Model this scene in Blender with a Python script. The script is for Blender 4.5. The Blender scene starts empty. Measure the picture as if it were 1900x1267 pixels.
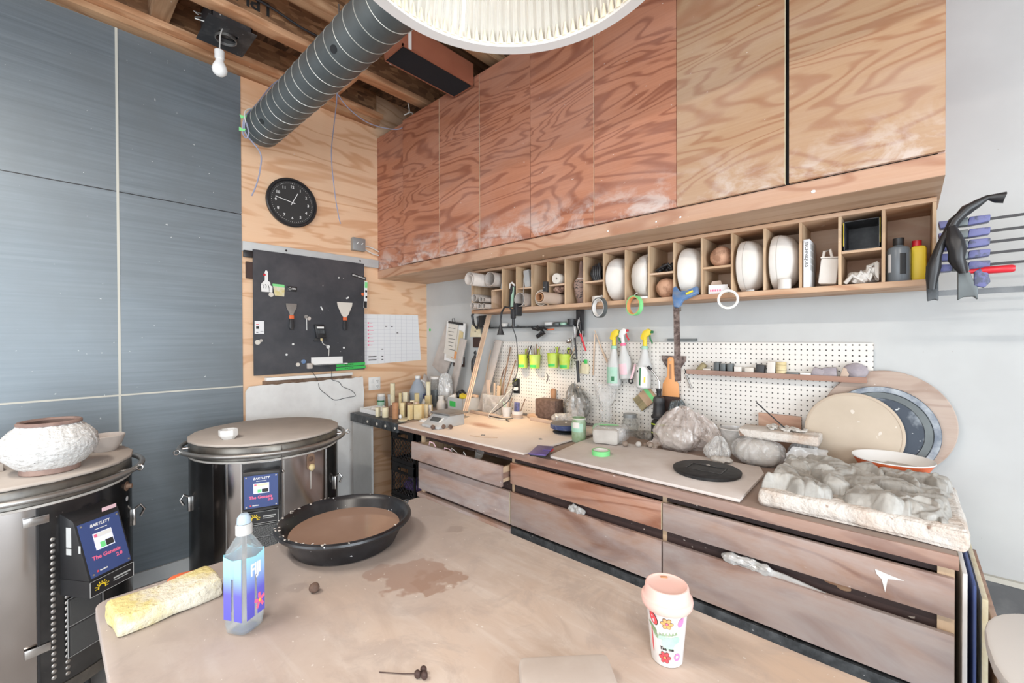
import bpy, bmesh, math, random
from mathutils import Vector, Matrix, noise
C = bpy.context.scene.collection
PI = math.pi
R = random.Random(7)

# ---------------------------------------------------------------- camera, world, lights, exposure
sc = bpy.context.scene
cam_d = bpy.data.cameras.new('camera')
cam = bpy.data.objects.new('camera', cam_d)
C.objects.link(cam)
sc.camera = cam
cam_d.sensor_width = 36.0
cam_d.lens = 797.49 / 1900 * 36
cam_d.clip_start = 0.05
YAW, PIT, ROL = 0.743714461, -0.00757741540, -0.00396585845
_f0 = Vector((-math.sin(YAW), math.cos(YAW), 0)); _r0 = Vector((math.cos(YAW), math.sin(YAW), 0)); _u0 = Vector((0, 0, 1))
_f = _f0 * math.cos(PIT) + _u0 * math.sin(PIT); _u = _u0 * math.cos(PIT) - _f0 * math.sin(PIT)
_r = _r0 * math.cos(ROL) + _u * math.sin(ROL); _u2 = _u * math.cos(ROL) - _r0 * math.sin(ROL)
_m = Matrix((_r, _u2, -_f)).transposed().to_4x4()
_m.translation = Vector((0, 0, 1.55))
cam.matrix_world = _m

world = bpy.data.worlds.new('world'); sc.world = world; world.use_nodes = True
wb = world.node_tree.nodes['Background']
wb.inputs[0].default_value = (0.80, 0.90, 1.0, 1); wb.inputs[1].default_value = 2.2

def area(name, loc, target, sx, sy, power, col):
    l = bpy.data.lights.new(name, 'AREA'); l.shape = 'RECTANGLE'; l.size = sx; l.size_y = sy
    l.energy = power; l.color = col
    o = bpy.data.objects.new(name, l); C.objects.link(o); o.location = loc
    o.rotation_euler = (Vector(target) - Vector(loc)).to_track_quat('-Z', 'Y').to_euler()
    return o
area('daylight_side', (3.42, -0.9, 1.5), (0, -0.9, 1.5), 3.5, 2.7, 230, (0.86, 0.94, 1.0))
area('added_daylight_rear', (-0.4, -3.92, 1.75), (-0.4, 0, 1.75), 4.6, 2.3, 92, (0.93, 0.97, 1.0))  # added daylight at an unseen rear window, evens out the room
for _x, _e in ((-1.45, 46), (.75, 60)):  # added overhead lamps, out of view, to brighten table and worktop
    area('added_overhead_light', (_x, -.75, 3.28), (_x, -.75, 0), 1.2, .16, _e, (1.0, .93, .84))

sc.view_settings.view_transform = 'Standard'
sc.view_settings.look = 'None'
sc.view_settings.gamma = 1
sc.view_settings.use_curve_mapping = False
sc.view_settings.exposure = 0.05

# ---------------------------------------------------------------- materials
class NT:
    def __init__(s, name):
        s.m = bpy.data.materials.new(name); s.m.use_nodes = True
        s.t = s.m.node_tree; s.b = s.t.nodes['Principled BSDF']; s.co = None
    def n(s, ty, **kw):
        nd = s.t.nodes.new(ty)
        for k, v in kw.items():
            if k.startswith('i_'):
                key = k[2:]
                key = int(key) if key.isdigit() else key.replace('_', ' ')
                if isinstance(v, bpy.types.NodeSocket): s.t.links.new(v, nd.inputs[key])
                else: nd.inputs[key].default_value = v
            else: setattr(nd, k, v)
        return nd
    def coord(s, scale=(1, 1, 1), rand=False):
        tc = s.n('ShaderNodeTexCoord').outputs['Object']
        if rand:
            r = s.n('ShaderNodeObjectInfo').outputs['Random']
            mm = s.n('ShaderNodeMath', operation='MULTIPLY', i_0=r, i_1=37.0).outputs[0]
            tc = s.n('ShaderNodeVectorMath', operation='ADD', i_0=tc, i_1=mm).outputs[0]
        return s.n('ShaderNodeMapping', i_Vector=tc, i_Scale=scale).outputs[0]
    def noise(s, vec, scale, detail=3, rough=.5, dist=0):
        return s.n('ShaderNodeTexNoise', i_Vector=vec, i_Scale=scale, i_Detail=detail, i_Roughness=rough, i_Distortion=dist).outputs['Fac']
    def ramp(s, fac, stops, interp='LINEAR'):
        r = s.n('ShaderNodeValToRGB', i_Fac=fac); r.color_ramp.interpolation = interp
        e = r.color_ramp.elements
        while len(e) > len(stops): e.remove(e[-1])
        while len(e) < len(stops): e.new(1)
        for k, (p, c) in enumerate(stops):
            e[k].position = p
            e[k].color = (c, c, c, 1) if isinstance(c, (int, float)) else (*c, 1)
        return r.outputs[0]
    def mix(s, f, a, b, mode='MIX'):
        nd = s.n('ShaderNodeMix', data_type='RGBA', blend_type=mode)
        for idx, v in ((0, f), (6, a), (7, b)):
            if isinstance(v, bpy.types.NodeSocket): s.t.links.new(v, nd.inputs[idx])
            elif idx == 0: nd.inputs[0].default_value = v
            else: nd.inputs[idx].default_value = (*v[:3], 1)
        return nd.outputs[2]
    def mth(s, op, a, b=0.0, c=None):
        kw = dict(operation=op, i_0=a, i_1=b)
        if c is not None: kw['i_2'] = c
        return s.n('ShaderNodeMath', **kw).outputs[0]
    def col(s, v):
        if isinstance(v, bpy.types.NodeSocket): s.t.links.new(v, s.b.inputs['Base Color'])
        else: s.b.inputs['Base Color'].default_value = (*v, 1)
    def set(s, **kw):
        for k, v in kw.items():
            k = k.replace('_', ' ')
            if isinstance(v, bpy.types.NodeSocket): s.t.links.new(v, s.b.inputs[k])
            else: s.b.inputs[k].default_value = v
        return s
    def bump(s, h, st=.3, d=.01):
        b = s.n('ShaderNodeBump', i_Height=h, i_Strength=st, i_Distance=d)
        s.t.links.new(b.outputs[0], s.b.inputs['Normal'])

def mat(name, c, rough=.55, metal=0.0, c2=None, vs=9, lo=.4, hi=.65, bump=0, bs=60, bd=.004, stretch=(1, 1, 1), coat=0, specks=None):
    k = NT(name); v = k.coord(stretch, True)
    if c2 is not None:
        f = k.noise(v, vs, 4, .6)
        cc = k.mix(k.ramp(f, [(lo, 0), (hi, 1)]), c, c2)
    else: cc = k.mix(0.0, c, c)
    if specks:
        f = k.noise(v, specks[1], 2, .5)
        cc = k.mix(k.ramp(f, [(specks[2], 0), (specks[2] + .03, 1)]), cc, specks[0])
    k.col(cc); k.set(Roughness=rough, Metallic=metal)
    if coat: k.set(Coat_Weight=coat)
    if bump: k.bump(k.noise(v, bs, 4, .6), bump, bd)
    return k.m

def fir(name, base, line, axis='x', K=26, dirt=0.0, dirtc=(.72, .68, .66), rough=.55, fine=.25, across=1.0, dirtscale=2.5, lo=.55, smudge=None):
    k = NT(name)
    a, b = .75, 3.4 * across
    s = {'x': (a, b, b), 'y': (b, a, b), 'z': (b, b, a)}[axis]
    v = k.coord(s, True)
    n1 = k.noise(v, .95, 3, .5, .55)
    w = k.mth('SINE', k.mth('MULTIPLY', n1, K * 4.2))
    w = k.mth('MULTIPLY_ADD', w, .5, .5)
    lines = k.ramp(w, [(0, .95), (.16, .6), (.42, .06), (1, .0)])
    fs = {'x': (1.5, 70, 70), 'y': (70, 1.5, 70), 'z': (70, 70, 1.5)}[axis]
    v2 = k.coord(fs, True)
    fn = k.noise(v2, 2, 2, .6)
    cc = k.mix(lines, base, line)
    cc = k.mix(k.mth('MULTIPLY', k.ramp(fn, [(.35, 0), (.7, 1)]), fine), cc, line)
    big = k.noise(v, .6, 2, .5)
    cc = k.mix(k.ramp(big, [(.4, 0), (.8, .25)]), cc, line)
    if dirt:
        v3 = k.coord((1, 1, 1) if axis != 'x' else (.5, 1, 1.3), True)
        d = k.noise(v3, dirtscale, 6, .65, .4)
        cc = k.mix(k.mth('MULTIPLY', k.ramp(d, [(lo - .13, 0), (lo + .17, 1)]), dirt), cc, dirtc)
        d2 = k.noise(v3, 60, 2, .5)
        cc = k.mix(k.ramp(d2, [(.755, 0), (.785, .7)]), cc, (.8, .78, .76))
    if smudge:
        # clay-dust hand marks along the foot of the doors
        z = k.n('ShaderNodeSeparateXYZ', i_Vector=k.n('ShaderNodeTexCoord').outputs['Object']).outputs[2]
        zm = k.ramp(z, [(.06, 1), (.30, 0)])
        g = k.noise(k.coord((1, 1, 1.6)), 5.5, 5, .65, .6)
        cc = k.mix(k.mth('MULTIPLY', k.ramp(g, [(.46, 0), (.62, smudge)]), zm), cc, (.66, .60, .57))
    k.col(cc); k.set(Roughness=rough)
    k.bump(lines, .08, .002)
    return k.m

MT = {}
MT['ply_red'] = fir('ply_red', (.50, .215, .125), (.29, .10, .055), 'x', 24, .10, smudge=.85)
MT['ply_gold'] = fir('ply_gold', (.45, .285, .165), (.34, .165, .085), 'x', 24, .14, smudge=.7)
MT['ply_rail'] = fir('ply_rail', (.52, .31, .20), (.38, .18, .10), 'x', 20, .15)
MT['ply_under'] = fir('ply_under', (.62, .44, .31), (.50, .32, .21), 'x', 8, 0)
MT['ply_wall'] = fir('ply_wall', (.80, .54, .35), (.64, .36, .20), 'y', 11, .12, (.74, .58, .44), fine=.12, across=1.3)
MT['ply_box'] = fir('ply_box', (.60, .43, .27), (.48, .31, .18), 'z', 10, .12)
MT['ply_boxx'] = fir('ply_boxx', (.55, .36, .23), (.42, .22, .12), 'x', 10, .18)
MT['drawer'] = fir('drawer', (.40, .25, .185), (.24, .13, .095), 'x', 14, .85, (.45, .405, .40), rough=.7, dirtscale=3.4, lo=.47)
MT['drawer_red'] = fir('drawer_red', (.46, .24, .16), (.28, .11, .06), 'x', 20, .5, (.50, .42, .39), rough=.65)
MT['counter_edge'] = fir('counter_edge', (.36, .21, .155), (.22, .11, .08), 'x', 10, .6, (.50, .42, .38), rough=.7)
MT['disc_ply'] = fir('disc_ply', (.46, .36, .30), (.34, .24, .19), 'x', 16, .3, (.6, .56, .53), rough=.7)
MT['wood_pale'] = fir('wood_pale', (.62, .46, .31), (.48, .31, .18), 'z', 10, .15)
MT['wood_palex'] = fir('wood_palex', (.60, .42, .29), (.48, .31, .18), 'x', 10, .15)
MT['board_grey'] = mat('board_grey', (.55, .50, .46), .8, c2=(.44, .39, .36), vs=6, bump=.1)
MT['dowel'] = mat('dowel', (.66, .50, .37), .6, c2=(.55, .38, .26), vs=6)
MT['lumber'] = fir('lumber', (.56, .35, .20), (.38, .20, .10), 'y', 12, .15, (.30, .18, .11), rough=.8, fine=.5)
MT['lumber_or'] = fir('lumber_or', (.72, .42, .24), (.48, .23, .11), 'y', 10, .1, (.30, .18, .11), rough=.8, fine=.5)
MT['lumberx'] = fir('lumberx', (.50, .31, .18), (.34, .19, .1), 'x', 12, .1, (.3, .18, .11), rough=.8, fine=.5)
def osb(name, cs, st=(1, 3, 3)):
    k = NT(name); v = k.coord(st)
    vo = k.n('ShaderNodeTexVoronoi', i_Vector=v, i_Scale=14.0); vo.distance = 'EUCLIDEAN'
    g = k.n('ShaderNodeSeparateColor', i_Color=vo.outputs['Color']).outputs[0]
    c = k.ramp(g, [(0, cs[0]), (.5, cs[1]), (1, cs[2])])
    f = k.noise(k.coord((1, 1, 1)), 3, 4, .6)
    c = k.mix(k.ramp(f, [(.4, 0), (.7, .75)]), c, cs[0])
    k.col(c); k.set(Roughness=.8); k.bump(g, .3, .003)
    return k.m
MT['osb'] = osb('osb', [(.10, .055, .03), (.24, .125, .065), (.40, .22, .12)])
MT['osb_web'] = osb('osb_web', [(.20, .10, .05), (.38, .19, .09), (.55, .31, .16)], (3, 1, 3))

def metal_wall():
    k = NT('metal_wall')
    v = k.coord((30, .8, 34), True); st = k.noise(v, 1.6, 4, .6)
    v2 = k.coord((1, 1, 1), True); cl = k.noise(v2, 1.6, 5, .6, .3)
    c = k.mix(k.ramp(st, [(.3, 0), (.7, 1)]), (.16, .19, .215), (.225, .262, .292))
    c = k.mix(k.ramp(cl, [(.35, 0), (.7, .8)]), c, (.168, .19, .205))
    sp = k.noise(v2, 45, 2, .5)
    c = k.mix(k.ramp(sp, [(.76, 0), (.79, 1)]), c, (.6, .62, .62))
    k.col(c); k.set(Metallic=.35, Roughness=k.ramp(st, [(0, .38), (1, .48)]))
    k.bump(st, .06, .002)
    return k.m
MT['metal_wall'] = metal_wall()
MT['strip'] = mat('strip', (.55, .54, .48), .5)
MT['wall_white'] = mat('wall_white', (.515, .53, .53), .75, c2=(.475, .485, .485), vs=2.2, bump=.03, specks=((.35, .33, .31), 55, .78))
MT['room_white'] = mat('room_white', (.70, .70, .69), .8)
MT['concrete'] = mat('concrete', (.12, .125, .13), .85, c2=(.20, .205, .205), vs=6, bump=.25, bs=50)
MT['floor'] = mat('floor', (.42, .41, .40), .6, c2=(.52, .51, .50), vs=3, bump=.1)
MT['white'] = mat('white', (.80, .80, .79), .45)
MT['white_dusty'] = mat('white_dusty', (.76, .76, .75), .65, c2=(.68, .67, .66), vs=5, bump=.06, specks=((.3, .29, .28), 40, .77))
MT['grey_panel'] = mat('grey_panel', (.52, .53, .53), .6, c2=(.46, .47, .47), vs=4)
MT['plaster'] = mat('plaster', (.74, .71, .67), .7, c2=(.66, .62, .575), vs=5, bump=.05)
MT['plaster_old'] = mat('plaster_old', (.66, .62, .575), .85, c2=(.56, .45, .37), vs=8, lo=.5, hi=.72, bump=1.0, bs=16, bd=.02, specks=((.30, .20, .15), 24, .70))
MT['bisque'] = mat('bisque', (.50, .23, .14), .8, c2=(.42, .18, .11), vs=14, bump=.3)
MT['cork_ball'] = mat('cork_ball', (.55, .32, .21), .8, c2=(.34, .18, .11), vs=16, lo=.5, hi=.6, bump=.3)
MT['clay_wet'] = mat('clay_wet', (.41, .395, .365), .36, c2=(.30, .288, .265), vs=12, bump=.3, bs=60, bd=.004)
MT['clay_dry'] = mat('clay_dry', (.56, .535, .50), .8, c2=(.46, .43, .40), vs=9, bump=.3, bs=30)
MT['clay_dark'] = mat('clay_dark', (.10, .06, .045), .75, c2=(.17, .11, .085), vs=40)
MT['clay_brown'] = mat('clay_brown', (.24, .18, .14), .8, c2=(.32, .26, .22), vs=30)
MT['carton'] = mat('carton', (.56, .44, .36), .8, c2=(.5, .38, .3), vs=4)
MT['tube_grey'] = mat('tube_grey', (.50, .44, .40), .8, c2=(.58, .53, .49), vs=8, bump=.05)
MT['paper'] = mat('paper', (.76, .77, .79), .7)
MT['paper_cream'] = mat('paper_cream', (.66, .62, .56), .8)
MT['black'] = mat('black', (.018, .018, .02), .4)
MT['black_dusty'] = mat('black_dusty', (.025, .025, .028), .45, c2=(.09, .09, .09), vs=9, lo=.5, hi=.75, specks=((.6, .6, .6), 70, .74))
MT['blackboard'] = mat('blackboard', (.055, .058, .068), .38, .25, c2=(.085, .085, .095), vs=4, specks=((.7, .7, .7), 38, .775))
MT['black_iron'] = mat('black_iron', (.04, .045, .05), .5, .4, c2=(.10, .11, .12), vs=20, specks=((.6, .6, .6), 80, .72))
MT['grille'] = mat('grille', (.012, .013, .018), .95, bump=.5, bs=400, bd=.002)
MT['laminate'] = mat('laminate', (.33, .12, .07), .4, c2=(.28, .095, .055), vs=3)
MT['steel'] = mat('steel', (.62, .61, .60), .22, 1.0, c2=(.50, .49, .48), vs=6)
MT['steel_dull'] = mat('steel_dull', (.42, .41, .40), .42, .9, c2=(.32, .30, .28), vs=8)
def stainless(name, seed):
    # mirror stainless jacket with dust specks and slight heat tint
    k = NT(name); v = k.coord((1, 1, .35))
    n = k.noise(v, 3, 3, .5)
    c = k.mix(k.ramp(n, [(.35, 0), (.7, 1)]), (.50, .49, .49), (.40, .36, .34))
    k.col(c); k.set(Metallic=1.0, Roughness=.17)
    k.bump(k.noise(v, 2.5, 2, .5), .25, .02)
    return k.m
MT['stainless'] = stainless('stainless', 0)
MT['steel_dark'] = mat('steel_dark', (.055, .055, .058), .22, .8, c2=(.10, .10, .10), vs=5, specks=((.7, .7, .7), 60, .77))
MT['steel_band'] = mat('steel_band', (.23, .215, .19), .38, .85, c2=(.12, .115, .11), vs=6)
MT['kiln_board'] = mat('kiln_board', (.50, .445, .40), .8, c2=(.43, .38, .34), vs=3, bump=.04)
MT['duct'] = mat('duct', (.155, .175, .18), .5, .55, c2=(.12, .135, .14), vs=5)
MT['duct_seam'] = mat('duct_seam', (.50, .50, .46), .4, .5)
MT['blue_panel'] = mat('blue_panel', (.045, .075, .22), .35)
MT['red_print'] = mat('red_print', (.75, .08, .10), .5)
MT['pink_print'] = mat('pink_print', (.85, .16, .30), .5)
MT['yellow_print'] = mat('yellow_print', (.85, .62, .03), .5)
MT['yellow'] = mat('yellow', (.80, .60, .04), .45)
MT['orange'] = mat('orange', (.72, .15, .05), .5)
MT['peach'] = mat('peach', (.78, .36, .14), .45)
MT['red'] = mat('red', (.60, .02, .035), .35)
MT['lime'] = mat('lime', (.45, .60, .03), .5, c2=(.50, .62, .14), vs=12)
MT['green'] = mat('green', (.05, .50, .10), .55)
MT['green_tape'] = mat('green_tape', (.22, .68, .26), .6)
MT['dkgreen'] = mat('dkgreen', (.02, .17, .06), .45)
MT['mint'] = mat('mint', (.32, .58, .44), .5, c2=(.45, .62, .52), vs=12)
MT['sage'] = mat('sage', (.20, .30, .15), .5, c2=(.36, .46, .34), vs=14)
MT['blue_wheel'] = mat('blue_wheel', (.035, .055, .15), .5, c2=(.14, .17, .26), vs=30, lo=.5, hi=.7)
MT['wheel_top'] = mat('wheel_top', (.16, .155, .16), .6, c2=(.22, .21, .21), vs=10)
MT['purple'] = mat('purple', (.10, .06, .22), .45, c2=(.14, .09, .28), vs=20)
MT['violet'] = mat('violet', (.13, .14, .32), .4, c2=(.07, .08, .14), vs=30, lo=.5, hi=.6)
MT['blue_tool'] = mat('blue_tool', (.09, .20, .42), .4, c2=(.2, .26, .36), vs=30)
MT['yellow_sponge'] = mat('yellow_sponge', (.66, .57, .25), .9, c2=(.70, .67, .56), vs=9, lo=.40, hi=.56, bump=1, bs=90, bd=.006, specks=((.38, .32, .20), 70, .66))
MT['cream'] = mat('cream', (.74, .68, .50), .7, c2=(.66, .58, .38), vs=20)
MT['gold_foam'] = mat('gold_foam', (.60, .48, .25), .8, c2=(.68, .58, .36), vs=16)
MT['terracotta'] = mat('terracotta', (.46, .24, .12), .7, c2=(.38, .18, .09), vs=14)
MT['brown'] = mat('brown', (.20, .12, .08), .7, c2=(.30, .2, .14), vs=16)
MT['rust_metal'] = mat('rust_metal', (.10, .07, .065), .6, .3, c2=(.30, .24, .22), vs=40, bump=.2)
MT['sponge_grey'] = mat('sponge_grey', (.30, .27, .30), .85, c2=(.38, .34, .36), vs=20, bump=.4, bs=90)
MT['pink_lid'] = mat('pink_lid', (.80, .52, .47), .45)
MT['lilac'] = mat('lilac', (.62, .22, .46), .5)
MT['pink_pale'] = mat('pink_pale', (.80, .55, .60), .6)
MT['mug_white'] = mat('mug_white', (.70, .685, .68), .35)
MT['outline'] = mat('outline', (.12, .06, .05), .5)
MT['dark_paint'] = mat('dark_paint', (.055, .032, .03), .6, c2=(.035, .022, .022), vs=6, specks=((.45, .40, .36), 55, .71))
MT['rubber'] = mat('rubber', (.010, .010, .012), .33, c2=(.035, .036, .040), vs=12, lo=.45, hi=.8, specks=((.55, .56, .58), 65, .72))
MT['bat_black'] = mat('bat_black', (.012, .0125, .014), .6, c2=(.03, .03, .032), vs=30)
MT['bat_dark'] = mat('bat_dark', (.045, .06, .085), .6, c2=(.30, .34, .38), vs=9, lo=.52, hi=.68, specks=((.55, .58, .6), 40, .7))
MT['bat_rim'] = mat('bat_rim', (.16, .19, .24), .7, c2=(.42, .46, .5), vs=14)
MT['bat_beige'] = mat('bat_beige', (.55, .465, .37), .75, c2=(.50, .42, .33), vs=5, specks=((.66, .6, .53), 26, .72))
MT['bat_edge'] = mat('bat_edge', (.50, .41, .32), .8)
MT['slurry'] = mat('slurry', (.27, .175, .13), .10, c2=(.31, .205, .155), vs=3)
MT['cable_grey'] = mat('cable_grey', (.30, .31, .42), .5)
MT['cable_white'] = mat('cable_white', (.66, .65, .62), .5)
MT['cable_dark'] = mat('cable_dark', (.035, .035, .04), .5)
MT['switch_grey'] = mat('switch_grey', (.30, .31, .31), .45, .3)
MT['bristle'] = mat('bristle', (.36, .30, .17), .9, c2=(.22, .18, .10), vs=60, stretch=(1, 1, .1))
MT['umber'] = mat('umber', (.055, .03, .025), .7)
MT['cloth'] = mat('cloth', (.66, .64, .61), .9, c2=(.56, .54, .51), vs=9, bump=.2)
MT['leaf_brown'] = mat('leaf_brown', (.40, .26, .20), .8, c2=(.13, .07, .05), vs=30, lo=.48, hi=.54)
MT['inkblack'] = mat('inkblack', (.03, .03, .03), .6)
MT['amber_ink'] = mat('amber_ink', (.16, .19, .22), .3)
MT['linegrey'] = mat('linegrey', (.48, .48, .55), .7)

def table_top():
    k = NT('table_top'); v = k.coord((1, 1, 1)); tc = k.n('ShaderNodeTexCoord').outputs['Object']
    f = k.noise(v, 3.2, 6, .65, .4)
    c = k.mix(k.ramp(f, [(.35, 0), (.65, 1)]), (.55, .44, .37), (.60, .52, .46))
    f2 = k.noise(k.coord((.8, 5, 1)), 5, 5, .6, .5)
    c = k.mix(k.ramp(f2, [(.5, 0), (.72, .7)]), c, (.68, .62, .57))
    f3 = k.noise(v, 1.6, 3, .5)
    c = k.mix(k.ramp(f3, [(.52, 0), (.68, .75)]), c, (.60, .43, .31))
    f4 = k.noise(k.coord((1, 1, 1)), 7, 6, .7, .8)
    c = k.mix(k.ramp(f4, [(.50, 0), (.62, .55)]), c, (.42, .35, .315))
    f5 = k.noise(k.coord((1, 2.2, 1)), 2.6, 6, .7, 1.2)
    c = k.mix(k.ramp(f5, [(.47, 0), (.60, .45)]), c, (.47, .365, .30))
    # wet patches and dried splashes beside the basin, at fixed places on the top
    def spot(c, x, y, r, colr, amt=1.0, wob=.08, seed=0):
        d = k.n('ShaderNodeVectorMath', operation='DISTANCE', i_0=tc, i_1=(x, y, .9)).outputs['Value']
        nz = k.noise(k.coord((1, 1, 1)), 9 + seed, 3, .6)
        d = k.mth('ADD', d, k.mth('MULTIPLY', k.mth('SUBTRACT', nz, .5), wob * 5))
        return k.mix(k.ramp(d, [(r, amt), (r + .012, 0)]), c, colr)
    c = spot(c, -1.01, .665, .085, (.33, .185, .12), .85, .06)
    c = spot(c, -.93, .72, .05, (.31, .17, .105), .8, .05, 2)
    c = spot(c, -1.30, .99, .05, (.30, .20, .14), .5, .05, 4)
    c = spot(c, -1.14, .95, .028, (.24, .16, .12), .6, .03, 3)
    c = spot(c, -1.17, .44, .02, (.24, .17, .14), .6, .03, 3)
    # grey clay film at the left end
    sx = k.n('ShaderNodeSeparateXYZ', i_Vector=tc).outputs[0]
    film = k.mth('ADD', sx, k.mth('MULTIPLY', f, .5))
    c = k.mix(k.ramp(k.mth('MULTIPLY_ADD', film, .8, 1.35), [(.50, .85), (1.0, 0)]), c, (.37, .325, .31))
    sp = k.noise(v, 75, 2, .5)
    c = k.mix(k.ramp(sp, [(.73, 0), (.76, .7)]), c, (.74, .70, .66))
    k.col(c); k.set(Roughness=k.ramp(f, [(.3, .5), (.7, .68)])); k.bump(f2, .06, .002)
    return k.m
MT['table_top'] = table_top()
def work_board():
    k = NT('work_board'); tc = k.n('ShaderNodeTexCoord').outputs['Object']
    v = k.coord((1, 1, 1)); f = k.noise(v, 5, 5, .6, .3)
    c = k.mix(k.ramp(f, [(.3, 0), (.7, 1)]), (.66, .57, .51), (.72, .64, .58))
    d = k.n('ShaderNodeVectorMath', operation='MULTIPLY', i_0=tc, i_1=(1, 2.6, 1)).outputs[0]
    d = k.n('ShaderNodeVectorMath', operation='DISTANCE', i_0=d, i_1=(-2.16, 2.035 * 2.6, .95)).outputs['Value']
    d = k.mth('ADD', d, k.mth('MULTIPLY', k.mth('SUBTRACT', f, .5), .25))
    c = k.mix(k.ramp(d, [(.03, .8), (.17, 0)]), c, (.33, .16, .10))
    k.col(c); k.set(Roughness=.75); return k.m
MT['work_board'] = work_board()
MT['counter_board'] = mat('counter_board', (.72, .67, .645), .75, c2=(.60, .53, .49), vs=3)
MT['counter_top'] = fir('counter_top', (.30, .20, .15), (.22, .13, .09), 'x', 10, .8, (.36, .30, .27), rough=.75, lo=.42)
def pegboard():
    k = NT('pegboard'); tc = k.n('ShaderNodeTexCoord').outputs['Object']
    s = k.n('ShaderNodeSeparateXYZ', i_Vector=tc)
    P = .0254
    fx = k.mth('SUBTRACT', k.mth('FRACT', k.mth('DIVIDE', s.outputs[0], P)), .5)
    fz = k.mth('SUBTRACT', k.mth('FRACT', k.mth('DIVIDE', s.outputs[2], P)), .5)
    d = k.mth('SQRT', k.mth('ADD', k.mth('MULTIPLY', fx, fx), k.mth('MULTIPLY', fz, fz)))
    hole = k.ramp(d, [(.125, 1), (.16, 0)])
    f = k.noise(k.coord((1, 1, 1)), 3, 4, .6)
    c = k.mix(k.ramp(f, [(.35, 0), (.7, 1)]), (.74, .72, .685), (.68, .65, .61))
    k.col(k.mix(hole, c, (.035, .03, .028))); k.set(Roughness=.5)
    k.bump(k.mth('SUBTRACT', 1.0, hole), .3, .004)
    return k.m
MT['pegboard'] = pegboard()
def textured_white():
    k = NT('textured_slip'); v = k.coord((1, 1, 2.2))
    f = k.noise(v, 34, 5, .65, .3)
    c = k.mix(k.ramp(f, [(.3, 0), (.5, 1)]), (.50, .49, .48), (.74, .745, .74))
    h = k.noise(v, 70, 2, .5)
    c = k.mix(k.ramp(h, [(.70, 0), (.74, .8)]), c, (.25, .22, .21))
    k.col(c); k.set(Roughness=.75); k.bump(f, 1.0, .012); return k.m
MT['slip_white'] = textured_white()
MT['slip_brown'] = mat('slip_brown', (.22, .145, .125), .75, c2=(.36, .25, .21), vs=10)
def glassy(name, c, rough=.05, tr=1.0, ior=1.45, alpha=1.0, c2=None, vs=8):
    k = NT(name)
    if c2:
        f = k.noise(k.coord((1, 1, 1)), vs, 3, .6); k.col(k.mix(k.ramp(f, [(.4, 0), (.65, 1)]), c, c2))
    else: k.col(k.mix(0.0, c, c))
    k.set(Roughness=rough, Transmission_Weight=tr, IOR=ior, Alpha=alpha)
    return k.m
MT['glass'] = glassy('glass', (.85, .88, .88), .05, .9, 1.3, .55)
MT['bottle_clear'] = glassy('bottle_clear', (.80, .88, .92), .06, .7, 1.2, .45)
MT['jug_plastic'] = glassy('jug_plastic', (.52, .60, .70), .3, .4, 1.3, .8)
MT['hdpe'] = glassy('hdpe', (.78, .79, .78), .4, .25, 1.3, .93)
def plastic_bag(name, c, alpha, c2=None, crinkle=.9, bs=26):
    k = NT(name); v = k.coord((1, 1, 1), True)
    f = k.noise(v, bs * .55, 3, .5, 1.0)
    k.col(k.mix(k.ramp(f, [(.35, 0), (.65, 1)]), c, c2 or c))
    k.set(Roughness=.10, Specular_IOR_Level=1.0, Alpha=k.ramp(f, [(.3, max(0, alpha - .15)), (.7, min(1, alpha + .1))]))
    k.bump(f, crinkle * .5, .012); return k.m
MT['bag_clear'] = plastic_bag('bag_clear', (.72, .72, .71), .32, (.84, .84, .84))
MT['bag_pink'] = plastic_bag('bag_pink', (.60, .51, .46), .50, (.78, .71, .67))
MT['bag_grey'] = plastic_bag('bag_grey', (.60, .59, .57), .52, (.76, .76, .75))
MT['bag_dark'] = plastic_bag('bag_dark', (.17, .16, .14), .85, (.36, .35, .33))
MT['bag_white'] = plastic_bag('bag_white', (.62, .62, .61), .8, (.72, .72, .72))
def bottle_print():
    # printed gradient film of the bottle: aqua shoulders to violet-blue foot, as the real print has it
    k = NT('bottle_print'); tc = k.n('ShaderNodeTexCoord').outputs['Object']
    z = k.n('ShaderNodeSeparateXYZ', i_Vector=tc).outputs[2]
    c = k.ramp(k.mth('MULTIPLY', z, 5.0), [(.0, (.10, .10, .55)), (.45, (.13, .12, .62)), (.68, (.30, .50, .80)), (.85, (.34, .72, .82)), (1, (.34, .72, .82))])
    k.col(c); k.set(Roughness=.3); return k.m
MT['bottle_print'] = bottle_print()
def emis(name, c, s):
    k = NT(name); k.col(c); k.set(Emission_Color=(*c, 1), Emission_Strength=s, Roughness=.4); return k.m
MT['bulb'] = emis('bulb', (.85, .85, .84), .12)
MT['lamp_bulb'] = emis('lamp_bulb', (1, .93, .80), .9)
MT['screen_lit'] = emis('screen_lit', (.75, .78, .95), .25)
MT['screen_yellow'] = emis('screen_yellow', (.80, .72, .45), .2)
MT['screen_green'] = emis('screen_green', (.15, .60, .22), .3)
def ribbed_glass():
    k = NT('ribbed_glass')
    k.col((.88, .86, .80)); k.set(Roughness=.12, Transmission_Weight=.35, IOR=1.3, Alpha=.90, Subsurface_Weight=0.0)
    return k.m
MT['ribbed_glass'] = ribbed_glass()

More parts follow.
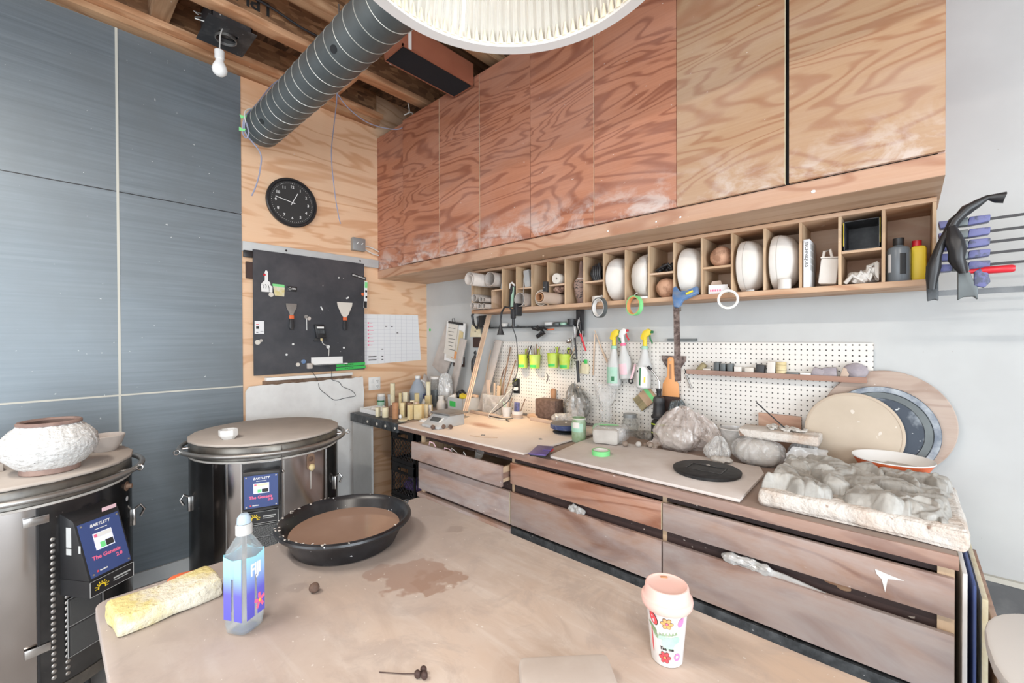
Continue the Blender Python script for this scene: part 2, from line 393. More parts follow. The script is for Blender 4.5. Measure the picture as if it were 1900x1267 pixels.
# ---------------------------------------------------------------- mesh helpers
def frame(o, right, up):
    r = Vector(right).normalized(); u = Vector(up).normalized(); n = r.cross(u)
    m = Matrix((r, u, n)).transposed().to_4x4(); m.translation = Vector(o); return m
def along(a, b):
    a = Vector(a); b = Vector(b); d = (b - a)
    q = d.to_track_quat('Z', 'Y').to_matrix().to_4x4(); q.translation = a
    return q, d.length
class S:
    def __init__(s): s.bm = bmesh.new()
    def _add(s, vs, fs, m=None):
        vv = [s.bm.verts.new(m @ Vector(v) if m else Vector(v)) for v in vs]
        for f in fs:
            try: s.bm.faces.new([vv[i] for i in f])
            except ValueError: pass
        return vv
    def box(s, x0, x1, y0, y1, z0, z1, m=None, bev=0, seg=2):
        t = bmesh.new()
        bmesh.ops.create_cube(t, size=1)
        for v in t.verts:
            v.co = Vector((x0 + (v.co.x + .5) * (x1 - x0), y0 + (v.co.y + .5) * (y1 - y0), z0 + (v.co.z + .5) * (z1 - z0)))
        if bev:
            bmesh.ops.bevel(t, geom=t.edges[:], offset=min(bev, .45 * min(abs(x1 - x0), abs(y1 - y0), abs(z1 - z0))), segments=seg, affect='EDGES', profile=.5)
        s.merge(t, m); return s
    def cbox(s, c, d, m=None, bev=0):
        return s.box(c[0] - d[0] / 2, c[0] + d[0] / 2, c[1] - d[1] / 2, c[1] + d[1] / 2, c[2] - d[2] / 2, c[2] + d[2] / 2, m, bev)
    def merge(s, t, m=None):
        mp = {}
        for v in t.verts: mp[v] = s.bm.verts.new(m @ v.co if m else v.co)
        for f in t.faces:
            try: s.bm.faces.new([mp[v] for v in f.verts])
            except ValueError: pass
        t.free()
    def lathe(s, prof, n=32, m=None, close=True, jit=None):
        rings = []
        for (r, z) in prof:
            if r < 1e-6: rings.append([(0, 0, z)])
            else:
                ring = []
                for k in range(n):
                    a = 2 * PI * k / n; rr = r + (jit(a, z) if jit else 0)
                    ring.append((rr * math.cos(a), rr * math.sin(a), z))
                rings.append(ring)
        vs = []; idx = []
        for ring in rings: idx.append(range(len(vs), len(vs) + len(ring))); vs += ring
        fs = []
        for a, b in zip(idx, idx[1:]):
            if len(a) == 1 and len(b) == 1: continue
            for k in range(n):
                k2 = (k + 1) % n
                if len(a) == 1: fs.append((a[0], b[k2], b[k]))
                elif len(b) == 1: fs.append((a[k], a[k2], b[0]))
                else: fs.append((a[k], a[k2], b[k2], b[k]))
        if close:
            if len(idx[0]) > 1: fs.append(tuple(reversed(idx[0])))
            if len(idx[-1]) > 1: fs.append(tuple(idx[-1]))
        s._add(vs, fs, m); return s
    def cyl(s, a, b, r, r2=None, n=20):
        m, l = along(a, b); return s.lathe([(r, 0), (r if r2 is None else r2, l)], n, m)
    def pipe(s, a, b, r, ri, n=28):
        m, l = along(a, b)
        return s.lathe([(ri, 0), (r, 0), (r, l), (ri, l), (ri, 0)], n, m, close=False)
    def tube(s, pts, r, n=8, closed=False, rf=None, cap=True):
        pts = [Vector(p) for p in pts]; N = len(pts)
        vs = []; up = None
        for i, p in enumerate(pts):
            if closed: t = pts[(i + 1) % N] - pts[i - 1]
            else: t = pts[min(i + 1, N - 1)] - pts[max(i - 1, 0)]
            t.normalize()
            if up is None:
                up = Vector((0, 0, 1)) if abs(t.z) < .9 else Vector((1, 0, 0))
            x = up.cross(t)
            if x.length < 1e-4: x = Vector((1, 0, 0)).cross(t)
            x.normalize(); y = t.cross(x).normalized(); up = y
            rr = rf(i / (N - 1)) if rf else r
            for k in range(n):
                a = 2 * PI * k / n; vs.append(p + x * (rr * math.cos(a)) + y * (rr * math.sin(a)))
        fs = []
        for i in range(N if closed else N - 1):
            j = (i + 1) % N
            for k in range(n):
                k2 = (k + 1) % n; fs.append((i * n + k, i * n + k2, j * n + k2, j * n + k))
        if not closed and cap:
            fs.append(tuple(reversed(range(n)))); fs.append(tuple(range((N - 1) * n, N * n)))
        s._add(vs, fs); return s
    def prism(s, poly, z0, z1, m=None, bev=0):
        t = bmesh.new(); n = len(poly)
        vs = [t.verts.new((p[0], p[1], z0)) for p in poly] + [t.verts.new((p[0], p[1], z1)) for p in poly]
        t.faces.new(list(reversed(vs[:n]))); t.faces.new(vs[n:])
        for k in range(n): t.faces.new([vs[k], vs[(k + 1) % n], vs[n + (k + 1) % n], vs[n + k]])
        bmesh.ops.recalc_face_normals(t, faces=t.faces[:])
        if bev: bmesh.ops.bevel(t, geom=t.edges[:], offset=bev, segments=2, affect='EDGES', profile=.5)
        s.merge(t, m); return s
    def ball(s, c, r, m=None, sub=3):
        t = bmesh.new(); bmesh.ops.create_icosphere(t, subdivisions=sub, radius=1)
        rr = r if isinstance(r, (tuple, list)) else (r, r, r)
        for v in t.verts: v.co = Vector((v.co.x * rr[0] + c[0], v.co.y * rr[1] + c[1], v.co.z * rr[2] + c[2]))
        s.merge(t, m); return s
    def torus(s, c, Rr, r, m=None, n=40, k=10):
        pts = [Vector((c[0] + Rr * math.cos(2 * PI * i / n), c[1] + Rr * math.sin(2 * PI * i / n), c[2])) for i in range(n)]
        if m: pts = [m @ p for p in pts]
        return s.tube(pts, r, k, closed=True)
    def sub(s, cuts=3):
        bmesh.ops.subdivide_edges(s.bm, edges=s.bm.edges[:], cuts=cuts, use_grid_fill=True); return s
    def wob(s, amp, sc, seed=0, oct=1, zmin=None):
        s.bm.normal_update()
        for v in s.bm.verts:
            p = v.co * sc + Vector((seed * 3.7, seed * 1.3, seed * 7.1))
            d = noise.noise(p)
            if oct > 1: d += .5 * noise.noise(p * 2.1)
            if oct > 2: d += .3 * (1 - 2 * abs(noise.noise(p * 4.3)))
            v.co += v.normal * d * amp
            if zmin is not None and v.co.z < zmin: v.co.z = zmin
        return s
    def blob(s, c, r, amp, sc, seed=0, sub=4, m=None, p=1.0, flat=True):
        t = S(); t.ball((0, 0, 0), 1, sub=sub)
        if p != 1.0:
            for v in t.bm.verts:
                v.co = Vector([math.copysign(abs(q) ** p, q) for q in v.co])
        for v in t.bm.verts: v.co = Vector((v.co.x * r[0], v.co.y * r[1], v.co.z * r[2]))
        t.wob(amp, sc, seed, 3)
        zb = -r[2]
        for v in t.bm.verts:
            if flat and v.co.z < zb + .004: v.co.z = zb
            v.co += Vector(c)
        s.merge(t.bm, m); return s
    def bagblob(s, c, r, amp, f, seed=0, sub=5, m=None, p=.85, peak=0.0, folds=9, pk=(0, 0)):
        t = S(); t.ball((0, 0, 0), 1, sub=sub)
        for v in t.bm.verts:
            q = Vector([math.copysign(abs(w) ** p, w) for w in v.co]); v.co = Vector((q.x * r[0], q.y * r[1], q.z * r[2]))
        t.bm.normal_update()
        for v in t.bm.verts:
            a = v.co * f + Vector((seed * 3.1, seed * 1.7, seed * 5.3))
            w = Vector((noise.noise(a * .6), noise.noise(a * .6 + Vector((9, 0, 0))), noise.noise(a * .6 + Vector((0, 9, 0)))))
            a = a + w * .9
            cr = (1 - 2.4 * abs(noise.noise(a))) + .5 * (1 - 2.4 * abs(noise.noise(a * 2.3 + Vector((4, 4, 4)))))
            th = math.atan2(v.co.y, v.co.x); zz = v.co.z / r[2]
            fo = 1 - 2.2 * abs(noise.noise(Vector((math.cos(th) * folds * .45 + seed, math.sin(th) * folds * .45, zz * .9 + w.x))))
            v.co += v.normal * amp * (.55 * cr + 1.0 * fo * max(0, min(1, (zz + .9))))
            if peak and zz > .1:
                g = (zz - .1) ** 2
                v.co.z += peak * g * (1 + .5 * fo); v.co.x += (pk[0] - v.co.x * .35) * g; v.co.y += (pk[1] - v.co.y * .35) * g
        for v in t.bm.verts:
            if v.co.z < -r[2] + .006: v.co.z = -r[2]
            v.co += Vector(c)
        s.merge(t.bm, m); return s
    def xf(s, m):
        bmesh.ops.transform(s.bm, matrix=m, verts=s.bm.verts[:]); return s

def flap(o, ax_u, ax_v, w, h, amp, seed, taper=.5, n=26):
    # one crumpled sheet of film: a grid with ridged creases, narrowing and curling toward its free edge
    s = S(); o = Vector(o); U = Vector(ax_u).normalized(); V = Vector(ax_v).normalized(); N = U.cross(V)
    vs = []
    for j in range(n + 1):
        for i in range(n + 1):
            u = i / n - .5; v = j / n
            a = Vector((u * w * 16 + seed * 3, v * h * 12, seed)); wv = noise.noise(a * .7 + Vector((5, 5, 5)))
            cr = 1 - 2.4 * abs(noise.noise(a + Vector((wv, wv, 0)))) + .5 * (1 - 2.4 * abs(noise.noise(a * 2.2)))
            ww = w * (1 - taper * v) * (1 + .25 * noise.noise(Vector((v * 5, seed, u))))
            hh = h * (v + .14 * v * noise.noise(Vector((u * 7, seed * 2, 1))))
            vs.append(o + U * (u * ww) + V * hh + N * (amp * cr * (.4 + v) + .25 * w * (u * u * 4) * -.6))
    s._add(vs, [(j * (n + 1) + i, j * (n + 1) + i + 1, (j + 1) * (n + 1) + i + 1, (j + 1) * (n + 1) + i) for j in range(n) for i in range(n)])
    return s
def obj(name, s, m, parent=None, loc=(0, 0, 0), rot=(0, 0, 0), sharp=38, label=None):
    bm = s.bm
    bmesh.ops.recalc_face_normals(bm, faces=bm.faces[:])
    for f in bm.faces: f.smooth = True
    lim = math.radians(sharp)
    for e in bm.edges:
        if len(e.link_faces) == 2 and e.calc_face_angle(0) > lim: e.smooth = False
    me = bpy.data.meshes.new(name); bm.to_mesh(me); bm.free()
    me.materials.append(MT[m] if isinstance(m, str) else m)
    o = bpy.data.objects.new(name, me); C.objects.link(o)
    if parent: o.parent = parent
    if isinstance(loc, Matrix): o.matrix_local = loc
    else: o.location = loc; o.rotation_euler = rot
    if label: o['label'] = label
    return o
def tag(o, label, cat, group=None, kind=None):
    if label: o['label'] = label
    if cat: o['category'] = cat
    if group: o['group'] = group
    if kind: o['kind'] = kind
    return o
def thing(name, label, cat, loc=(0, 0, 0), rz=0, group=None, rot=None):
    o = bpy.data.objects.new(name, None); C.objects.link(o); o.empty_display_size = .05
    if isinstance(loc, Matrix): o.matrix_world = loc
    else: o.location = loc; o.rotation_euler = rot or (0, 0, rz)
    return tag(o, label, cat, group)
def solo(name, s, m, label, cat, loc=(0, 0, 0), rz=0, group=None, rot=None, sharp=38):
    return tag(obj(name, s, m, None, loc, (0, 0, rz) if rot is None else rot, sharp), label, cat, group)
def struct(name, s, m, parent=None, label=None):
    o = obj(name, s, m, parent)
    if not parent: o['kind'] = 'structure'
    if label: o['label'] = label
    return o
def text(name, body, size, m, parent, mtx, ext=.0004, align='CENTER', bold=0.0, xs=1.0, shear=0.0):
    cu = bpy.data.curves.new(name, 'FONT'); cu.body = body; cu.size = size; cu.extrude = ext
    cu.align_x = align; cu.align_y = 'CENTER'; cu.offset = bold; cu.resolution_u = 2; cu.shear = shear
    t = bpy.data.objects.new(name, cu); C.objects.link(t)
    dg = bpy.context.evaluated_depsgraph_get(); dg.update()
    me = bpy.data.meshes.new_from_object(t.evaluated_get(dg)); bpy.data.objects.remove(t)
    me.materials.clear(); me.materials.append(MT[m])
    o = bpy.data.objects.new(name, me); C.objects.link(o); o.parent = parent
    o.matrix_local = mtx @ Matrix.Diagonal((xs, 1, 1, 1)); return o

# ---------------------------------------------------------------- the room
WL, WB, TOP = -3.555, 2.6, 3.76
struct('floor', S().box(-3.7, 3.6, -4.1, 2.7, -.1, 0), 'floor')
struct('ceiling', S().box(-3.7, 3.6, -4.1, 2.7, TOP, TOP + .04), 'osb')
struct('wall_left', S().box(WL - .06, WL, -4.0, WB, 0, TOP), 'ply_wall')
s = S(); s.box(WL - .06, 3.6, WB, WB + .06, 0.571, TOP); struct('wall_back', s, 'wall_white')
s = S(); s.box(WL, 3.5, WB - .012, WB + .06, 0, .565); struct('wall_foundation', s, 'concrete')
struct('trim_1', S().box(.12, 3.5, WB - .02, WB, .560, .580), 'strip')
# side wall and rear wall, each with a big window opening; the unseen rear one is added for light
s = S(); s.box(3.5, 3.56, -4, 2.6, 2.9, TOP); s.box(3.5, 3.56, -4, -2.7, 0, 2.9); s.box(3.5, 3.56, .9, 2.6, 0, 2.9)
struct('wall_right', s, 'room_white')
s = S(); s.box(-3.6, 3.5, -4.06, -4, 0, .6); s.box(-3.6, 3.5, -4.06, -4, 2.9, TOP); s.box(-3.6, -2.7, -4.06, -4, .6, 2.9); s.box(1.9, 3.5, -4.06, -4, .6, 2.9)
struct('wall_rear', s, 'room_white')
s = S()
for y in (-2.7, -1.5, -.3, .86): s.box(3.5, 3.54, y, y + .04, .0, 2.9)
for z in (.0, 2.86): s.box(3.5, 3.54, -2.7, .9, z, z + .04)
struct('window_1', s, 'white')
s = S()
for x in (-2.7, -1.18, .34, 1.86): s.box(x, x + .04, -4.04, -4, .6, 2.9)
for z in (.6, 2.86): s.box(-2.7, 1.9, -4.04, -4, z, z + .04)
struct('added_rear_window', s, 'white')  # unseen rear window, added for its daylight
# tube light fixtures added out of view behind the camera to brighten the tops
for x, l in ((-1.45, 'added white tube light fixture, out of view, under the joists nearer the metal wall'), (.75, 'added white tube light fixture, out of view, under the joists nearer the window side')):
    t = thing('added_tube_fixture', l, 'light fixture', (x, -.75, 3.29), group='added tube light fixtures')
    obj('housing', S().box(-.62, .62, -.09, .09, .03, .08, bev=.01), 'white', t)
    obj('tube', S().cyl((-.6, .04, .012), (.6, .04, .012), .013).cyl((-.6, -.04, .012), (.6, -.04, .012), .013), 'white', t)
    obj('hanging_wire', S().cyl((-.5, 0, .08), (-.5, 0, .172), .002).cyl((.5, 0, .08), (.5, 0, .172), .002), 'steel', t)
# metal sheets covering the left part of the left wall
ys = [(-2.16, -.925, 'far left'), (-.925, .306, 'left'), (.312, .972, 'right')]
zs = [(.0, 1.208, 'bottom'), (1.214, 2.452, 'middle'), (2.458, 3.45, 'top')]
LB = {('left', 'top'): 'top left sheet of the blue-grey metal wall cladding', ('right', 'top'): 'narrow top sheet of blue-grey metal beside the plywood wall below the fan box',
      ('left', 'middle'): 'wide middle-row blue-grey metal sheet with a faint rounded frame mark', ('right', 'middle'): 'narrow middle-row blue-grey metal sheet left of the clock and black board',
      ('left', 'bottom'): 'bottom-row metal sheet behind the left kiln and clay pot', ('right', 'bottom'): 'bottom-row metal sheet directly behind the right kiln',
      ('far left', 'top'): 'top metal sheet at the far left edge', ('far left', 'middle'): 'middle metal sheet at the far left edge', ('far left', 'bottom'): 'bottom metal sheet at the far left edge'}
for (a, b, n) in ys:
    for (c, d, q) in zs:
        solo('metal_sheet', S().box(WL + .0005, WL + .004, a, b, c, d), 'metal_wall', LB[(n, q)], 'metal sheet', group='metal sheets on the left wall')
s = S(); s.box(WL + .0005, WL + .007, .303, .315, 0, 3.45); struct('trim_2', s, 'strip')
s = S(); s.box(WL + .0005, WL + .006, -2.2, .97, 1.205, 1.215); struct('trim_3', s, 'strip')
s = S(); s.box(WL + .0006, WL + .002, -2.2, .97, 2.452, 2.458); struct('trim_4', s, 'black')
struct('baseboard_left', S().box(WL + .004, WL + .02, -2.2, 1.9, 0, .09), 'grey_panel')

# ---------------------------------------------------------------- ceiling timber
JZ = 3.46
def ibeam(x, label):
    t = thing('ceiling_joist', label, 'joist', (x, 0, JZ), group='engineered joists under the deck')
    obj('bottom_flange', S().box(-.045, .045, -3.95, 2.55, 0, .042, bev=.002), 'lumber_or' if x < -2.7 else 'lumber', t)
    obj('web', S().box(-.006, .006, -3.95, 2.55, .042, .258), 'osb_web', t)
    obj('top_flange', S().box(-.045, .045, -3.95, 2.55, .258, .297, bev=.002), 'lumber', t)
    return t
jl = ['ceiling joist nearest the metal wall, passing over the duct end', 'second ceiling joist, between the fan box and the reddish loudspeaker', 'third ceiling joist, just right of the reddish loudspeaker',
      'fourth ceiling joist, stamped, ending above the cabinet tops', 'ceiling joist partly behind the ribbed glass lamp', 'ceiling joist above the ribbed glass lamp', 'ceiling joist right above the work table', 'ceiling joist over the right end of the cabinets', 'last ceiling joist on the right']
for k, l in enumerate(jl):
    j = ibeam(-2.935 + .407 * k, l)
    if k == 0:
        text('stamped_letters', 'LPI S', .11, 'inkblack', j, frame((.0068, .86, .14), (0, -1, 0), (0, 0, -1)), bold=.003)
    if k == 3:
        text('stamped_letters', 'WJ-5A', .05, 'inkblack', j, frame((.0068, 1.75, .12), (0, -1, 0), (0, 0, -1)))
t = thing('timber_beam', 'doubled timber plate running along the top of the metal wall', 'timber beam', (WL, 0, 3.45))
obj('lower_plate', S().box(.001, .09, -3.95, 2.04, .002, .04, bev=.002), 'lumber', t)
obj('upper_plate', S().box(.001, .15, -3.95, 2.04, .042, .08, bev=.002), 'lumber_or', t)
obj('rim_board', S().box(.001, .03, -3.95, 2.04, .081, .309), 'osb_web', t)
for y, l in ((.50, 'short timber block left of the fan box between wall plate and joist'), (-.9, 'short timber block over the far left between wall plate and joist')):
    solo('blocking', S().box(-3.52, -2.95, -.045, .045, 3.532, 3.757, bev=.002), 'lumberx', l, 'timber block', (0, y, 0), group='timber blocks between joists')
solo('blocking', S().box(-3.52, -2.95, -.02, .02, 3.532, 3.757, bev=.002), 'lumber_or', 'timber block right of the fan box above the duct end', 'timber block', (0, 1.62, 0), group='timber blocks between joists')

# fan box with the hanging bulb
t = thing('ceiling_fan_box', 'black open extractor fan housing screwed between the joists', 'fan', (-3.09, .775, 3.42), rz=.0)
s = S(); s.box(-.135, .12, -.105, -.10, 0, .15); s.box(-.135, .12, .10, .105, 0, .15); s.box(-.135, -.13, -.105, .105, 0, .15); s.box(.115, .12, -.105, .105, 0, .15); s.box(-.135, .12, -.105, .105, .145, .15)
obj('housing', s, 'black_dusty', t)
s = S(); s.box(-.155, -.03, -.125, .125, -.006, 0); s.box(.04, .14, -.125, .125, -.006, 0); s.box(-.03, .04, -.125, -.05, -.006, 0); s.box(-.03, .04, .05, .125, -.006, 0)
obj('flange_plate', s, 'black_dusty', t)
obj('motor', S().box(.0, .10, -.06, .06, .02, .12, bev=.01), 'black_iron', t)
s = S(); s.pipe((-.02, 0, -.02), (-.02, 0, .06), .058, .053); obj('outlet_ring', s, 'steel_dull', t)
s = S()
for a in range(10): s.box(-.0, .045, -.001, .001, .0, .05, Matrix.Translation((-.02, 0, 0)) @ Matrix.Rotation(a * PI / 5, 4, 'Z'))
obj('impeller', s, 'steel_dull', t)
s = S(); s.tube([(-.13, -.09, .13), (-.10, -.14, .09), (-.05, -.15, .05), (-.02, -.11, .04)], .003, 6); s.tube([(-.12, -.09, .14), (-.08, -.15, .11), (-.03, -.14, .07)], .003, 6)
obj('wire', s, 'cable_white', t)
t = thing('light_bulb', 'bare white light bulb hanging on wires from the black fan box', 'light bulb', (-2.99, .712, 3.105))
obj('globe', S().lathe([(0, 0), (.02, .003), (.034, .016), (.039, .036), (.034, .058), (.022, .082), (.018, .10), (.0, .102)], 28), 'bulb', t)
obj('socket', S().lathe([(.019, .098), (.025, .102), (.026, .145), (.02, .15), (0, .15)], 20), 'white', t)
s = S(); s.tube([(.006, 0, .15), (.004, .005, .24), (-.05, .03, .325)], .0022, 6); s.tube([(-.006, 0, .15), (-.012, .004, .24), (-.07, .03, .325)], .0022, 6)
obj('wire', s, 'cable_white', t)

# spiral duct
t = thing('spiral_duct', 'grey round spiral duct running under the ceiling joists', 'duct', (-3.29, 1.031, 2.998))
obj('pipe_shell', S().pipe((0, 0, 0), (3.9, 0, 0), .1143, .111, 56), 'duct', t, sharp=30)
pts = []
pitch = .098
for i in range(int(3.9 / pitch * 40)):
    a = 2 * PI * i / 40; x = pitch * i / 40
    pts.append((x, .1150 * math.cos(a), .1150 * math.sin(a)))
obj('spiral_seam', S().tube(pts, .0022, 5), 'duct_seam', t)
s = S()
for x in (.28, 1.28):
    a = math.radians(218); nrm = Vector((0, math.cos(a), math.sin(a)))
    m = frame(Vector((x, 0, 0)) + nrm * .1146, (1, 0, 0), nrm.cross(Vector((1, 0, 0))))
    s.prism([(.026 * math.cos(b * PI / 12), .017 * math.sin(b * PI / 12)) for b in range(24)], 0, .0012, m)
obj('dark_duct_hole', s, 'black', t)  # black discs stand in for dark holes in the duct
s = S()
for x in (.9, 2.2): s.tube([(x, .118, 0), (x, .12, .3), (x, .12, .46)], .004, 6)
obj('hanger_strap', s, 'steel_dull', t)

# cables and tape tabs
def cable(pts, r, m, label, sub=6, group=None):
    P = [Vector(p) for p in pts]; out = []
    for i in range(len(P) - 1):
        a, b, c, d = P[max(i - 1, 0)], P[i], P[i + 1], P[min(i + 2, len(P) - 1)]
        for k in range(sub):
            u = k / sub
            out.append(.5 * ((2 * b) + (c - a) * u + (2 * a - 5 * b + 4 * c - d) * u * u + (-a + 3 * b - 3 * c + d) * u ** 3))
    out.append(P[-1])
    o0 = Vector(P[0]); s = S().tube([p - o0 for p in out], r, 6)
    return solo('cable', s, m, label, 'cable', tuple(o0), group=group)
cable([(-3.28, 1.22, 3.47), (-3.29, 1.10, 3.34), (-3.22, .975, 3.125), (-3.18, .895, 3.00), (-3.19, .885, 2.90), (-3.17, .90, 2.86), (-3.16, .91, 2.90), (-3.17, .895, 2.97), (-3.19, .90, 2.90), (-3.20, .99, 2.80), (-3.24, 1.0, 2.70), (-3.27, .985, 2.60), (-3.30, .965, 2.53)], .0045, 'cable_grey', 'grey cable looped over the duct end with its cut tip hanging down')
cable([(-3.17, 1.35, 3.47), (-3.21, 1.22, 3.35), (-3.20, 1.03, 3.135), (-3.17, .90, 3.04), (-3.15, .89, 2.95)], .004, 'cable_white', 'white cable draped over the left end of the duct')
cable([(-3.3, 1.568, 3.50), (-3.3, 1.565, 3.40), (-3.3, 1.535, 3.15), (-3.3, 1.521, 2.97), (-3.3, 1.545, 2.70), (-3.3, 1.575, 2.52), (-3.3, 1.591, 2.46)], .004, 'cable_grey', 'grey-violet cable hanging straight down right of the clock')
cable([(-3.3, 1.568, 3.48), (-3.3, 1.66, 3.40), (-3.28, 1.80, 3.335), (-3.22, 1.93, 3.31), (-3.15, 2.045, 3.32), (-3.12, 2.10, 3.41)], .004, 'cable_grey', 'blue-grey cable sagging from the joist to the cabinet top')
cable([(-2.878, .30, 3.65), (-2.878, .62, 3.60), (-2.878, .95, 3.585), (-2.878, 1.15, 3.555), (-2.878, 1.35, 3.56)], .007, 'cable_dark', 'dark grey cable stapled along the joist web near the stamped letters')
cable([(-3.05, 2.02, 3.60), (-3.04, 2.06, 3.44), (-3.06, 2.03, 3.40), (-3.09, 2.05, 3.42), (-3.07, 2.10, 3.45), (-3.02, 2.08, 3.40)], .004, 'cable_white', 'small loop of white cable above the leftmost cabinet door')
for k, (p, l) in enumerate((((-3.18, .888, 3.0), 'upper green tape tab around the cable on the duct'), ((-3.185, .882, 2.915), 'lower green tape tab around the cable loop at the duct end'))):
    s = S().prism([(-.018, -.014), (.014, -.010), (.018, .008), (.0, .004), (-.022, .014)], -.001, .001)
    solo('tape_tab', s, 'green_tape', l, 'tape', frame(p, (.55, .83, -.2 + .3 * k), (0, .2, 1)).to_translation(), rot=frame(p, (.55, .83, .2 - .3 * k), (0, .2, 1)).to_euler(), group='green tape tabs on the cables')

# loudspeaker between joists
t = thing('loudspeaker', 'reddish laminate loudspeaker with black grille hung under the joists', 'loudspeaker', (-2.325, 1.745, 3.30))
s = S(); s.box(-.105, .105, -.285, .285, .012, .155, bev=.003); obj('cabinet', s, 'laminate', t)
s = S(); s.box(-.105, -.098, -.285, .285, 0, .014); s.box(.098, .105, -.285, .285, 0, .014); s.box(-.105, .105, -.285, -.278, 0, .014); s.box(-.105, .105, .278, .285, 0, .014); obj('front_frame', s, 'laminate', t)
obj('grille', S().box(-.097, .097, -.277, .277, .003, .012), 'grille', t)
s = S(); s.box(.104, .109, -.245, -.225, 0, .16); s.box(-.109, -.104, -.245, -.225, 0, .16); obj('hanging_strap', s, 'white', t)

# ---------------------------------------------------------------- upper cabinets
t = thing('wall_cabinet', 'long run of fir plywood wall cabinets with seven flush doors', 'cabinet', (0, 0, 2.095))
YF = 2.062
s = S(); s.box(WL + .002, .093, YF + .018, WB - .002, 1.255, 1.275); s.box(.075, .093, YF, WB - .002, 0.018, 1.255); s.box(WL + .002, WL + .02, YF + .018, WB - .002, .018, 1.255); s.box(WL + .002, .075, WB - .012, WB - .002, .018, 1.255)
obj('carcass', s, 'ply_red', t)
obj('bottom_panel', S().box(WL + .002, .093, YF + .001, WB - .002, 0, .018), 'ply_under', t)
obj('bottom_rail', S().box(WL + .002, .093, YF - .001, YF + .017, .001, .075), 'ply_rail', t)
obj('filler_panel', S().box(WL + .002, -3.112, YF, YF + .018, .077, 1.275), 'ply_red', t)
dx = [-3.112, -2.622, -2.176, -1.718, -1.264, -.81, -.355, .093]
names = ['leftmost narrow-looking door', 'second door from the left', 'third door from the left', 'fourth door from the left, behind the lamp rim', 'fifth door with curved cathedral grain', 'golden plywood door standing slightly ajar with a black gap', 'wide golden plywood door at the right end']
for k in range(7):
    a, b = dx[k] + .0015, dx[k + 1] - .0015
    if k == 5: b -= .012
    m = 'ply_gold' if k >= 5 else 'ply_red'
    d = obj('door', S().box(a, b, YF - .02, YF - .002, .078, 1.278), m, t, label=names[k])
    s = S(); e = .0012
    s.box(b - .0002, b + .0008, YF - .0205, YF - .002, .078, 1.278)
    if k in (0, 1, 3, 5): obj('edge_band', s, 'cream', d)
    else: s.bm.free()
struct_dark = obj('inner_shade_sheet', S().box(-3.11, .07, YF + .02, YF + .024, .03, 1.25), 'black', t)  # black sheet stands in for the shade inside, behind the door gaps
s = S()
for x, r in ((-.275, .008), (-.80, .006), (-.92, .005), (-1.19, .006)):
    s.ball((x, YF - .002, .03), (r, .002, r * .8), sub=2)
obj('paint_drip', s, 'white', t)
# shim stick wedged between cubby and cabinet
solo('shim_stick', S().box(-.055, .055, -.006, .006, -.003, .003), 'wood_palex', 'thin pale shim stick poking out above the cubby shelf', 'shim', (-1.80, 2.27, 2.0915), rz=-.9)

# ---------------------------------------------------------------- cubby shelf and what it holds
CX = [-2.593, -2.253, -2.109, -1.964, -1.821, -1.675, -1.528, -1.385, -1.238, -1.093, -.947, -.80, -.654, -.51, -.366, -.222, -.079, .071]
CF, CZ, CT = 2.335, 1.75, 2.09
t = thing('cubby_shelf', 'long plywood pigeonhole shelf fixed under the wall cabinets', 'shelf', (0, 0, CZ))
obj('bottom_board', S().box(CX[0], .083, CF, WB - .002, 0, .025, bev=.001), 'ply_boxx', t)
obj('top_board', S().box(CX[0], .083, CF, WB - .002, .322, .34, bev=.001), 'ply_boxx', t)
obj('back_board', S().box(CX[0], .083, WB - .010, WB - .003, .025, .322), 'ply_boxx', t)
for k, x in enumerate(CX):
    obj('divider', S().box(x, x + .011, CF + .003, WB - .011, .0255, .3215), 'ply_box', t) if 0 < k else obj('divider', S().box(x, x + .014, CF + .001, WB - .011, .0255, .3215), 'ply_box', t)
for c, z in ((2, .166), (4, .164), (6, .159), (9, .166), (11, .167), (15, .17)):
    obj('small_shelf', S().box(CX[c] + .0115, CX[c + 1] - .0005, CF + .004, WB - .011, z - .011, z), 'wood_palex', t)
obj('small_shelf', S().box(-2.36, CX[1] - .0005, CF + .004, WB - .011, .165, .172), 'wood_palex', t)
obj('small_shelf', S().box(-2.366, -2.36, CF + .004, WB - .011, .03, .172), 'wood_palex', t)

FL = CZ + .0253
def cell(c): return (CX[c] + .011 + CX[c + 1]) / 2
def tube_roll(x, y0, z, r, L, m, label, ry=0, wall=.003, name='cardboard_tube', yaw=0, n=28, cat='cardboard tube', group='tubes and rolls in the cubby shelf'):
    # tube lying front to back; yaw turns it about z
    s = S().pipe((0, 0, 0), (0, L, 0), r, r - wall, n)
    return solo(name, s, m, label, cat, (x, y0, z), rz=yaw, group=group)
tg = 'tube_grey'
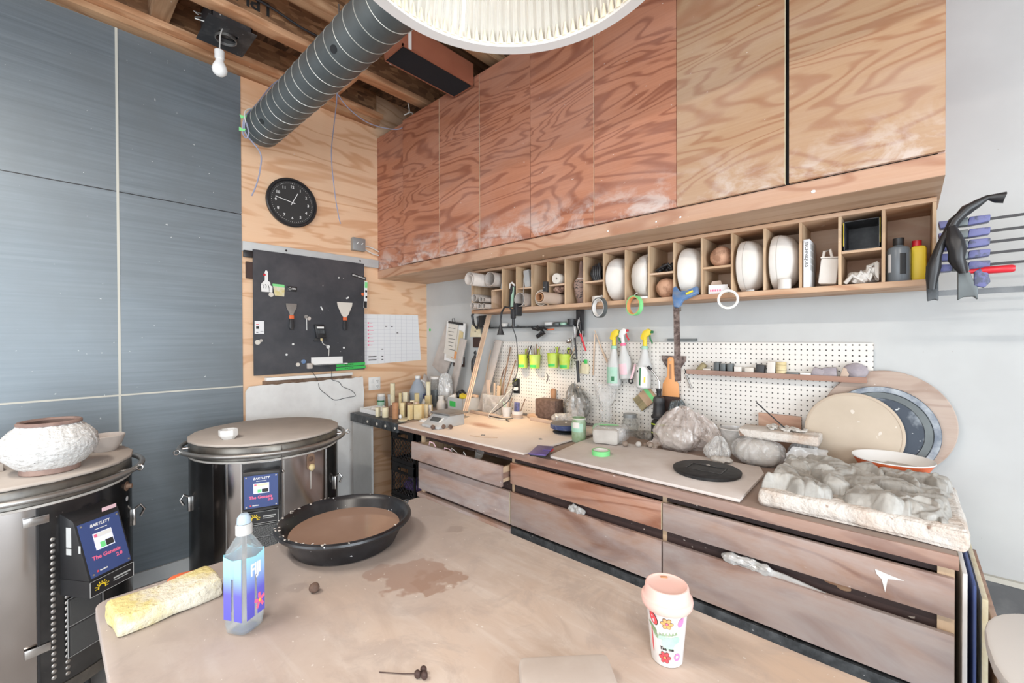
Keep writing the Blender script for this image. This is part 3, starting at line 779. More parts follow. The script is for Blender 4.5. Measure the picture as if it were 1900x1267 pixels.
# left cell: large rolled card sheet on top, six tubes below
t = thing('rolled_card', 'large roll of grey-brown card sticking out at the shelf top left', 'paper roll', (-2.47, 2.20, 2.003), rz=.0, group='tubes and rolls in the cubby shelf')
pts = [(.062 * (1 - i / 90) * math.cos(i / 30 * 2 * PI - 1.0) , .062 * (1 - i / 90) * math.sin(i / 30 * 2 * PI - 1.0)) for i in range(44)]
s = S(); vs = []
for (px, pz) in pts: vs += [(px, 0, pz), (px, .37, pz)]
s._add(vs, [(2 * i, 2 * i + 1, 2 * i + 3, 2 * i + 2) for i in range(len(pts) - 1)])
o = obj('sheet', s, tg, t, sharp=80); md = o.modifiers.new('th', 'SOLIDIFY'); md.thickness = .002
for k, (x, y, z, r, L, l) in enumerate((( -2.345, 2.30, 2.002, .055, .27, 'open grey card roll at the top of the first cubby cell'), (-2.535, 2.31, 1.872, .030, .26, 'upright-ended tube under the big card roll at the shelf left end'),
    (-2.50, 2.26, 1.806, .023, .3, 'middle-left small tube in the first cubby cell'), (-2.445, 2.30, 1.852, .022, .27, 'tube with rolled white tip in the first cubby cell'),
    (-2.545, 2.30, 1.795, .017, .27, 'smallest tube at the bottom left of the first cubby cell'), (-2.40, 2.29, 1.848, .019, .28, 'thin tube right of centre in the first cubby cell'),
    (-2.445, 2.28, 1.800, .022, .28, 'bottom middle tube in the first cubby cell'), (-2.392, 2.28, 1.798, .021, .29, 'bottom right tube in the first cubby cell'))):
    tube_roll(x, y, z, r, L, tg, l)
solo('hole_saw_tin', S().lathe([(0, 0), (.024, 0), (.024, .05), (.020, .052), (.018, .02), (0, .02)], 20), 'steel_dull', 'small round tin on the little shelf in the first cubby cell', 'tin', (-2.30, 2.40, CZ + .1722))
# cell 1: black cone and green tube
t = thing('black_funnel', 'tall black funnel shape wrapped with a pale green strip', 'funnel', (cell(1) - .005, 2.40, FL))
obj('cone', S().lathe([(.035, 0), (.045, .01), (.036, .14), (.028, .17), (.0, .175)], 24), 'black_dusty', t)
s = S().prism([(-.014, 0), (.014, 0), (.02, .15), (-.004, .16)], -.002, .002, frame((.02, -.05, .008), (1, 0, .0), (-.12, .15, 1))); obj('green_strip', s, 'mint', t)
s = S(); s.tube([(-.035, -.01, .15), (-.025, -.02, .185), (.005, -.03, .19), (.032, -.03, .165)], .007, 8); obj('white_collar', s, 'white', t)
# cell 2
s = S().box(-.026, .026, -.07, .07, 0, .125, bev=.002)
solo('grey_box', s, 'grey_panel', 'grey upright box tilted on the upper shelf of the third cubby cell', 'box', (cell(2) + .006, 2.44, CZ + .1705), rot=(0, -.13, 0))
tube_roll(cell(2) - .002, 2.29, FL + .050, .049, .28, tg, 'wide grey cardboard tube on the bottom of the third cubby cell')
# cell 3
tube_roll(cell(3) - .005, 2.36, FL + .0575, .056, .2, 'paper_cream', 'white paper roll behind the brown roll in the fourth cubby cell', name='paper_roll', cat='paper roll')
t = thing('brown_paper_roll', 'brown kraft roll sticking far out of the bottom of the fifth cubby cell', 'paper roll', (cell(4) - .012, 2.175, FL + .040), group='tubes and rolls in the cubby shelf')
obj('outer_layer', S().pipe((0, 0, 0), (0, .30, 0), .038, .034), 'carton', t); obj('inner_layer', S().pipe((0, -.006, 0), (0, .24, 0), .027, .023), 'terracotta', t)
solo('metal_spatula', S().prism([(-.012, 0), (.012, 0), (.004, .20), (-.004, .20)], -.0012, .0012), 'steel_dull', 'thin metal spatula lying at the mouth of the third cubby cell', 'spatula', (-2.00, 2.30, FL + .004), rot=(PI / 2, 0, -1.25))
# cell 4
t = thing('paper_towel', 'small white paper roll on the upper shelf of the fifth cubby cell', 'paper roll', (cell(4) + .005, 2.33, CZ + .1645 + .036), group='tubes and rolls in the cubby shelf')
obj('roll', S().pipe((0, 0, 0), (0, .17, 0), .035, .008), 'paper_cream', t)
t = thing('clip_light', 'grey clip light with clear bulb hanging at the front of the fifth cubby cell', 'clip light', (-1.815, 2.315, 1.86))
obj('body', S().box(-.018, .018, -.012, .012, .0, .075, bev=.004), 'black_dusty', t); obj('bulb', S().ball((0, 0, -.022), (.014, .014, .022)), 'glass', t)
s = S(); s.blob((0, 0, 0), (.052, .07, .024), .010, 26, 3, 4); solo('crumpled_kraft', s, 'leaf_brown', 'crumpled brown patterned paper stuffed under the fifth cell shelf', 'paper', (cell(4) + .003, 2.40, FL + .104))
# cell 5: slim bottle vase
t = thing('bottle_vase', 'slender brown bottle vase with rows of dark notches', 'vase', (cell(5), 2.42, FL))
P = [(.0, 0), (.022, 0), (.026, .006), (.044, .07), (.052, .13), (.045, .155), (.026, .175), (.019, .21), (.012, .27), (.009, .285), (0, .285)]
obj('body', S().lathe(P, 32), 'terracotta' if 0 else 'slip_brown', t)
s = S(); R2 = random.Random(3)
for k in range(60):
    a = R2.uniform(-2.6, -.2); z = R2.uniform(.04, .15); r = .0265 + (z - .006) * .26 if z < .13 else .05
    r = min(r, .0515); m = frame((r * math.cos(a), r * math.sin(a), z), (-math.sin(a), math.cos(a), 0), (0, 0, 1)); s.cbox((0, 0, 0), (.009, .004, .003), m)
obj('notches', s, 'inkblack', t)
obj('neck_ring', S().torus((0, 0, .166), .032, .003, n=24, k=6), 'white', t)
# cell 6
s = S(); s.tube([(-.03, -.02, .01), (-.045, -.03, .05), (-.02, -.04, .09), (.02, -.05, .10), (.03, -.05, .06)], .014, 10)
for k in range(4): s.tube([(-.01 + .014 * k, -.06, .085), (-.008 + .014 * k, -.07, .04), (-.002 + .012 * k, -.055, .0)], .008, 8)
s.blob((0, 0, .06), (.040, .05, .04), .006, 30, 2, 3)
solo('work_glove', s, 'black', 'black rubber glove bunched on the upper shelf of the seventh cubby cell', 'glove', (cell(6) + .005, 2.41, CZ + .159 + .001))
solo('plaster_puck', S().lathe([(0, 0), (.042, 0), (.044, .01), (.044, .036), (.04, .04), (0, .04)], 24), 'plaster', 'round plaster puck under the shelf in the seventh cubby cell', 'plaster mold', (cell(6) + .0, 2.40, FL))
# bowls and plaster molds standing on edge
BP = [(0, -.055), (.115, -.055), (.132, -.048), (.136, -.03), (.130, .0), (.112, .03), (.078, .052), (.04, .06), (0, .061)]
def mold(c, label, rz=0.0, m='plaster', flip=1, sc=1.0, jag=0):
    s = S(); s.lathe([(r * sc, z) for r, z in BP], 48)
    if jag: s.wob(.004, 30, 2, 2)
    s.xf(Matrix.Rotation(flip * PI / 2, 4, 'Y'))
    t = thing('plaster_bowl_mold', label, 'plaster mold', (cell(c), 2.448, FL + .136 * sc + .001), rz=rz, group='plaster bowl molds in the cubby shelf')
    obj('dome', s, m, t, sharp=50)
    if c in (12, 13):
        obj('casting_seam', S().torus((0, 0, 0), .1342 * sc, .0016, Matrix.Rotation(PI / 2, 4, 'Y') @ Matrix.Translation((0, 0, -.02)), 48, 6), 'clay_dry', t)
mold(7, 'white plaster bowl mold left of the chipped one, in the eighth cubby cell', 0)
mold(8, 'chipped plaster mold with ragged rim and flat white face to the right', 0, flip=-1, jag=1)
mold(10, 'smooth white plaster bowl mold behind the blue square handle', 0)
mold(12, 'plaster bowl mold with worn greyish foot, right of the upper cork-coloured ball', 0, sc=.98)
mold(13, 'largest plaster bowl mold, with a seam, above the small white cylinder', 0, sc=1.0)
# cell 9
s = S()
for k in range(6): s.ball((-.035 + .014 * k, -.03 + .01 * (k % 2), .018 + .012 * (k % 3)), (.016, .02, .016), sub=2)
s.tube([(-.05, -.05, .015), (-.01, -.07, .03), (.03, -.07, .045), (.05, -.06, .02)], .007, 8); s.pipe((.04, -.06, .018), (.058, -.065, .018), .012, .008, 14)
solo('hose_fitting', s, 'black', 'tangle of black metal fittings on the upper shelf of the tenth cubby cell', 'fitting', (cell(9), 2.43, CZ + .167))
def ball_mold(c, z, r, label):
    solo('wooden_ball', S().lathe([(0, -r)] + [(r * math.sin(a * PI / 20), -r * math.cos(a * PI / 20)) for a in range(1, 20)] + [(0, r)], 32), 'cork_ball', label, 'ball', (cell(c) + .004, 2.40, z + r), group='reddish-brown balls in the cubby shelf')
ball_mold(9, FL, .056, 'reddish-brown ball at the bottom of a cubby cell right of the chipped mold')
ball_mold(11, CZ + .167, .054, 'cracked brown ball on the upper shelf between two plaster molds')
t = thing('small_carton', 'small white and pink carton with open flap under the cracked ball', 'carton', (cell(11) - .008, 2.39, FL), rz=.25)
obj('box', S().box(-.045, .045, -.025, .025, 0, .048, bev=.001), 'paper', t)
s = S()
for k in range(5): s.box(-.038 + .011 * k, -.031 + .011 * k, -.0256, -.0252, .014, .024)
obj('print', s, 'pink_print', t)
obj('flap', S().prism([(-.04, 0), (.02, 0), (.01, .028), (-.03, .024)], -.0008, .0008, frame((0, .02, .048), (1, 0, 0), (0, -.4, 1))), 'carton', t)
solo('white_cylinder', S().lathe([(0, 0), (.026, 0), (.027, .002), (.027, .046), (.024, .048), (0, .048)], 28), 'plaster', 'small white cylinder in front of the largest bowl mold', 'cylinder', (-.425, 2.352, FL))
solo('chalk_stub', S().box(-.018, .018, -.006, .006, 0, .01, bev=.002), 'steel_dull', 'small metal stub at the front edge below a plaster mold', 'stub', (cell(12) + .01, 2.345, FL))
solo('white_tile', S().box(-.03, .03, -.02, .02, 0, .012, bev=.001), 'white', 'small white tile at the front edge of the cell with the chipped mold', 'tile', (cell(8) + .035, 2.345, FL))
# cell 14: book and square bottle
t = thing('book', 'thin white book standing upright with letters down its spine', 'book', (-.338, 2.44, FL))
obj('cover', S().box(-.012, .012, -.095, .095, 0, .218, bev=.001), 'paper', t)
obj('page_block', S().box(-.0095, .0095, -.092, .096, .003, .215), 'paper_cream', t)
text('spine_title', 'TECHNIQUES', .019, 'inkblack', t, frame((0, -.0955, .15), (0, 0, -1), (1, 0, 0)), bold=.0002)
s = S()
for k in range(4):
    for j in range(3): s.box(.0121, .0125, -.07 + .04 * j, -.04 + .04 * j, .08 + .032 * k, .105 + .032 * k)
obj('cover_pictures', s, 'grey_panel', t)
t = thing('square_jug', 'white square bottle with loop handle and red print leaning beside the book', 'bottle', (-.266, 2.425, FL + .012), rot=(0, .10, 0.0))
s = S().box(-.034, .034, -.05, .05, 0, .115, bev=.008); s.box(-.036, .036, -.052, .052, .115, .122, bev=.003)
obj('body', s, 'plaster', t)
obj('handle', S().tube([(-.03, -.02, .118), (-.028, -.02, .15), (-.008, -.02, .158), (.004, -.02, .12)], .006, 8), 'plaster', t)
s = S()
for k in range(6): s.box(.0342, .0346, -.035 + .004 * (k % 2), .03 - .006 * (k % 3), .025 + .013 * k, .031 + .013 * k)
obj('print', s, 'pink_print', t)
# cell 15
t = thing('black_open_box', 'black open-fronted box on the upper shelf with a yellow edge', 'box', (cell(15), 2.34, CZ + .1705))
s = S(); s.box(-.058, .060, .0, .17, 0, .003); s.box(-.058, -.055, 0, .17, 0, .125); s.box(.057, .060, 0, .17, 0, .125); s.box(-.058, .06, 0, .17, .122, .125); s.box(-.058, .06, .165, .17, 0, .125)
obj('shell', s, 'black_dusty', t)
s = S(); s.box(-.060, -.058, -.001, .004, .02, .122); s.box(.0601, .0615, -.001, .004, .02, .125); obj('yellow_edge', s, 'yellow', t)
s = S(); s.blob((0, 0, .032), (.052, .08, .032), .012, 22, 5, 4)
for k in range(3): s.tube([(-.055 + .03 * k, -.07, .01), (-.03 + .03 * k, -.085, .04 + .01 * k), (.0 + .025 * k, -.08, .015), (.03 + .01 * k, -.07, .045 + .02 * k)], .009, 8)
s.tube([(.02, -.06, .03), (.025, -.07, .075), (.045, -.06, .09), (.05, -.06, .04)], .01, 8)
solo('folded_cloth', s, 'cloth', 'crumpled white cloth stuffed below the black open box', 'cloth', (cell(15), 2.44, FL))
# cell 16
t = thing('ink_bottle', 'dark blue-grey round bottle with black cap and white label', 'bottle', (-.028, 2.40, FL))
obj('body', S().lathe([(0, 0), (.036, 0), (.038, .004), (.038, .128), (.034, .142), (.016, .150), (.016, .156), (0, .156)], 32), 'amber_ink', t)
obj('cap', S().lathe([(.017, .152), (.018, .154), (.018, .182), (0, .184)], 24), 'black', t)
def wrap(r, a0, a1, z0, z1, n=10, off=.0006):
    s = S(); vs = []
    for i in range(n + 1):
        a = a0 + (a1 - a0) * i / n; vs += [((r + off) * math.cos(a), (r + off) * math.sin(a), z0), ((r + off) * math.cos(a), (r + off) * math.sin(a), z1)]
    s._add(vs, [(2 * i, 2 * i + 2, 2 * i + 3, 2 * i + 1) for i in range(n)]); return s
obj('label', wrap(.038, -2.55, -2.2, .04, .115), 'paper', t); obj('label', wrap(.038, -1.45, -.9, .03, .115), 'black', t, label='black label with small print')
t = thing('yellow_bottle', 'yellow bottle with red cap behind the dark ink bottle', 'bottle', (.028, 2.45, FL))
obj('body', S().box(-.02, .03, -.035, .035, 0, .148, bev=.014), 'yellow', t); obj('cap', S().lathe([(0, .14), (.015, .142), (.015, .172), (0, .175)], 20), 'red', t)

# ---------------------------------------------------------------- things hung on the cubby shelf front
def hang_tape(x, z, R0, m, inner, label, yaw):
    t = thing('tape_roll', label, 'tape roll', (x, 2.296, z), rz=yaw, group='tape rolls hanging from the cubby shelf')
    obj('tape', S().pipe((0, -.012, 0), (0, .012, 0), R0, R0 - .007, 40), m, t)
    obj('core', S().pipe((0, -.0122, 0), (0, .0122, 0), R0 - .007, R0 - .011, 40), inner, t)
    obj('hook', S().tube([(0, 0, R0 - .012), (.004, .0, R0 + .004), (.002, .012, R0 + .012), (0, .024, R0 + .010)], .0025, 6), 'cable_white', t)
hang_tape(-1.385, 1.735, .062, 'duct', 'white', 'grey tape roll with white core hanging from the shelf edge', -.35)
hang_tape(-1.155, 1.735, .058, 'green_tape', 'peach', 'green tape roll hanging below the chipped plaster mold', -.35)
hang_tape(-.655, 1.738, .048, 'white', 'paper_cream', 'thin white tape ring hanging below the small pink carton', .3)
# combination square
t = thing('combination_square', 'dusty steel rule with blue square head hanging below the cubby shelf', 'square', (-.925, 2.322, 1.81), rot=(.0, -.215, 0))
t.rotation_euler = (-.42, -.20, 0); t.location.z = 1.782
obj('rule', S().box(-.016, .016, -.0015, .0015, -.50, .03), 'rust_metal', t)
obj('head', S().prism([(-.022, -.075), (.0, -.09), (.03, -.055), (.115, -.05), (.12, -.012), (.06, -.010), (.03, .0), (.014, .045), (-.004, .04), (-.018, -.01)], -.010, .010, frame((0, -.004, .0), (1, 0, .18), (-.18, 0, 1)), bev=.002), 'blue_tool', t)
obj('level_vial', S().cyl((.062, -.016, -.022), (.098, -.016, -.015), .006), 'yellow', t)
obj('lock_knob', S().cyl((.02, 0, -.085), (.02, 0, -.105), .006), 'steel_dull', t)
# clip lamp on a gooseneck
t = thing('clip_lamp', 'black gooseneck clip lamp clamped to the shelf, its head pointing down', 'lamp', (-2.06, 2.30, 1.75))
s = S(); s.box(-.018, .018, -.03, .03, -.04, .05, bev=.006); s.box(-.03, .005, -.045, -.02, -.06, .01, bev=.005); s.cyl((-.01, -.035, -.06), (-.01, -.035, -.12), .010)
obj('clamp_body', s, 'black_dusty', t)
obj('gooseneck', S().tube([(-.01, -.035, -.02), (-.03, -.05, .02), (-.07, -.06, .025), (-.10, -.06, -.01), (-.112, -.06, -.06), (-.113, -.06, -.11)], .007, 8), 'black', t)
obj('shade', S().lathe([(.009, 0), (.012, -.02), (.026, -.065), (.028, -.07), (.024, -.066), (.010, -.02)], 24, Matrix.Translation((-.113, -.06, -.105)), close=False), 'black_dusty', t)
obj('bulb', S().ball((-.113, -.06, -.155), (.013, .013, .012)), 'lamp_bulb', t)
lt = bpy.data.lights.new('clip_lamp_light', 'SPOT'); lt.energy = 16; lt.color = (1.0, .70, .42); lt.spot_size = 2.4; lt.spot_blend = .8; lt.shadow_soft_size = .03
lo = bpy.data.objects.new('clip_lamp_light', lt); C.objects.link(lo); lo.location = (-2.173, 2.24, 1.565); lo.rotation_euler = (0, 0, 0)
s = S(); s.tube([(-.02, -.03, -.11), (.0, -.02, -.13), (.03, -.01, -.15), (-.02, -.03, -.19)], .012, 8); s.tube([(-.01, -.03, -.14), (.05, -.03, -.125), (.085, -.03, -.14)], .009, 8); s.tube([(-.01, -.03, -.14), (-.05, -.04, -.13), (-.06, -.04, -.115)], .008, 8); s.tube([(.02, -.03, -.15), (.06, -.03, -.165), (-.015, -.03, -.20)], .008, 8)
t2 = thing('spring_clamp', 'black spring clamp with orange tip gripping the magnetic bar beside the lamp', 'clamp', (-2.06, 2.568, 1.752))
obj('jaws', s, 'black', t2); obj('tip', S().cyl((.085, -.03, -.14), (.145, -.03, -.137), .005), 'orange', t2)
cable([(-2.095, 2.275, 1.64), (-2.10, 2.33, 1.54), (-2.104, 2.35, 1.342), (-2.136, 2.35, 1.241), (-2.20, 2.36, 1.09), (-2.33, 2.33, .985), (-2.36, 2.30, .96), (-2.25, 2.29, .956), (-2.18, 2.31, .956), (-2.13, 2.32, .962), (-2.16, 2.28, .956), (-2.10, 2.25, .956)], .0035, 'cable_dark', 'thin black lamp cord running down the pegboard onto the bench')
cable([(-2.30, 2.50, 1.16), (-2.33, 2.38, 1.05), (-2.36, 2.33, .99), (-2.33, 2.27, .955), (-2.22, 2.25, .955), (-2.16, 2.27, .955)], .003, 'cable_white', 'thin white cord curling beside the brush cups')

# ---------------------------------------------------------------- pegboard and what hangs on it
PZ0, PZ1, PX0, PX1 = .952, 1.522, -2.58, -.115
t = thing('pegboard', 'long white pegboard panel screwed to the wall above the bench', 'pegboard', (0, 0, 0))
obj('panel', S().box(PX0, PX1, 2.583, 2.5895, PZ0, PZ1), 'pegboard', t)
s = S(); s.box(PX0, PX1, 2.5898, 2.5995, PZ1 - .03, PZ1); s.box(PX0, PX1, 2.5898, 2.5995, PZ0, PZ0 + .03); obj('batten', s, 'wood_palex', t)
solo('shelf_strip', S().box(-.0865, .0865, -.02, 0, -.006, .006), 'duct', 'thin grey metal strip on the wall just above the pegboard behind the square', 'metal strip', (-.995, 2.5985, 1.537))
PF = 2.583
# magnetic bar with small things
t = thing('magnetic_bar', 'long dark magnetic tool bar on the wall under the left of the cubby shelf', 'bar', (-2.245, 2.599, 1.632))
obj('bar', S().box(-.50, .50, -.06, 0, 0, .012, bev=.001), 'black_iron', t)
obj('end_box', S().box(-.50, -.395, -.045, 0, .0125, .115, bev=.002), 'black', t)
bz = 1.6445
def small(name, s, m, label, cat, x, y=2.57, z=bz, group='small things on the magnetic bar'): return solo(name, s, m, label, cat, (x, y, z), group=group)
small('white_bowl', S().lathe([(0, 0), (.014, 0), (.022, .014), (.020, .016), (.010, .005), (0, .005)], 20), 'plaster', 'small shallow dish at the left end of the dark magnetic bar', 'dish', -2.625, 2.525)
small('white_bowl', S().lathe([(0, 0), (.022, 0), (.030, .028), (.027, .028), (.018, .006), (0, .006)], 24), 'plaster', 'white ribbed bowl on the magnetic bar left of the lamp head', 'dish', -2.44, 2.565)
small('white_bowl', S().lathe([(0, 0), (.018, 0), (.026, .012), (.023, .014), (.012, .005), (0, .005)], 20), 'grey_panel', 'grey saucer on the magnetic bar behind the lamp head', 'dish', -2.33, 2.565)
small('tin_tube', S().box(-.035, .035, -.012, .012, 0, .026, bev=.006), 'white', 'white crumpled paint tube on the magnetic bar right of the orange clamp tip', 'tube', -1.98, 2.565)
small('putty_dish', S().lathe([(0, 0), (.028, 0), (.032, .018), (.02, .024), (0, .022)], 20), 'duct', 'grey putty lump on the magnetic bar', 'putty', -1.905, 2.565)
small('putty_dish', S().lathe([(0, 0), (.026, 0), (.03, .016), (.018, .022), (0, .02)], 20), 'mint', 'pale green putty lump on the magnetic bar', 'putty', -1.845, 2.565)
small('dark_dish', S().lathe([(0, 0), (.014, 0), (.032, .026), (.029, .028), (.01, .008), (0, .008)], 22), 'black_dusty', 'dark little dish on the magnetic bar left of the pink one', 'dish', -1.785, 2.565) if 0 else None
small('dark_dish', S().lathe([(0, 0), (.014, 0), (.026, .024), (.023, .026), (.01, .008), (0, .008)], 22), 'black_dusty', 'dark little dish on the magnetic bar left of the pink lump', 'dish', -1.773, 2.568)
small('black_jar', S().lathe([(0, 0), (.014, 0), (.016, .03), (0, .03)], 16), 'black_dusty', 'tiny black jar next to the hanging knife strip', 'jar', -1.762, 2.5) if 0 else None
# upright knife strip with tools
t = thing('knife_strip', 'upright black magnetic strip hanging from the shelf, covered with tools', 'tool strip', (-1.70, 2.56, 1.62))
obj('strip', S().box(-.032, .032, -.004, .004, -.06, .145, bev=.001), 'black_dusty', t)
obj('end_cup', S().lathe([(0, 0), (.026, 0), (.03, .045), (0, .045)], 18, Matrix.Translation((-.075, -.0, .022))), 'black_dusty', t)
def tool(x0, z0, x1, z1, r, m, label, name='tool', y=2.535, tip=None, cat='tool'):
    t = thing(name, label, cat, (x0, y, z0), group='tools hanging on the knife strip')
    d = Vector((x1 - x0, 0, z1 - z0))
    obj('handle', S().tube([(0, 0, 0), d * .3, d], r, 8, rf=lambda u: r * (1 - .25 * u)), m, t)
    if tip:
        obj('tip', S().tube([(0, 0, 0), -d * tip], r * .3, 6), 'steel_dull', t)
tool(-1.705, 1.39, -1.695, 1.24, .013, 'black', 'black twisted handled knife at the bottom of the hanging tool strip', 'knife', 2.53, tip=.7, cat='knife')
tool(-1.68, 1.58, -1.635, 1.46, .008, 'red', 'red-handled needle tool on the right of the hanging tool strip', 'needle_tool', 2.53, tip=.5)
tool(-1.72, 1.63, -1.715, 1.46, .006, 'steel', 'slim steel tool at the middle of the hanging tool strip', 'steel_tool', 2.525)
tool(-1.70, 1.68, -1.735, 1.50, .006, 'steel_dull', 'dull steel rib tool at the top left of the hanging tool strip', 'steel_tool', 2.54)
tool(-1.665, 1.60, -1.675, 1.38, .005, 'steel_dull', 'long dull steel tool beside the red handle', 'steel_tool', 2.54)
tool(-1.715, 1.55, -1.70, 1.40, .007, 'black', 'black ribbed tool handle in the middle of the hanging tool strip', y=2.515, tip=.5)
tool(-1.735, 1.60, -1.745, 1.47, .004, 'steel_dull', 'short thin pick at the left of the hanging tool strip', y=2.525, tip=.3)
tool(-1.69, 1.66, -1.67, 1.50, .006, 'black_dusty', 'dark slim tool high on the hanging tool strip', y=2.54, tip=.2)
t = thing('scissors', 'black-handled scissors hanging left of the knife', 'scissors', (-1.765, 2.53, 1.45), group='tools hanging on the knife strip')
s = S(); s.torus((-.005, 0, 0), .02, .0035, frame((0, 0, 0), (1, 0, 0), (0, 0, 1)), 20, 6); s.torus((.022, 0, 0), .018, .0035, frame((.018, 0, -.03), (1, 0, 0), (0, 0, 1)), 20, 6); obj('handles', s, 'black', t)
obj('blades', S().tube([(.0, 0, .02), (.03, 0, .10)], .004, 6).tube([(.01, 0, -.02), (-.005, 0, -.12)], .0025, 6), 'steel', t)
t = thing('ladle', 'small steel measuring ladle hanging left of the tool strip', 'ladle', (-1.775, 2.53, 1.53), group='tools hanging on the knife strip')
obj('bowl', S().lathe([(0, -.02), (.014, -.016), (.022, 0), (.020, 0), (.012, -.013), (0, -.016)], 20, Matrix.Rotation(.9, 4, 'X')), 'steel', t)
obj('stem', S().tube([(.02, 0, 0), (.05, .005, .03), (.06, .01, .08)], .003, 6), 'steel_dull', t)
# lime cups
ORD = ['first ', 'second ', 'third ', 'fourth ', 'fifth ']
def mug_cup(x, z, label, tools, rz=0):
    t = thing('hanging_cup', label, 'cup', (x, PF - .052, z), rz=rz, group='lime green plastic cups on the pegboard')
    obj('cup_body', S().lathe([(0, 0), (.036, 0), (.045, .105), (.042, .105), (.034, .005), (0, .005)], 36), 'lime', t)
    obj('wall_tab', S().box(-.012, .012, .040, .05, .06, .15, bev=.004), 'lime', t)
    obj('printed_band', wrap(.0378, -2.6, -.6, .008, .032, 12, .0006), 'green', t)
    for k, (dx_, dy, h, r, m, tilt, nm) in enumerate(tools):
        o = solo(nm, S().tube([(0, 0, 0), (tilt[0] * .5, tilt[1] * .5, h * .5), (tilt[0], tilt[1], h)], r, 8), m, '', 'tool', (x + dx_, PF - .052 + dy, z + .0105 + r))
        o['label'] = ORD[k] + {'wooden_tool': 'wooden tool in the %s', 'steel_tool': 'steel tool in the %s', 'dark_tool': 'dark handled tool in the %s'}[nm] % label.replace(' hanging on the pegboard', '')
        o['group'] = 'tools standing in the lime cups'
W, ST, DK = 'wooden_tool', 'steel_tool', 'dark_tool'
mug_cup(-2.215, 1.318, 'first lime green cup from the left hanging on the pegboard', [(.0, 0, .15, .005, 'brown', (.06, 0), W), (.01, .005, .16, .004, 'black', (.075, .0), DK)])
mug_cup(-2.092, 1.320, 'second lime green cup from the left hanging on the pegboard', [(.0, 0, .17, .005, 'brown', (.02, 0), W), (-.01, 0, .15, .003, 'steel', (-.045, 0), ST), (.01, 0, .15, .004, 'wood_pale', (.04, 0), W), (.0, .01, .16, .003, 'steel', (.05, 0), ST), (.01, -.01, .14, .004, 'brown', (-.01, 0), W)])
mug_cup(-1.918, 1.334, 'third lime green cup from the left hanging on the pegboard', [(.0, 0, .13, .004, 'steel', (.03, 0), ST), (-.01, 0, .12, .005, 'steel_dull', (-.02, 0), ST), (.01, 0, .14, .004, 'brown', (.05, 0), W)])
mug_cup(-1.812, 1.330, 'rightmost lime green cup hanging on the pegboard by the tool strip', [(.0, 0, .12, .006, 'brown', (.05, 0), W), (.01, .005, .15, .004, 'wood_pale', (.08, 0), W), (-.005, 0, .11, .005, 'steel_dull', (-.01, 0), ST)])
# switch plate with clips
t = thing('black_outlet', 'black outlet plate with two plugs on the left of the pegboard', 'outlet', (-2.325, PF, 1.165))
obj('plate', S().box(-.035, .035, -.006, 0, -.06, .06, bev=.002), 'black', t)
obj('plug', S().box(-.02, .015, -.035, -.006, .005, .035, bev=.004), 'black_dusty', t); obj('plug', S().box(-.018, .022, -.032, -.006, -.035, -.008, bev=.004), 'white', t)
solo('green_strip', S().prism([(-.04, -.03), (.05, .03), (.056, .036), (-.03, -.02)], -.001, .001), 'lime', 'thin green strip stuck across the black outlet', 'strip', frame((-2.35, PF - .03, 1.19), (1, 0, 0), (0, 0, 1)).to_translation(), rot=(PI / 2, 0, 0))
cable([(-2.02, PF - .004, 1.285), (-2.005, PF - .004, 1.262), (-2.008, PF - .004, 1.235), (-2.02, PF - .004, 1.215)], .003, 'cable_dark', 'small black curved hook in the middle of the pegboard')
# yellow tag behind the knife
t = thing('yellow_sponge_tag', 'pale yellow fan-shaped sponge hanging behind the knife handle', 'sponge', (-1.675, PF - .012, 1.345))
obj('fan', S().prism([(-.045, -.045), (.035, -.05), (.045, .0), (.02, .04), (-.015, .035)], -.008, .008, frame((0, 0, 0), (1, 0, 0), (0, 0, 1)), bev=.002), 'cream', t); obj('green_tip', S().box(.005, .03, -.012, -.006, .025, .055, bev=.003), 'green', t)
# hanging sticks
solo('hanging_stick', S().cyl((0, 0, 0), (-.014, 0, -.285), .0045), 'dowel', 'straight thin wooden stick hanging in front of the pegboard', 'stick', (-1.588, 2.57, 1.575))
s = S(); s.tube([(0, 0, 0), (.055, .0, -.13), (.13, 0, -.28), (.125, 0, -.345)], .006, 8, rf=lambda u: .003 + .006 * u)
solo('hanging_stick', s, 'dowel', 'slanting thin wooden stick ending beside the left spray bottle', 'stick', (-1.585, 2.565, 1.60))
# spray bottles
def spray(x, z, label, head, trig, collar, lab, rzl=0.0, tilt=0.0, liquid='hdpe', small_=False):
    t = thing('spray_bottle', label, 'spray bottle', (x, PF - .052, z), rot=(0, tilt, rzl), group='spray bottles hanging on the pegboard')
    q = .88 if small_ else 1
    obj('bottle_body', S().lathe([(r * q, zz * q) for r, zz in [(0, 0), (.040, 0), (.045, .006), (.046, .12), (.042, .15), (.028, .19), (.018, .235), (.016, .245), (0, .245)]], 36), liquid, t)
    obj('collar', S().lathe([(r * q, zz * q) for r, zz in [(.018, .243), (.020, .245), (.020, .262), (.016, .264), (0, .264)]], 24), collar, t)
    s = S(); s.cyl((0, 0, .262 * q), (0, 0, .315 * q), .013 * q)
    s.prism([(-.028 * q, .312 * q), (-.012 * q, .355 * q), (.02 * q, .372 * q), (.04 * q, .36 * q), (.035 * q, .335 * q), (.012 * q, .318 * q), (.01 * q, .30 * q), (-.012 * q, .30 * q)], -.012 * q, .012 * q, frame((0, 0, 0), (1, 0, 0), (0, 0, 1)), bev=.003)
    obj('spray_head', s, head, t)
    obj('nozzle', S().box(.036 * q, .052 * q, -.008, .008, .343 * q, .36 * q, bev=.003), trig, t)
    obj('trigger', S().tube([(.03 * q, 0, .335 * q), (.034 * q, 0, .31 * q), (.05 * q, 0, .28 * q)], .005, 8), trig, t)
    return t
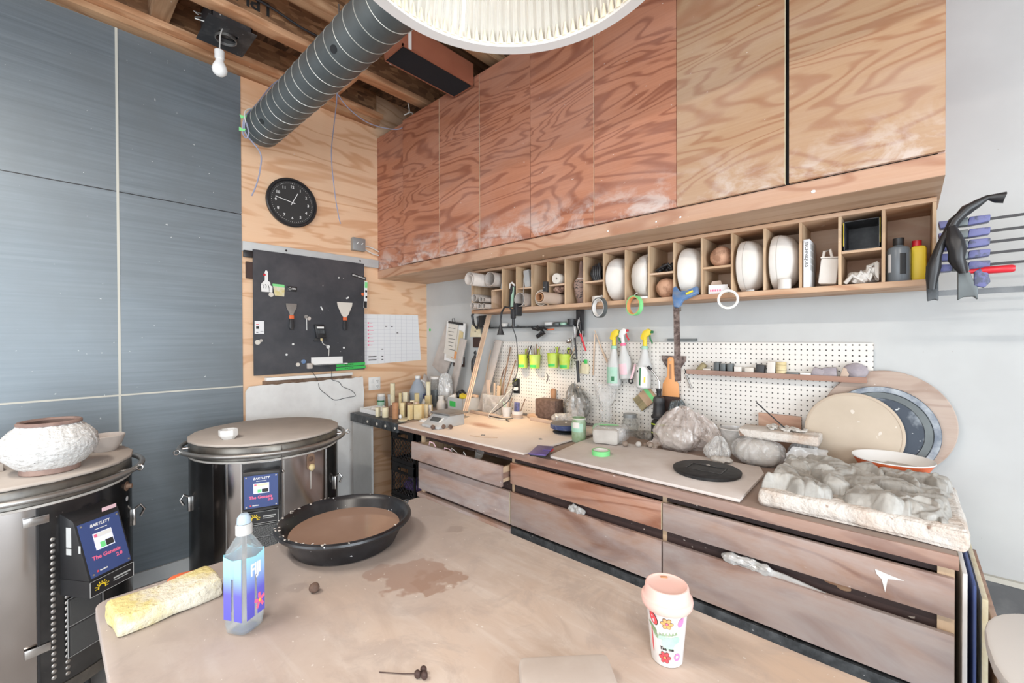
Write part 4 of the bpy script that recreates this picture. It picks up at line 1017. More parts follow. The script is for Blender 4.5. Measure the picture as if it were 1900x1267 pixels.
t = spray(-1.418, 1.235, 'left spray bottle with yellow head and pale green label', 'yellow', 'dkgreen', 'mint', None)
obj('label', wrap(.046, -2.5, -.6, .02, .125, 14, .0008), 'mint', t); obj('label_stamp', wrap(.0475, -1.45, -1.05, .035, .065, 6), 'dkgreen', t)
t = spray(-1.33, 1.285, 'middle smaller spray bottle with white and red head and pink print', 'white', 'red', 'pink_print', None, small_=True, tilt=-.10)
obj('label', wrap(.0405, -2.3, -.9, .03, .10, 12, .0008), 'pink_pale', t)
t = spray(-1.212, 1.235, 'right spray bottle with yellow head and green striped label', 'yellow', 'dkgreen', 'mint', None, tilt=.03)
obj('label', wrap(.046, -2.4, -.7, .012, .135, 14, .0008), 'white', t); obj('green_stripe', wrap(.0475, -1.75, -1.55, .02, .13, 4), 'dkgreen', t)
obj('yellow_mark', wrap(.0475, -1.15, -.95, .04, .075, 4), 'yellow', t); obj('dark_marks', wrap(.0475, -2.2, -1.95, .10, .112, 4), 'inkblack', t)
t = thing('wire_loop_tool', 'small pink handled tool with black ring hanging between two spray bottles', 'tool', (-1.268, 2.47, 1.30))
obj('ring', S().torus((0, 0, 0), .013, .005, frame((0, 0, -.02), (1, 0, 0), (0, 0, 1)), 20, 8), 'black', t); obj('handle', S().tube([(0, 0, -.01), (.004, .02, .03), (.0, .06, .08)], .007, 8), 'pink_pale', t)
# big scrapers
t = thing('wide_scraper', 'wide dark flared scraper blade hanging upside down on the pegboard', 'scraper', (-1.04, PF - .008, 1.44))
obj('blade', S().prism([(-.075, .0), (.075, .0), (.072, -.03), (.045, -.07), (.03, -.10), (-.03, -.10), (-.045, -.07), (-.072, -.03)], -.0015, .0015, frame((0, 0, 0), (1, 0, 0), (0, 0, 1))), 'rust_metal', t)
obj('shaft', S().box(-.018, .018, -.006, .004, -.22, -.09), 'rust_metal', t)
t = thing('putty_knife', 'orange-peach plastic handled spatula hanging on the pegboard', 'spatula', (-1.05, PF - .028, 1.43))
obj('handle', S().prism([(-.018, 0), (-.010, .012), (.010, .012), (.018, 0), (.021, -.10), (.048, -.15), (.052, -.225), (-.052, -.225), (-.048, -.15), (-.021, -.10)], -.006, .006, frame((0, 0, -.01), (1, 0, 0), (0, 0, 1)), bev=.002), 'peach', t)
obj('handle_slot', S().prism([(-.006, -.03), (.006, -.03), (.007, -.12), (-.007, -.12)], -.0003, .0003, frame((0, -.0064, -.01), (1, 0, 0), (0, 0, 1))), 'terracotta', t)
obj('hang_hole', S().cyl((0, -.0066, -.015), (0, -.0060, -.015), .006), 'wood_pale', t)
obj('blade', S().prism([(-.05, -.2), (.05, -.2), (.065, -.27), (.066, -.44), (-.066, -.44), (-.065, -.27)], -.001, .001, frame((0, .002, -.01), (1, 0, 0), (0, 0, 1))), 'umber', t)
# flat brush
t = thing('flat_brush', 'wide flat wooden brush with green band hanging tilted on the pegboard', 'brush', (-1.235, PF - .014, 1.155), rot=(0, PI / 4 + .06, 0))
obj('wood_body', S().box(-.045, .052, -.011, .011, .0, .085, bev=.002), 'board_grey' if 0 else 'wood_pale', t)
obj('green_band', S().box(-.0452, .0522, -.0116, .0116, .05, .075), 'green_tape', t); obj('bristles', S().box(-.043, .05, -.008, .008, -.05, .0), 'bristle', t)
# tool rail with sponges
t = thing('tool_rail', 'dark wooden rail shelf fixed across the right half of the pegboard', 'shelf', (-.54, PF, 1.345))
obj('lip', S().box(-.405, .405, -.062, -.054, -.006, .02), 'counter_edge', t)
obj('base', S().box(-.405, .405, -.054, 0, -.006, .004), 'counter_edge', t)
obj('end_magnet', S().box(-.425, -.403, -.03, -.005, -.004, .012), 'black', t)
rl = [(-.885, .030, .05, 'bristle', 'tan stub brush leaning at the left end of the rail', 'stub_brush', .7), (-.838, .040, .025, 'paper_cream', 'low cream block near the left end of the rail', 'block', 0), (-.785, .028, .062, 'duct', 'upright grey marbled block, first of three', 'block', 0),
      (-.752, .028, .055, 'duct', 'grey marbled block with white foot, second of three', 'block', 0), (-.715, .028, .057, 'duct', 'grey marbled block beside the cream one, third of three', 'block', 0), (-.676, .035, .042, 'plaster', 'cream block under the pale tilted piece', 'block', 0),
      (-.620, .042, .040, 'paper_cream', 'beige sponge slice with orange edge', 'sponge', 0), (-.572, .040, .055, 'black_dusty', 'dark crumpled rib between beige slice and white tall block', 'rib', .1), (-.52, .036, .075, 'plaster', 'tall white upright block in the middle of the rail', 'block', .05),
      (-.475, .046, .075, 'gold_foam', 'striped tan foam roll next to the tall white block', 'foam', 0), (-.425, .055, .022, 'duct', 'flat slate rib lying on the rail', 'rib', 0), (-.37, .045, .024, 'white', 'flat white bar lying on the rail', 'bar', 0),
      (-.325, .050, .042, 'sponge_grey', 'mauve sponge tilted left, right half of the rail', 'sponge', .3), (-.272, .055, .052, 'sponge_grey', 'larger mauve sponge standing on the rail', 'sponge', -.08), (-.222, .03, .05, 'carton', 'thin tan card piece leaning on the rail', 'card', .3),
      (-.172, .018, .0, None, '', '', 0)]
for (x, w, h, m, l, nm, tl) in rl:
    if m is None: continue
    s = S().box(-w / 2, w / 2, -.018, .018, 0, h, bev=.002)
    if m == 'gold_foam':
        s = S()
        for k in range(5): s.cyl((0, 0, .002 + k * .0145), (0, 0, .0155 + k * .0145), w / 2)
    if m == 'sponge_grey': s = S().box(-w / 2, w / 2, -.018, .018, 0, h, bev=.005).sub(2).wob(.002, 90, 1)
    zz = 1.3492 + abs(math.sin(tl)) * w / 2
    solo(nm, s, m, l, nm.replace('_', ' '), (x, PF - .029, zz), rot=(0, tl, 0), group='bits lined up on the tool rail')
s = S().blob((0, 0, .04), (.046, .02, .04), .004, 30, 5, 3)
t = solo('sponge', s, 'sponge_grey', 'rounded mauve sponge with pale seams near the right end of the rail', 'sponge', (-.178, PF - .03, 1.350), group='bits lined up on the tool rail')
solo('card', S().prism([(-.04, 0), (.03, 0), (.034, .045), (-.02, .06)], -.002, .002), 'grey_panel', 'bent grey card at the right end of the rail', 'card', (-.155 + .045, PF - .05, 1.3515), rot=(PI / 2, 0, 0), group='bits lined up on the tool rail') if 0 else None
solo('small_screwdriver', S().cyl((0, 0, 0), (.032, 0, -.075), .0045), 'steel_dull', 'small steel rod hanging below the left end of the rail', 'rod', (-.965, PF - .01, 1.325))

# ---------------------------------------------------------------- far left corner of the back wall
solo('leaning_board', S().box(-.11, .11, -.008, .008, 0, .44, bev=.002), 'board_grey', 'pale wide board hanging tilted in the corner behind the clipboard', 'board', (-3.33, 2.575, 1.235), rot=(.0, .50, 0))
t = thing('clipboard', 'clipboard with curled papers hanging on the wall near the corner', 'clipboard', (-3.06, 2.535, 1.53), rot=(.0, .12, 0))
obj('board', S().box(-.13, .13, .012, .02, -.20, .17), 'white', t)
s = S(); s.prism([(-.13, -.13), (.02, -.16), (.05, .15), (-.08, .155)], -.001, .001, frame((0, .0, 0), (1, 0, 0), (0, 0, 1))); s.prism([(-.10, -.17), (.09, -.19), (.11, .10), (-.05, .12)], -.001, .001, frame((0, .008, 0), (1, 0, 0), (0, 0, 1)))
obj('papers', s, 'paper_cream', t)
s = S()
for k in range(7): s.box(-.085 + .004 * k, .015 + .003 * k - .02 * (k % 3), -.0022, -.0012, .11 - .033 * k, .114 - .033 * k)
obj('handwriting', s, 'inkblack', t)
s = S(); s.box(-.09, .11, -.006, .006, .152, .172, bev=.003); s.tube([(-.03, -.004, .165), (-.025, -.012, .20), (.0, -.012, .205), (.01, -.004, .165)], .003, 6); obj('clip', s, 'black', t)
obj('colour_card', S().prism([(.05, -.14), (.12, -.15), (.12, .09), (.07, .10)], -.001, .001, frame((0, .004, 0), (1, 0, 0), (0, 0, 1))), 'gold_foam', t)
obj('orange_note', S().prism([(-.02, -.16), (.08, -.17), (.07, -.10), (.0, -.09)], -.001, .001, frame((0, .003, 0), (1, 0, 0), (0, 0, 1))), 'peach', t)
t = thing('folded_tag', 'cream trapezoid card tag hanging right of the clipboard', 'tag', (-2.785, 2.56, 1.615), rot=(0, .05, 0))
obj('card', S().prism([(-.055, .055), (.045, .055), (.075, -.05), (-.07, -.055)], -.006, .006, frame((0, 0, 0), (1, 0, 0), (0, 0, 1)), bev=.002), 'cream', t)
obj('mark', S().box(-.012, .012, -.0068, -.0062, -.003, .0).box(-.002, .002, -.0068, -.0062, -.012, .012), 'inkblack', t)
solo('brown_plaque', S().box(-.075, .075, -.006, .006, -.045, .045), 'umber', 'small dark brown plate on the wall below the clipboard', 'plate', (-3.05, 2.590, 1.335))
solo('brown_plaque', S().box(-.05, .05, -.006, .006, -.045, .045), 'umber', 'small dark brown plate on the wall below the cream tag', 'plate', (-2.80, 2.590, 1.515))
solo('green_dot', S().cyl((0, 0, 0), (0, -.002, 0), .014), 'green', 'green blob of putty stuck on the white wall near the corner', 'sticker', (-3.50, 2.599, 1.636))
s = S(); s.tube([(0, 0, .11), (-.008, 0, .125), (.008, 0, .14), (.014, 0, .12), (.0, 0, .09)], .006, 8); s.tube([(0, 0, .10), (-.004, 0, .05), (-.012, 0, -.02), (-.015, 0, -.09)], .03, 10, rf=lambda u: .008 + .024 * math.sin(min(1, u * 1.2) * PI * .9))
solo('folded_umbrella', s, 'black_dusty', 'black tied bundle hanging on the wall behind the dowels', 'bundle', (-2.80, 2.56, 1.30))
t = thing('work_headphones', 'black straps and box hanging from the left end of the cubby shelf', 'strap', (-2.62, 2.45, 1.74))
obj('strap', S().tube([(-.01, -.04, .05), (-.035, -.05, .0), (-.03, -.04, -.07), (.0, -.03, -.11), (.02, -.03, -.06), (.01, -.03, -.01)], .011, 8), 'black', t)
# leaning grey board and dowels
solo('leaning_board', S().box(-.042, .042, -.006, .006, 0, .625, bev=.002), 'board_grey', 'narrow grey board leaning on the wall between the scale and clipboard', 'board', (-3.035, 2.46, .9365), rot=(-.11, .20, 0))
for k in range(5):
    a = Vector((-2.535 + .010 * k, 2.185 + .006 * (k % 2), .9545)); b = Vector((-2.585 + .012 * k, 2.505, 1.744))
    solo('dowel', S().cyl((0, 0, 0), b - a, .0048), 'dowel', ['leftmost dowel of the pale bundle leaning up to the shelf', 'second dowel of the pale leaning bundle', 'middle dowel of the pale leaning bundle', 'fourth dowel of the pale leaning bundle', 'rightmost dowel of the pale bundle leaning up to the shelf'][k], 'dowel', a, group='pale dowels leaning in a bundle')
for (a, b, r, m, l, nm) in (((-2.63, 2.46, .9545), (-2.60, 2.56, 1.45), .005, 'dowel', 'single thin dowel leaning right of the pale bundle', 'dowel'),
        ((-2.40, 2.44, .98), (-2.375, 2.565, 1.48), .006, 'brown', 'dark thin stick leaning on the pegboard edge', 'stick'), ((-2.37, 2.43, .98), (-2.32, 2.565, 1.37), .005, 'brown', 'shorter brown stick leaning on the pegboard', 'stick'),
        ((-2.44, 2.43, .98), (-2.45, 2.565, 1.30), .005, 'clay_dark', 'blackened stick with rough edge behind the plastic tub', 'stick')):
    solo(nm, S().cyl((0, 0, 0), Vector(b) - Vector(a), r), m, l, nm, a, group='sticks standing in the plastic tub' if nm == 'stick' else None)
solo('leaning_board', S().box(-.036, .036, -.006, .006, 0, .60, bev=.002), 'board_grey', 'wide grey slat leaning against the left edge of the pegboard', 'slat', (-2.60, 2.44, .954), rot=(-.20, .17, 0))

# ---------------------------------------------------------------- left wall things
LW = WL
def LF(y, z, off=0.0): return frame((LW + off, y, z), (0, 1, 0), (0, 0, 1))
t = thing('wall_clock', 'round black wall clock with white numerals on the plywood wall', 'clock', LF(1.315, 2.612, .001))
obj('case', S().lathe([(0, 0), (.178, 0), (.186, .006), (.188, .03), (.182, .036), (.170, .036), (.166, .024), (0, .024)], 64), 'black', t)
obj('dial', S().lathe([(0, .0242), (.164, .0242), (0, .0246)], 64), 'black_dusty' if 0 else 'inkblack', t)
dial = obj('hour_numerals', S(), 'white', t)
for h in range(1, 13):
    a = PI / 2 - h * PI / 6
    text('numeral', str(h), .030, 'white', dial, Matrix.Translation((.120 * math.cos(a), .120 * math.sin(a), .0252)), bold=.0004)
s = S()
for k in range(60):
    a = k * PI / 30; s.cyl((.149 * math.cos(a), .149 * math.sin(a), .0247), (.149 * math.cos(a), .149 * math.sin(a), .0254), .0026 if k % 5 == 0 else .0016, n=8)
obj('minute_dots', s, 'white', t)
def hand(ang, L, w, name, z):
    a = math.radians(90 - ang); m = Matrix.Translation((0, 0, z)) @ Matrix.Rotation(a, 4, 'Z')
    obj(name, S().box(-.022, L, -w, w, 0, .001, m), 'white', t)
hand(27, .088, .0026, 'hour_hand', .027); hand(281, .125, .0024, 'minute_hand', .029)
t = thing('junction_box', 'small grey metal switch box with two toggles on the plywood wall', 'electrical box', LF(1.86, 2.372, .001))
obj('box', S().box(-.058, .058, -.055, .055, 0, .045, bev=.004), 'switch_grey', t)
s = S(); s.cyl((-.022, 0, .045), (-.018, .012, .058), .004); s.cyl((.022, 0, .045), (.026, .012, .058), .004); obj('toggle', s, 'white', t)
cable([(-3.535, 1.918, 2.37), (-3.53, 1.98, 2.365), (-3.53, 2.03, 2.35), (-3.53, 2.056, 2.34)], .006, 'cable_white', 'upper white cable from the grey switch box into the cabinet side')
cable([(-3.535, 1.918, 2.345), (-3.53, 1.96, 2.325), (-3.53, 2.01, 2.31), (-3.53, 2.056, 2.305)], .006, 'cable_white', 'lower white cable from the grey switch box into the cabinet side')
t = thing('wall_rail', 'aluminium rail running across the plywood wall behind the black board', 'rail', (0, 0, 0))
obj('profile', S().box(LW, LW + .018, .975, 2.06, 2.19, 2.262, bev=.002), 'grey_panel', t)
s = S()
for y in (1.27, 1.88): s.cyl((LW + .018, y, 2.235), (LW + .0195, y, 2.235), .008)
obj('screw_hole', s, 'black', t)
solo('rail_end_block', S().box(-.009, .009, -.03, .03, -.025, .025, bev=.003), 'black', 'black block clamped on the left end of the wall rail', 'block', (LW + .028, 1.005, 2.17))
solo('wood_spacer', S().box(0, .022, -.025, .025, -.06, .06), 'umber', 'dark wooden spacer behind the upper left edge of the black board', 'spacer', (LW + .001, 1.02, 2.055))
t = thing('magnetic_board', 'large square blackish steel board covered with magnets and tools', 'board', LF(1.473, 1.746, .024))
obj('sheet', S().box(-.438, .438, -.464, .464, 0, .004), 'blackboard', t)
BO = .0285
def BF(y, z, off=0.0): return frame((LW + BO + off, y, z), (0, 1, 0), (0, 0, 1))
# pixel hand sign
t = thing('hand_sign', 'small white hand-shaped sign with raised finger on the black board', 'sign', BF(1.125, 1.965))
hp = [(-.035, -.062), (.040, -.062), (.040, -.02), (.028, -.012), (.024, .012), (.010, .022), (.010, .085), (.004, .098), (-.006, .098), (-.012, .085), (-.012, .025), (-.024, .010), (-.034, .0), (-.038, -.02)]
obj('outline', S().prism([(x * 1.12, z * 1.06) for x, z in hp], 0, .002), 'black', t); obj('hand', S().prism(hp, .002, .004), 'white', t)
s = S()
for k in range(3): s.tube([(-.022 + .016 * k, -.035, .0045), (-.018 + .016 * k, -.018, .0045), (-.028 + .018 * k, -.005, .0045)], .0016, 6)
s.box(.016, .018, -.058, -.022, .004, .0052); obj('finger_lines', s, 'black', t)
obj('red_dot', S().box(-.022, -.006, .058, .072, .004, .006), 'red', t)
t = thing('seed_packet', 'yellow and green packet held by a magnet beside the hand sign', 'packet', BF(1.212, 1.925))
obj('yellow_part', S().prism([(-.030, -.045), (.036, -.048), (.040, .02), (-.042, .026)], 0, .003), 'yellow_sponge', t); obj('green_part', S().prism([(-.044, .026), (.040, .02), (.038, .042), (-.046, .044)], 0, .003), 'green_tape', t)
t = thing('black_magnet_tag', 'small black rounded name tag with white print on the black board', 'tag', BF(1.305, 1.94))
obj('tag_plate', S().box(-.036, .036, -.02, .02, 0, .005, bev=.004), 'black', t); obj('print', S().box(.0, .028, -.003, .001, .0052, .0056).box(.0, .026, .005, .008, .0052, .0056).torus((-.015, 0, .0054), .009, .001, n=20, k=5), 'white', t)
def scraper(y, z, label, bw, top, m):
    t = thing('scraper', label, 'scraper', BF(y, z, .004), group='scrapers on the black board')
    obj('blade', S().prism([(-bw, top), (bw, top), (bw * .93, top - .03), (bw * .45, .02), (.012, .0), (-.012, .0), (-bw * .45, .02), (-bw * .93, top - .03)], .004, .006), m, t)
    obj('collar', S().box(-.017, .017, -.028, .0, 0, .012, bev=.003), 'orange', t)
    obj('handle', S().prism([(-.015, -.027), (.015, -.027), (.019, -.09), (.012, -.112), (-.012, -.112), (-.019, -.09)], 0, .014, bev=.004), 'black_dusty', t)
scraper(1.298, 1.735, 'narrower brown-stained scraper on the left of the black board', .040, .09, 'steel_dull')
scraper(1.728, 1.735, 'wide fan-shaped clay-smeared scraper on the right of the black board', .068, .125, 'paper_cream')
t = thing('thermometer_reader', 'black handheld meter with display held on the black board', 'meter', BF(1.515, 1.605, .001))
obj('body', S().prism([(-.048, .062), (.030, .062), (.048, -.045), (-.03, -.050)], 0, .026, bev=.005), 'black', t); obj('base_plate', S().box(-.045, .06, -.075, -.05, 0, .012), 'black_dusty', t)
obj('name_label', S().prism([(-.032, .045), (.025, .045), (.026, .03), (-.03, .03)], .0262, .0268), 'white', t); obj('display', S().prism([(-.028, .022), (.028, .022), (.032, -.01), (-.022, -.01)], .0262, .0268), 'black_iron', t)
obj('probe_socket', S().cyl((.012, -.07, .012), (.012, -.05, .012), .009), 'gold_foam', t)
t = thing('probe_pin', 'thin black and white probe hanging from a round magnet', 'probe', BF(1.418, 1.715))
obj('magnet', S().cyl((-.008, .012, 0), (-.008, .012, .006), .015), 'steel_dull', t); obj('second_magnet', S().cyl((.014, .0, 0), (.014, .0, .006), .015), 'board_grey', t); obj('pin', S().tube([(-.006, .0, .008), (-.005, -.095, .008)], .0026, 6), 'white', t)
for (y, z, r, m, l) in ((1.156, 1.885, .017, 'paper_cream', 'round cream magnet under the yellow packet'), (1.062, 1.527, .018, 'paper_cream', 'round cream magnet low at the left edge of the black board'), (1.085, 1.54, .011, 'clay_dry', 'small ring magnet low at the left edge of the black board'),
        (1.31, 1.51, .008, 'white', 'small white magnet left of the meter'), (1.345, 1.35, .015, 'paper_cream', 'cream magnet left of the white tray'), (1.585, 1.485, .014, 'white', 'white magnet holding the meter wire'), (1.72, 1.475, .008, 'white', 'small white magnet at the lower right of the black board'), (1.262, 1.43, .008, 'white', 'tiny white magnet below the left scraper'), (1.68, 2.065, .006, 'white', 'tiny white magnet near the top of the black board')):
    solo('magnet', S().cyl((0, 0, 0), (.005, 0, 0), r), m, l, 'magnet', (LW + BO, y, z), group='round magnets on the black board')
solo('blue_magnet', S().cyl((0, 0, 0), (.007, 0, 0), .017), 'blue_tool', 'pale blue round magnet just left of the white tray', 'magnet', (LW + BO, 1.387, 1.372))
t = thing('white_sticker', 'white label card with coloured bars at the left edge of the black board', 'label', BF(1.075, 1.638))
obj('card', S().box(-.031, .031, -.047, .047, 0, .0015), 'paper', t)
s = S(); s.box(-.022, -.004, .018, .024, .0016, .002); obj('red_bar', s, 'red_print', t); s = S(); s.box(-.022, -.002, -.012, .008, .0016, .002); s.box(-.022, -.008, -.04, -.034, .0016, .002); s.box(.006, .026, -.03, -.028, .0016, .002); obj('grey_bars', s, 'inkblack', t)
t = thing('bumper_sticker', 'long strip sticker with light letters tilted at the top right of the black board', 'sticker', frame((LW + BO, 1.862, 2.092), (0, 1, -.20), (0, .20, 1)))
obj('strip', S().box(-.068, .068, -.014, .014, 0, .0014), 'black', t); text('letters', 'BEING NORMAL', .017, 'white', t, Matrix.Translation((0, 0, .0018)), bold=.0003)
t = thing('figure_magnet', 'tall black white and green shape stuck over the right edge of the black board', 'magnet', frame((LW + BO, 1.925, 1.94), (0, .99, .0), (0, .10, 1)))
obj('body', S().prism([(-.014, .12), (.012, .12), (.012, -.12), (-.018, -.12)], 0, .004), 'white', t)
s = S(); s.box(-.016, .01, -.118, -.06, .004, .0052); s.box(-.004, .012, -.03, -.012, .004, .0052); s.box(-.008, .01, .02, .04, .004, .0052); obj('dark_patches', s, 'black', t); obj('green_top', S().box(-.012, .012, .06, .112, .004, .005), 'green_tape', t)
obj('orange_ball', S().ball((-.03, .0, .006), (.014, .014, .006), sub=2), 'orange', t)
t = thing('white_tray', 'narrow white magnetic tray near the bottom of the black board', 'tray', BF(1.583, 1.372))
obj('tray_back', S().box(-.135, .125, -.03, .03, 0, .004), 'white', t); obj('tray_lip', S().box(-.125, .155, -.034, -.026, 0, .032), 'white', t); obj('tray_base', S().box(-.125, .125, -.033, -.029, .0, .032), 'white', t)
solo('tray_clamp', S().box(0, .03, -.02, .02, -.022, .022, bev=.006), 'board_grey', 'grey brass-like clip on the left end of the white tray', 'clip', (LW + BO, 1.43, 1.335))
for (y, z, w, l, tx) in ((1.785, 1.330, .13, 'upper green tape strip with handwriting below the tray', '18 oz CARTS'), (1.785, 1.300, .135, 'lower green tape strip with handwriting below the tray', '18 oz CARTS')):
    t = thing('green_tape_strip', l, 'tape', frame((LW + BO, y, z), (0, 1, .03), (0, -.03, 1)), group='green tape strips on the black board')
    obj('strip', S().box(-w, w, -.012, .012, 0, .0008 + .0006 * (z < 1.31)), 'green', t); text('handwriting', tx, .014, 'inkblack', t, Matrix.Translation((-.02, 0, .0018)), bold=.0002)
solo('chalk_piece', S().box(0, .006, -.004, .004, -.017, .017), 'white', 'short white stick stuck in the middle of the black board', 'chalk', (LW + BO, 1.535, 1.80), rot=(.5, 0, 0))
solo('chalk_piece', S().box(0, .006, -.012, .012, -.006, .006), 'white', 'small white scrap above the wide scraper', 'chalk', (LW + BO, 1.755, 1.90), rot=(.5, 0, 0))
cable([(-3.513, 1.527, 1.545), (-3.512, 1.54, 1.51), (-3.512, 1.575, 1.492), (-3.508, 1.585, 1.47), (-3.51, 1.583, 1.41)], .003, 'cable_white', 'white wire from the black meter down to the white tray')
cable([(-3.512, 1.56, 1.335), (-3.505, 1.60, 1.30), (-3.505, 1.605, 1.24), (-3.495, 1.60, 1.215), (-3.49, 1.66, 1.19), (-3.49, 1.69, 1.15), (-3.49, 1.75, 1.12), (-3.49, 1.79, 1.09), (-3.49, 1.80, 1.06), (-3.49, 1.76, 1.055), (-3.49, 1.70, 1.05), (-3.49, 1.62, 1.045), (-3.49, 1.55, 1.10), (-3.49, 1.50, 1.15), (-3.50, 1.485, 1.22), (-3.505, 1.44, 1.30)], .0022, 'cable_dark', 'thin twisted wire looping down over the white panel')
# white ledge under the board
t = thing('wall_ledge', 'narrow white wooden ledge below the black board', 'ledge', (0, 0, 0))
obj('ledge_bar', S().box(LW, LW + .045, 1.115, 1.79, 1.238, 1.262, bev=.001), 'white', t); obj('brown_backing', S().box(LW, LW + .008, 1.10, 1.80, 1.205, 1.238), 'brown', t)
# chart
t = thing('paper_chart', 'white gridded paper schedule pinned on the plywood right of the black board', 'chart', LF(2.0, 1.55, .001))
cp = [(-.09, .22), (.492, .232), (.526, -.212), (-.09, -.232)]
obj('paper_sheet', S().prism(cp, .001, .0022), 'paper', t)
s = S()
for k in range(1, 13): z = .215 - .033 * k; s.box(-.088, .50, z, z + .0013, .0024, .0027)
for x in (-.055, .055, .12, .18, .24, .30, .36, .43): s.box(x, x + .0013, -.222, .22, .0024, .0027)
obj('grid_lines', s, 'linegrey', t)
s = S()
for k in range(7): s.box(-.045, -.03, .135 - .033 * k, .148 - .033 * k, .0028, .0031); s.box(-.022, .0 + .006 * (k % 3), .139 - .033 * k, .143 - .033 * k, .0028, .0031)
obj('red_marks', s, 'pink_print', t)
s = S()
for (x, z) in ((.13, .11), (.19, .11), (.25, .05), (.09, -.10), (.09, -.165), (.09, -.195)): s.box(x, x + .02, z, z + .008, .0028, .0031)
for z in (-.165, -.195): s.box(-.04, .04, z, z + .009, .0028, .0031)
obj('ink_marks', s, 'inkblack', t)
# outlet
t = thing('wall_outlet', 'square white double outlet plate on the plywood wall above the bench', 'outlet', LF(2.018, 1.145, .001))
obj('plate', S().box(-.058, .058, -.058, .058, 0, .006, bev=.002), 'white', t)
s = S()
for sx in (-.026, .026):
    for sy in (-.024, .024): s.box(sx - .016, sx + .016, sy - .018, sy + .018, .006, .0075, bev=.0005)
obj('socket', s, 'white', t)
s = S()
for sy in (-.024, .024): s.box(.018, .021, sy - .005, sy + .007, .0076, .008); s.box(.031, .034, sy - .005, sy + .007, .0076, .008); s.cyl((.026, sy - .012, .0076), (.026, sy - .012, .008), .003)
obj('slots', s, 'inkblack', t)
# white drywall panel
t = thing('drywall_panel', 'large white drywall panel leaning behind the right kiln', 'panel', (0, 0, 0))
R3 = random.Random(5)
poly = [(.975, .03), (.975, 1.17), (.99, 1.197)]
y = 1.0
while y < 1.85: poly.append((y, 1.207 + .012 * (y - 1) + R3.uniform(-.004, .004))); y += .03
poly += [(1.872, 1.222), (1.880, 1.20)]
z = 1.15
while z > .1: poly.append((1.882 + R3.uniform(-.004, .004) + (.02 if z < .85 else 0), z)); z -= .06
poly += [(1.90, .03)]
obj('sheet', S().prism(poly, .047, .060, frame((WL, 0, 0), (0, 1, 0), (0, 0, 1))), 'white_dusty', t)

# ---------------------------------------------------------------- bench along the back wall
t = thing('worktop', 'long plywood worktop running along the back wall', 'worktop', (0, 0, 0))
obj('top_sheet', S().box(-3.40, .105, 1.728, 2.598, .897, .935), 'counter_top', t)
obj('front_edging', S().box(-2.705, .107, 1.718, 1.728, .896, .9355, bev=.001), 'counter_edge', t)
s = S(); s.box(-3.402, -2.70, 1.712, 1.728, .872, .937, bev=.001); s.box(-3.402, -2.70, 1.728, 1.79, .9352, .938)
obj('angle_iron', s, 'black_iron', t)
s = S()
for x in (-3.12, -2.98, -2.86, -2.73): s.cyl((x, 1.712, .90), (x, 1.709, .90), .010)
obj('washer', s, 'paper_cream', t)
solo('grey_end_panel', S().box(-3.398, -3.10, 1.732, 1.748, .002, .870), 'grey_panel', 'grey upright panel under the left end of the worktop beside the crates', 'panel')
# drawer base
t = thing('drawer_cabinet', 'plywood drawer base under the worktop with three columns of drawers', 'cabinet', (0, 0, 0))
s = S(); s.box(-2.455, -2.437, 1.75, 2.55, .06, .8955); s.box(.083, .101, 1.75, 2.55, .06, .8955); s.box(-1.612, -1.594, 1.75, 2.55, .06, .8955); s.box(-.754, -.736, 1.75, 2.55, .06, .8955)
s.box(-2.437, .083, 1.75, 2.55, .06, .078)
obj('carcass', s, 'wood_pale', t)
s = S()
for z0, z1 in ((.868, .8955), (.700, .762), (.46, .535)): s.box(-2.437, .083, 1.752, 1.772, z0, z1)
obj('face_rail', s, 'dark_paint', t)
obj('face_stile', S().box(-2.45, -2.415, 1.742, 1.7515, .30, .895), 'wood_pale', t); obj('face_stile', S().box(.065, .10, 1.742, 1.7515, .10, .895), 'wood_pale', t)
obj('pull_rail', S().box(-2.46, -1.60, 1.712, 1.752, .475, .505, bev=.002), 'drawer', t)
obj('pull_rail', S().box(-1.60, .10, 1.722, 1.752, .475, .515, bev=.002), 'black_iron', t)
s = S(); s.ball((-.18, 1.7515, .742), (.025, .001, .008), sub=2); s.ball((-.15, 1.7515, .735), (.02, .001, .010), sub=2); obj('scuff', s, 'ply_gold', t)
cols = [(-2.455, -1.606), (-1.600, -.748), (-.742, .099)]
mm = [['drawer', 'drawer', 'drawer'], ['drawer_red', 'drawer', 'drawer'], ['drawer', 'drawer', 'drawer']]
for c, (a, b) in enumerate(cols):
    for r_, (z0, z1) in enumerate(((.755, .868), (.529, .708), (.20, .465))):
        if c == 0 and r_ == 0: continue
        d = obj('drawer', S().box(a, b, 1.720, 1.738, z0, z1, bev=.0015), mm[c][r_], t)
        s = S(); s.box(a + .03, a + .042, 1.7385, 2.3, z0 + .012, z1 - .02); s.box(b - .042, b - .03, 1.7385, 2.3, z0 + .012, z1 - .02); s.box(a + .043, b - .043, 1.7385, 2.3, z0 + .012, z0 + .02)
        obj('drawer_box', s, 'wood_pale', d)
        if (c, r_) in ((1, 0), (0, 1)): obj('edge_band', S().box(b, b + .0012, 1.7205, 1.7375, z0 + .002, z1 - .002), 'cream', d)
        if (c, r_) == (2, 0):
            s = S(); s.prism([(-.012, .018), (.018, .012), (.055, .006), (.018, -.002), (.012, -.045), (.004, -.008), (-.008, .004)], 0, .0008, frame((-.06, 1.7195, .82), (1, 0, 0), (0, 0, 1))); obj('paint_splash', s, 'white', d)
d = obj('drawer', S().box(-2.42, -1.592, 1.640, 1.657, .755, .868, bev=.0015), 'drawer', t, label='top left drawer pulled open')
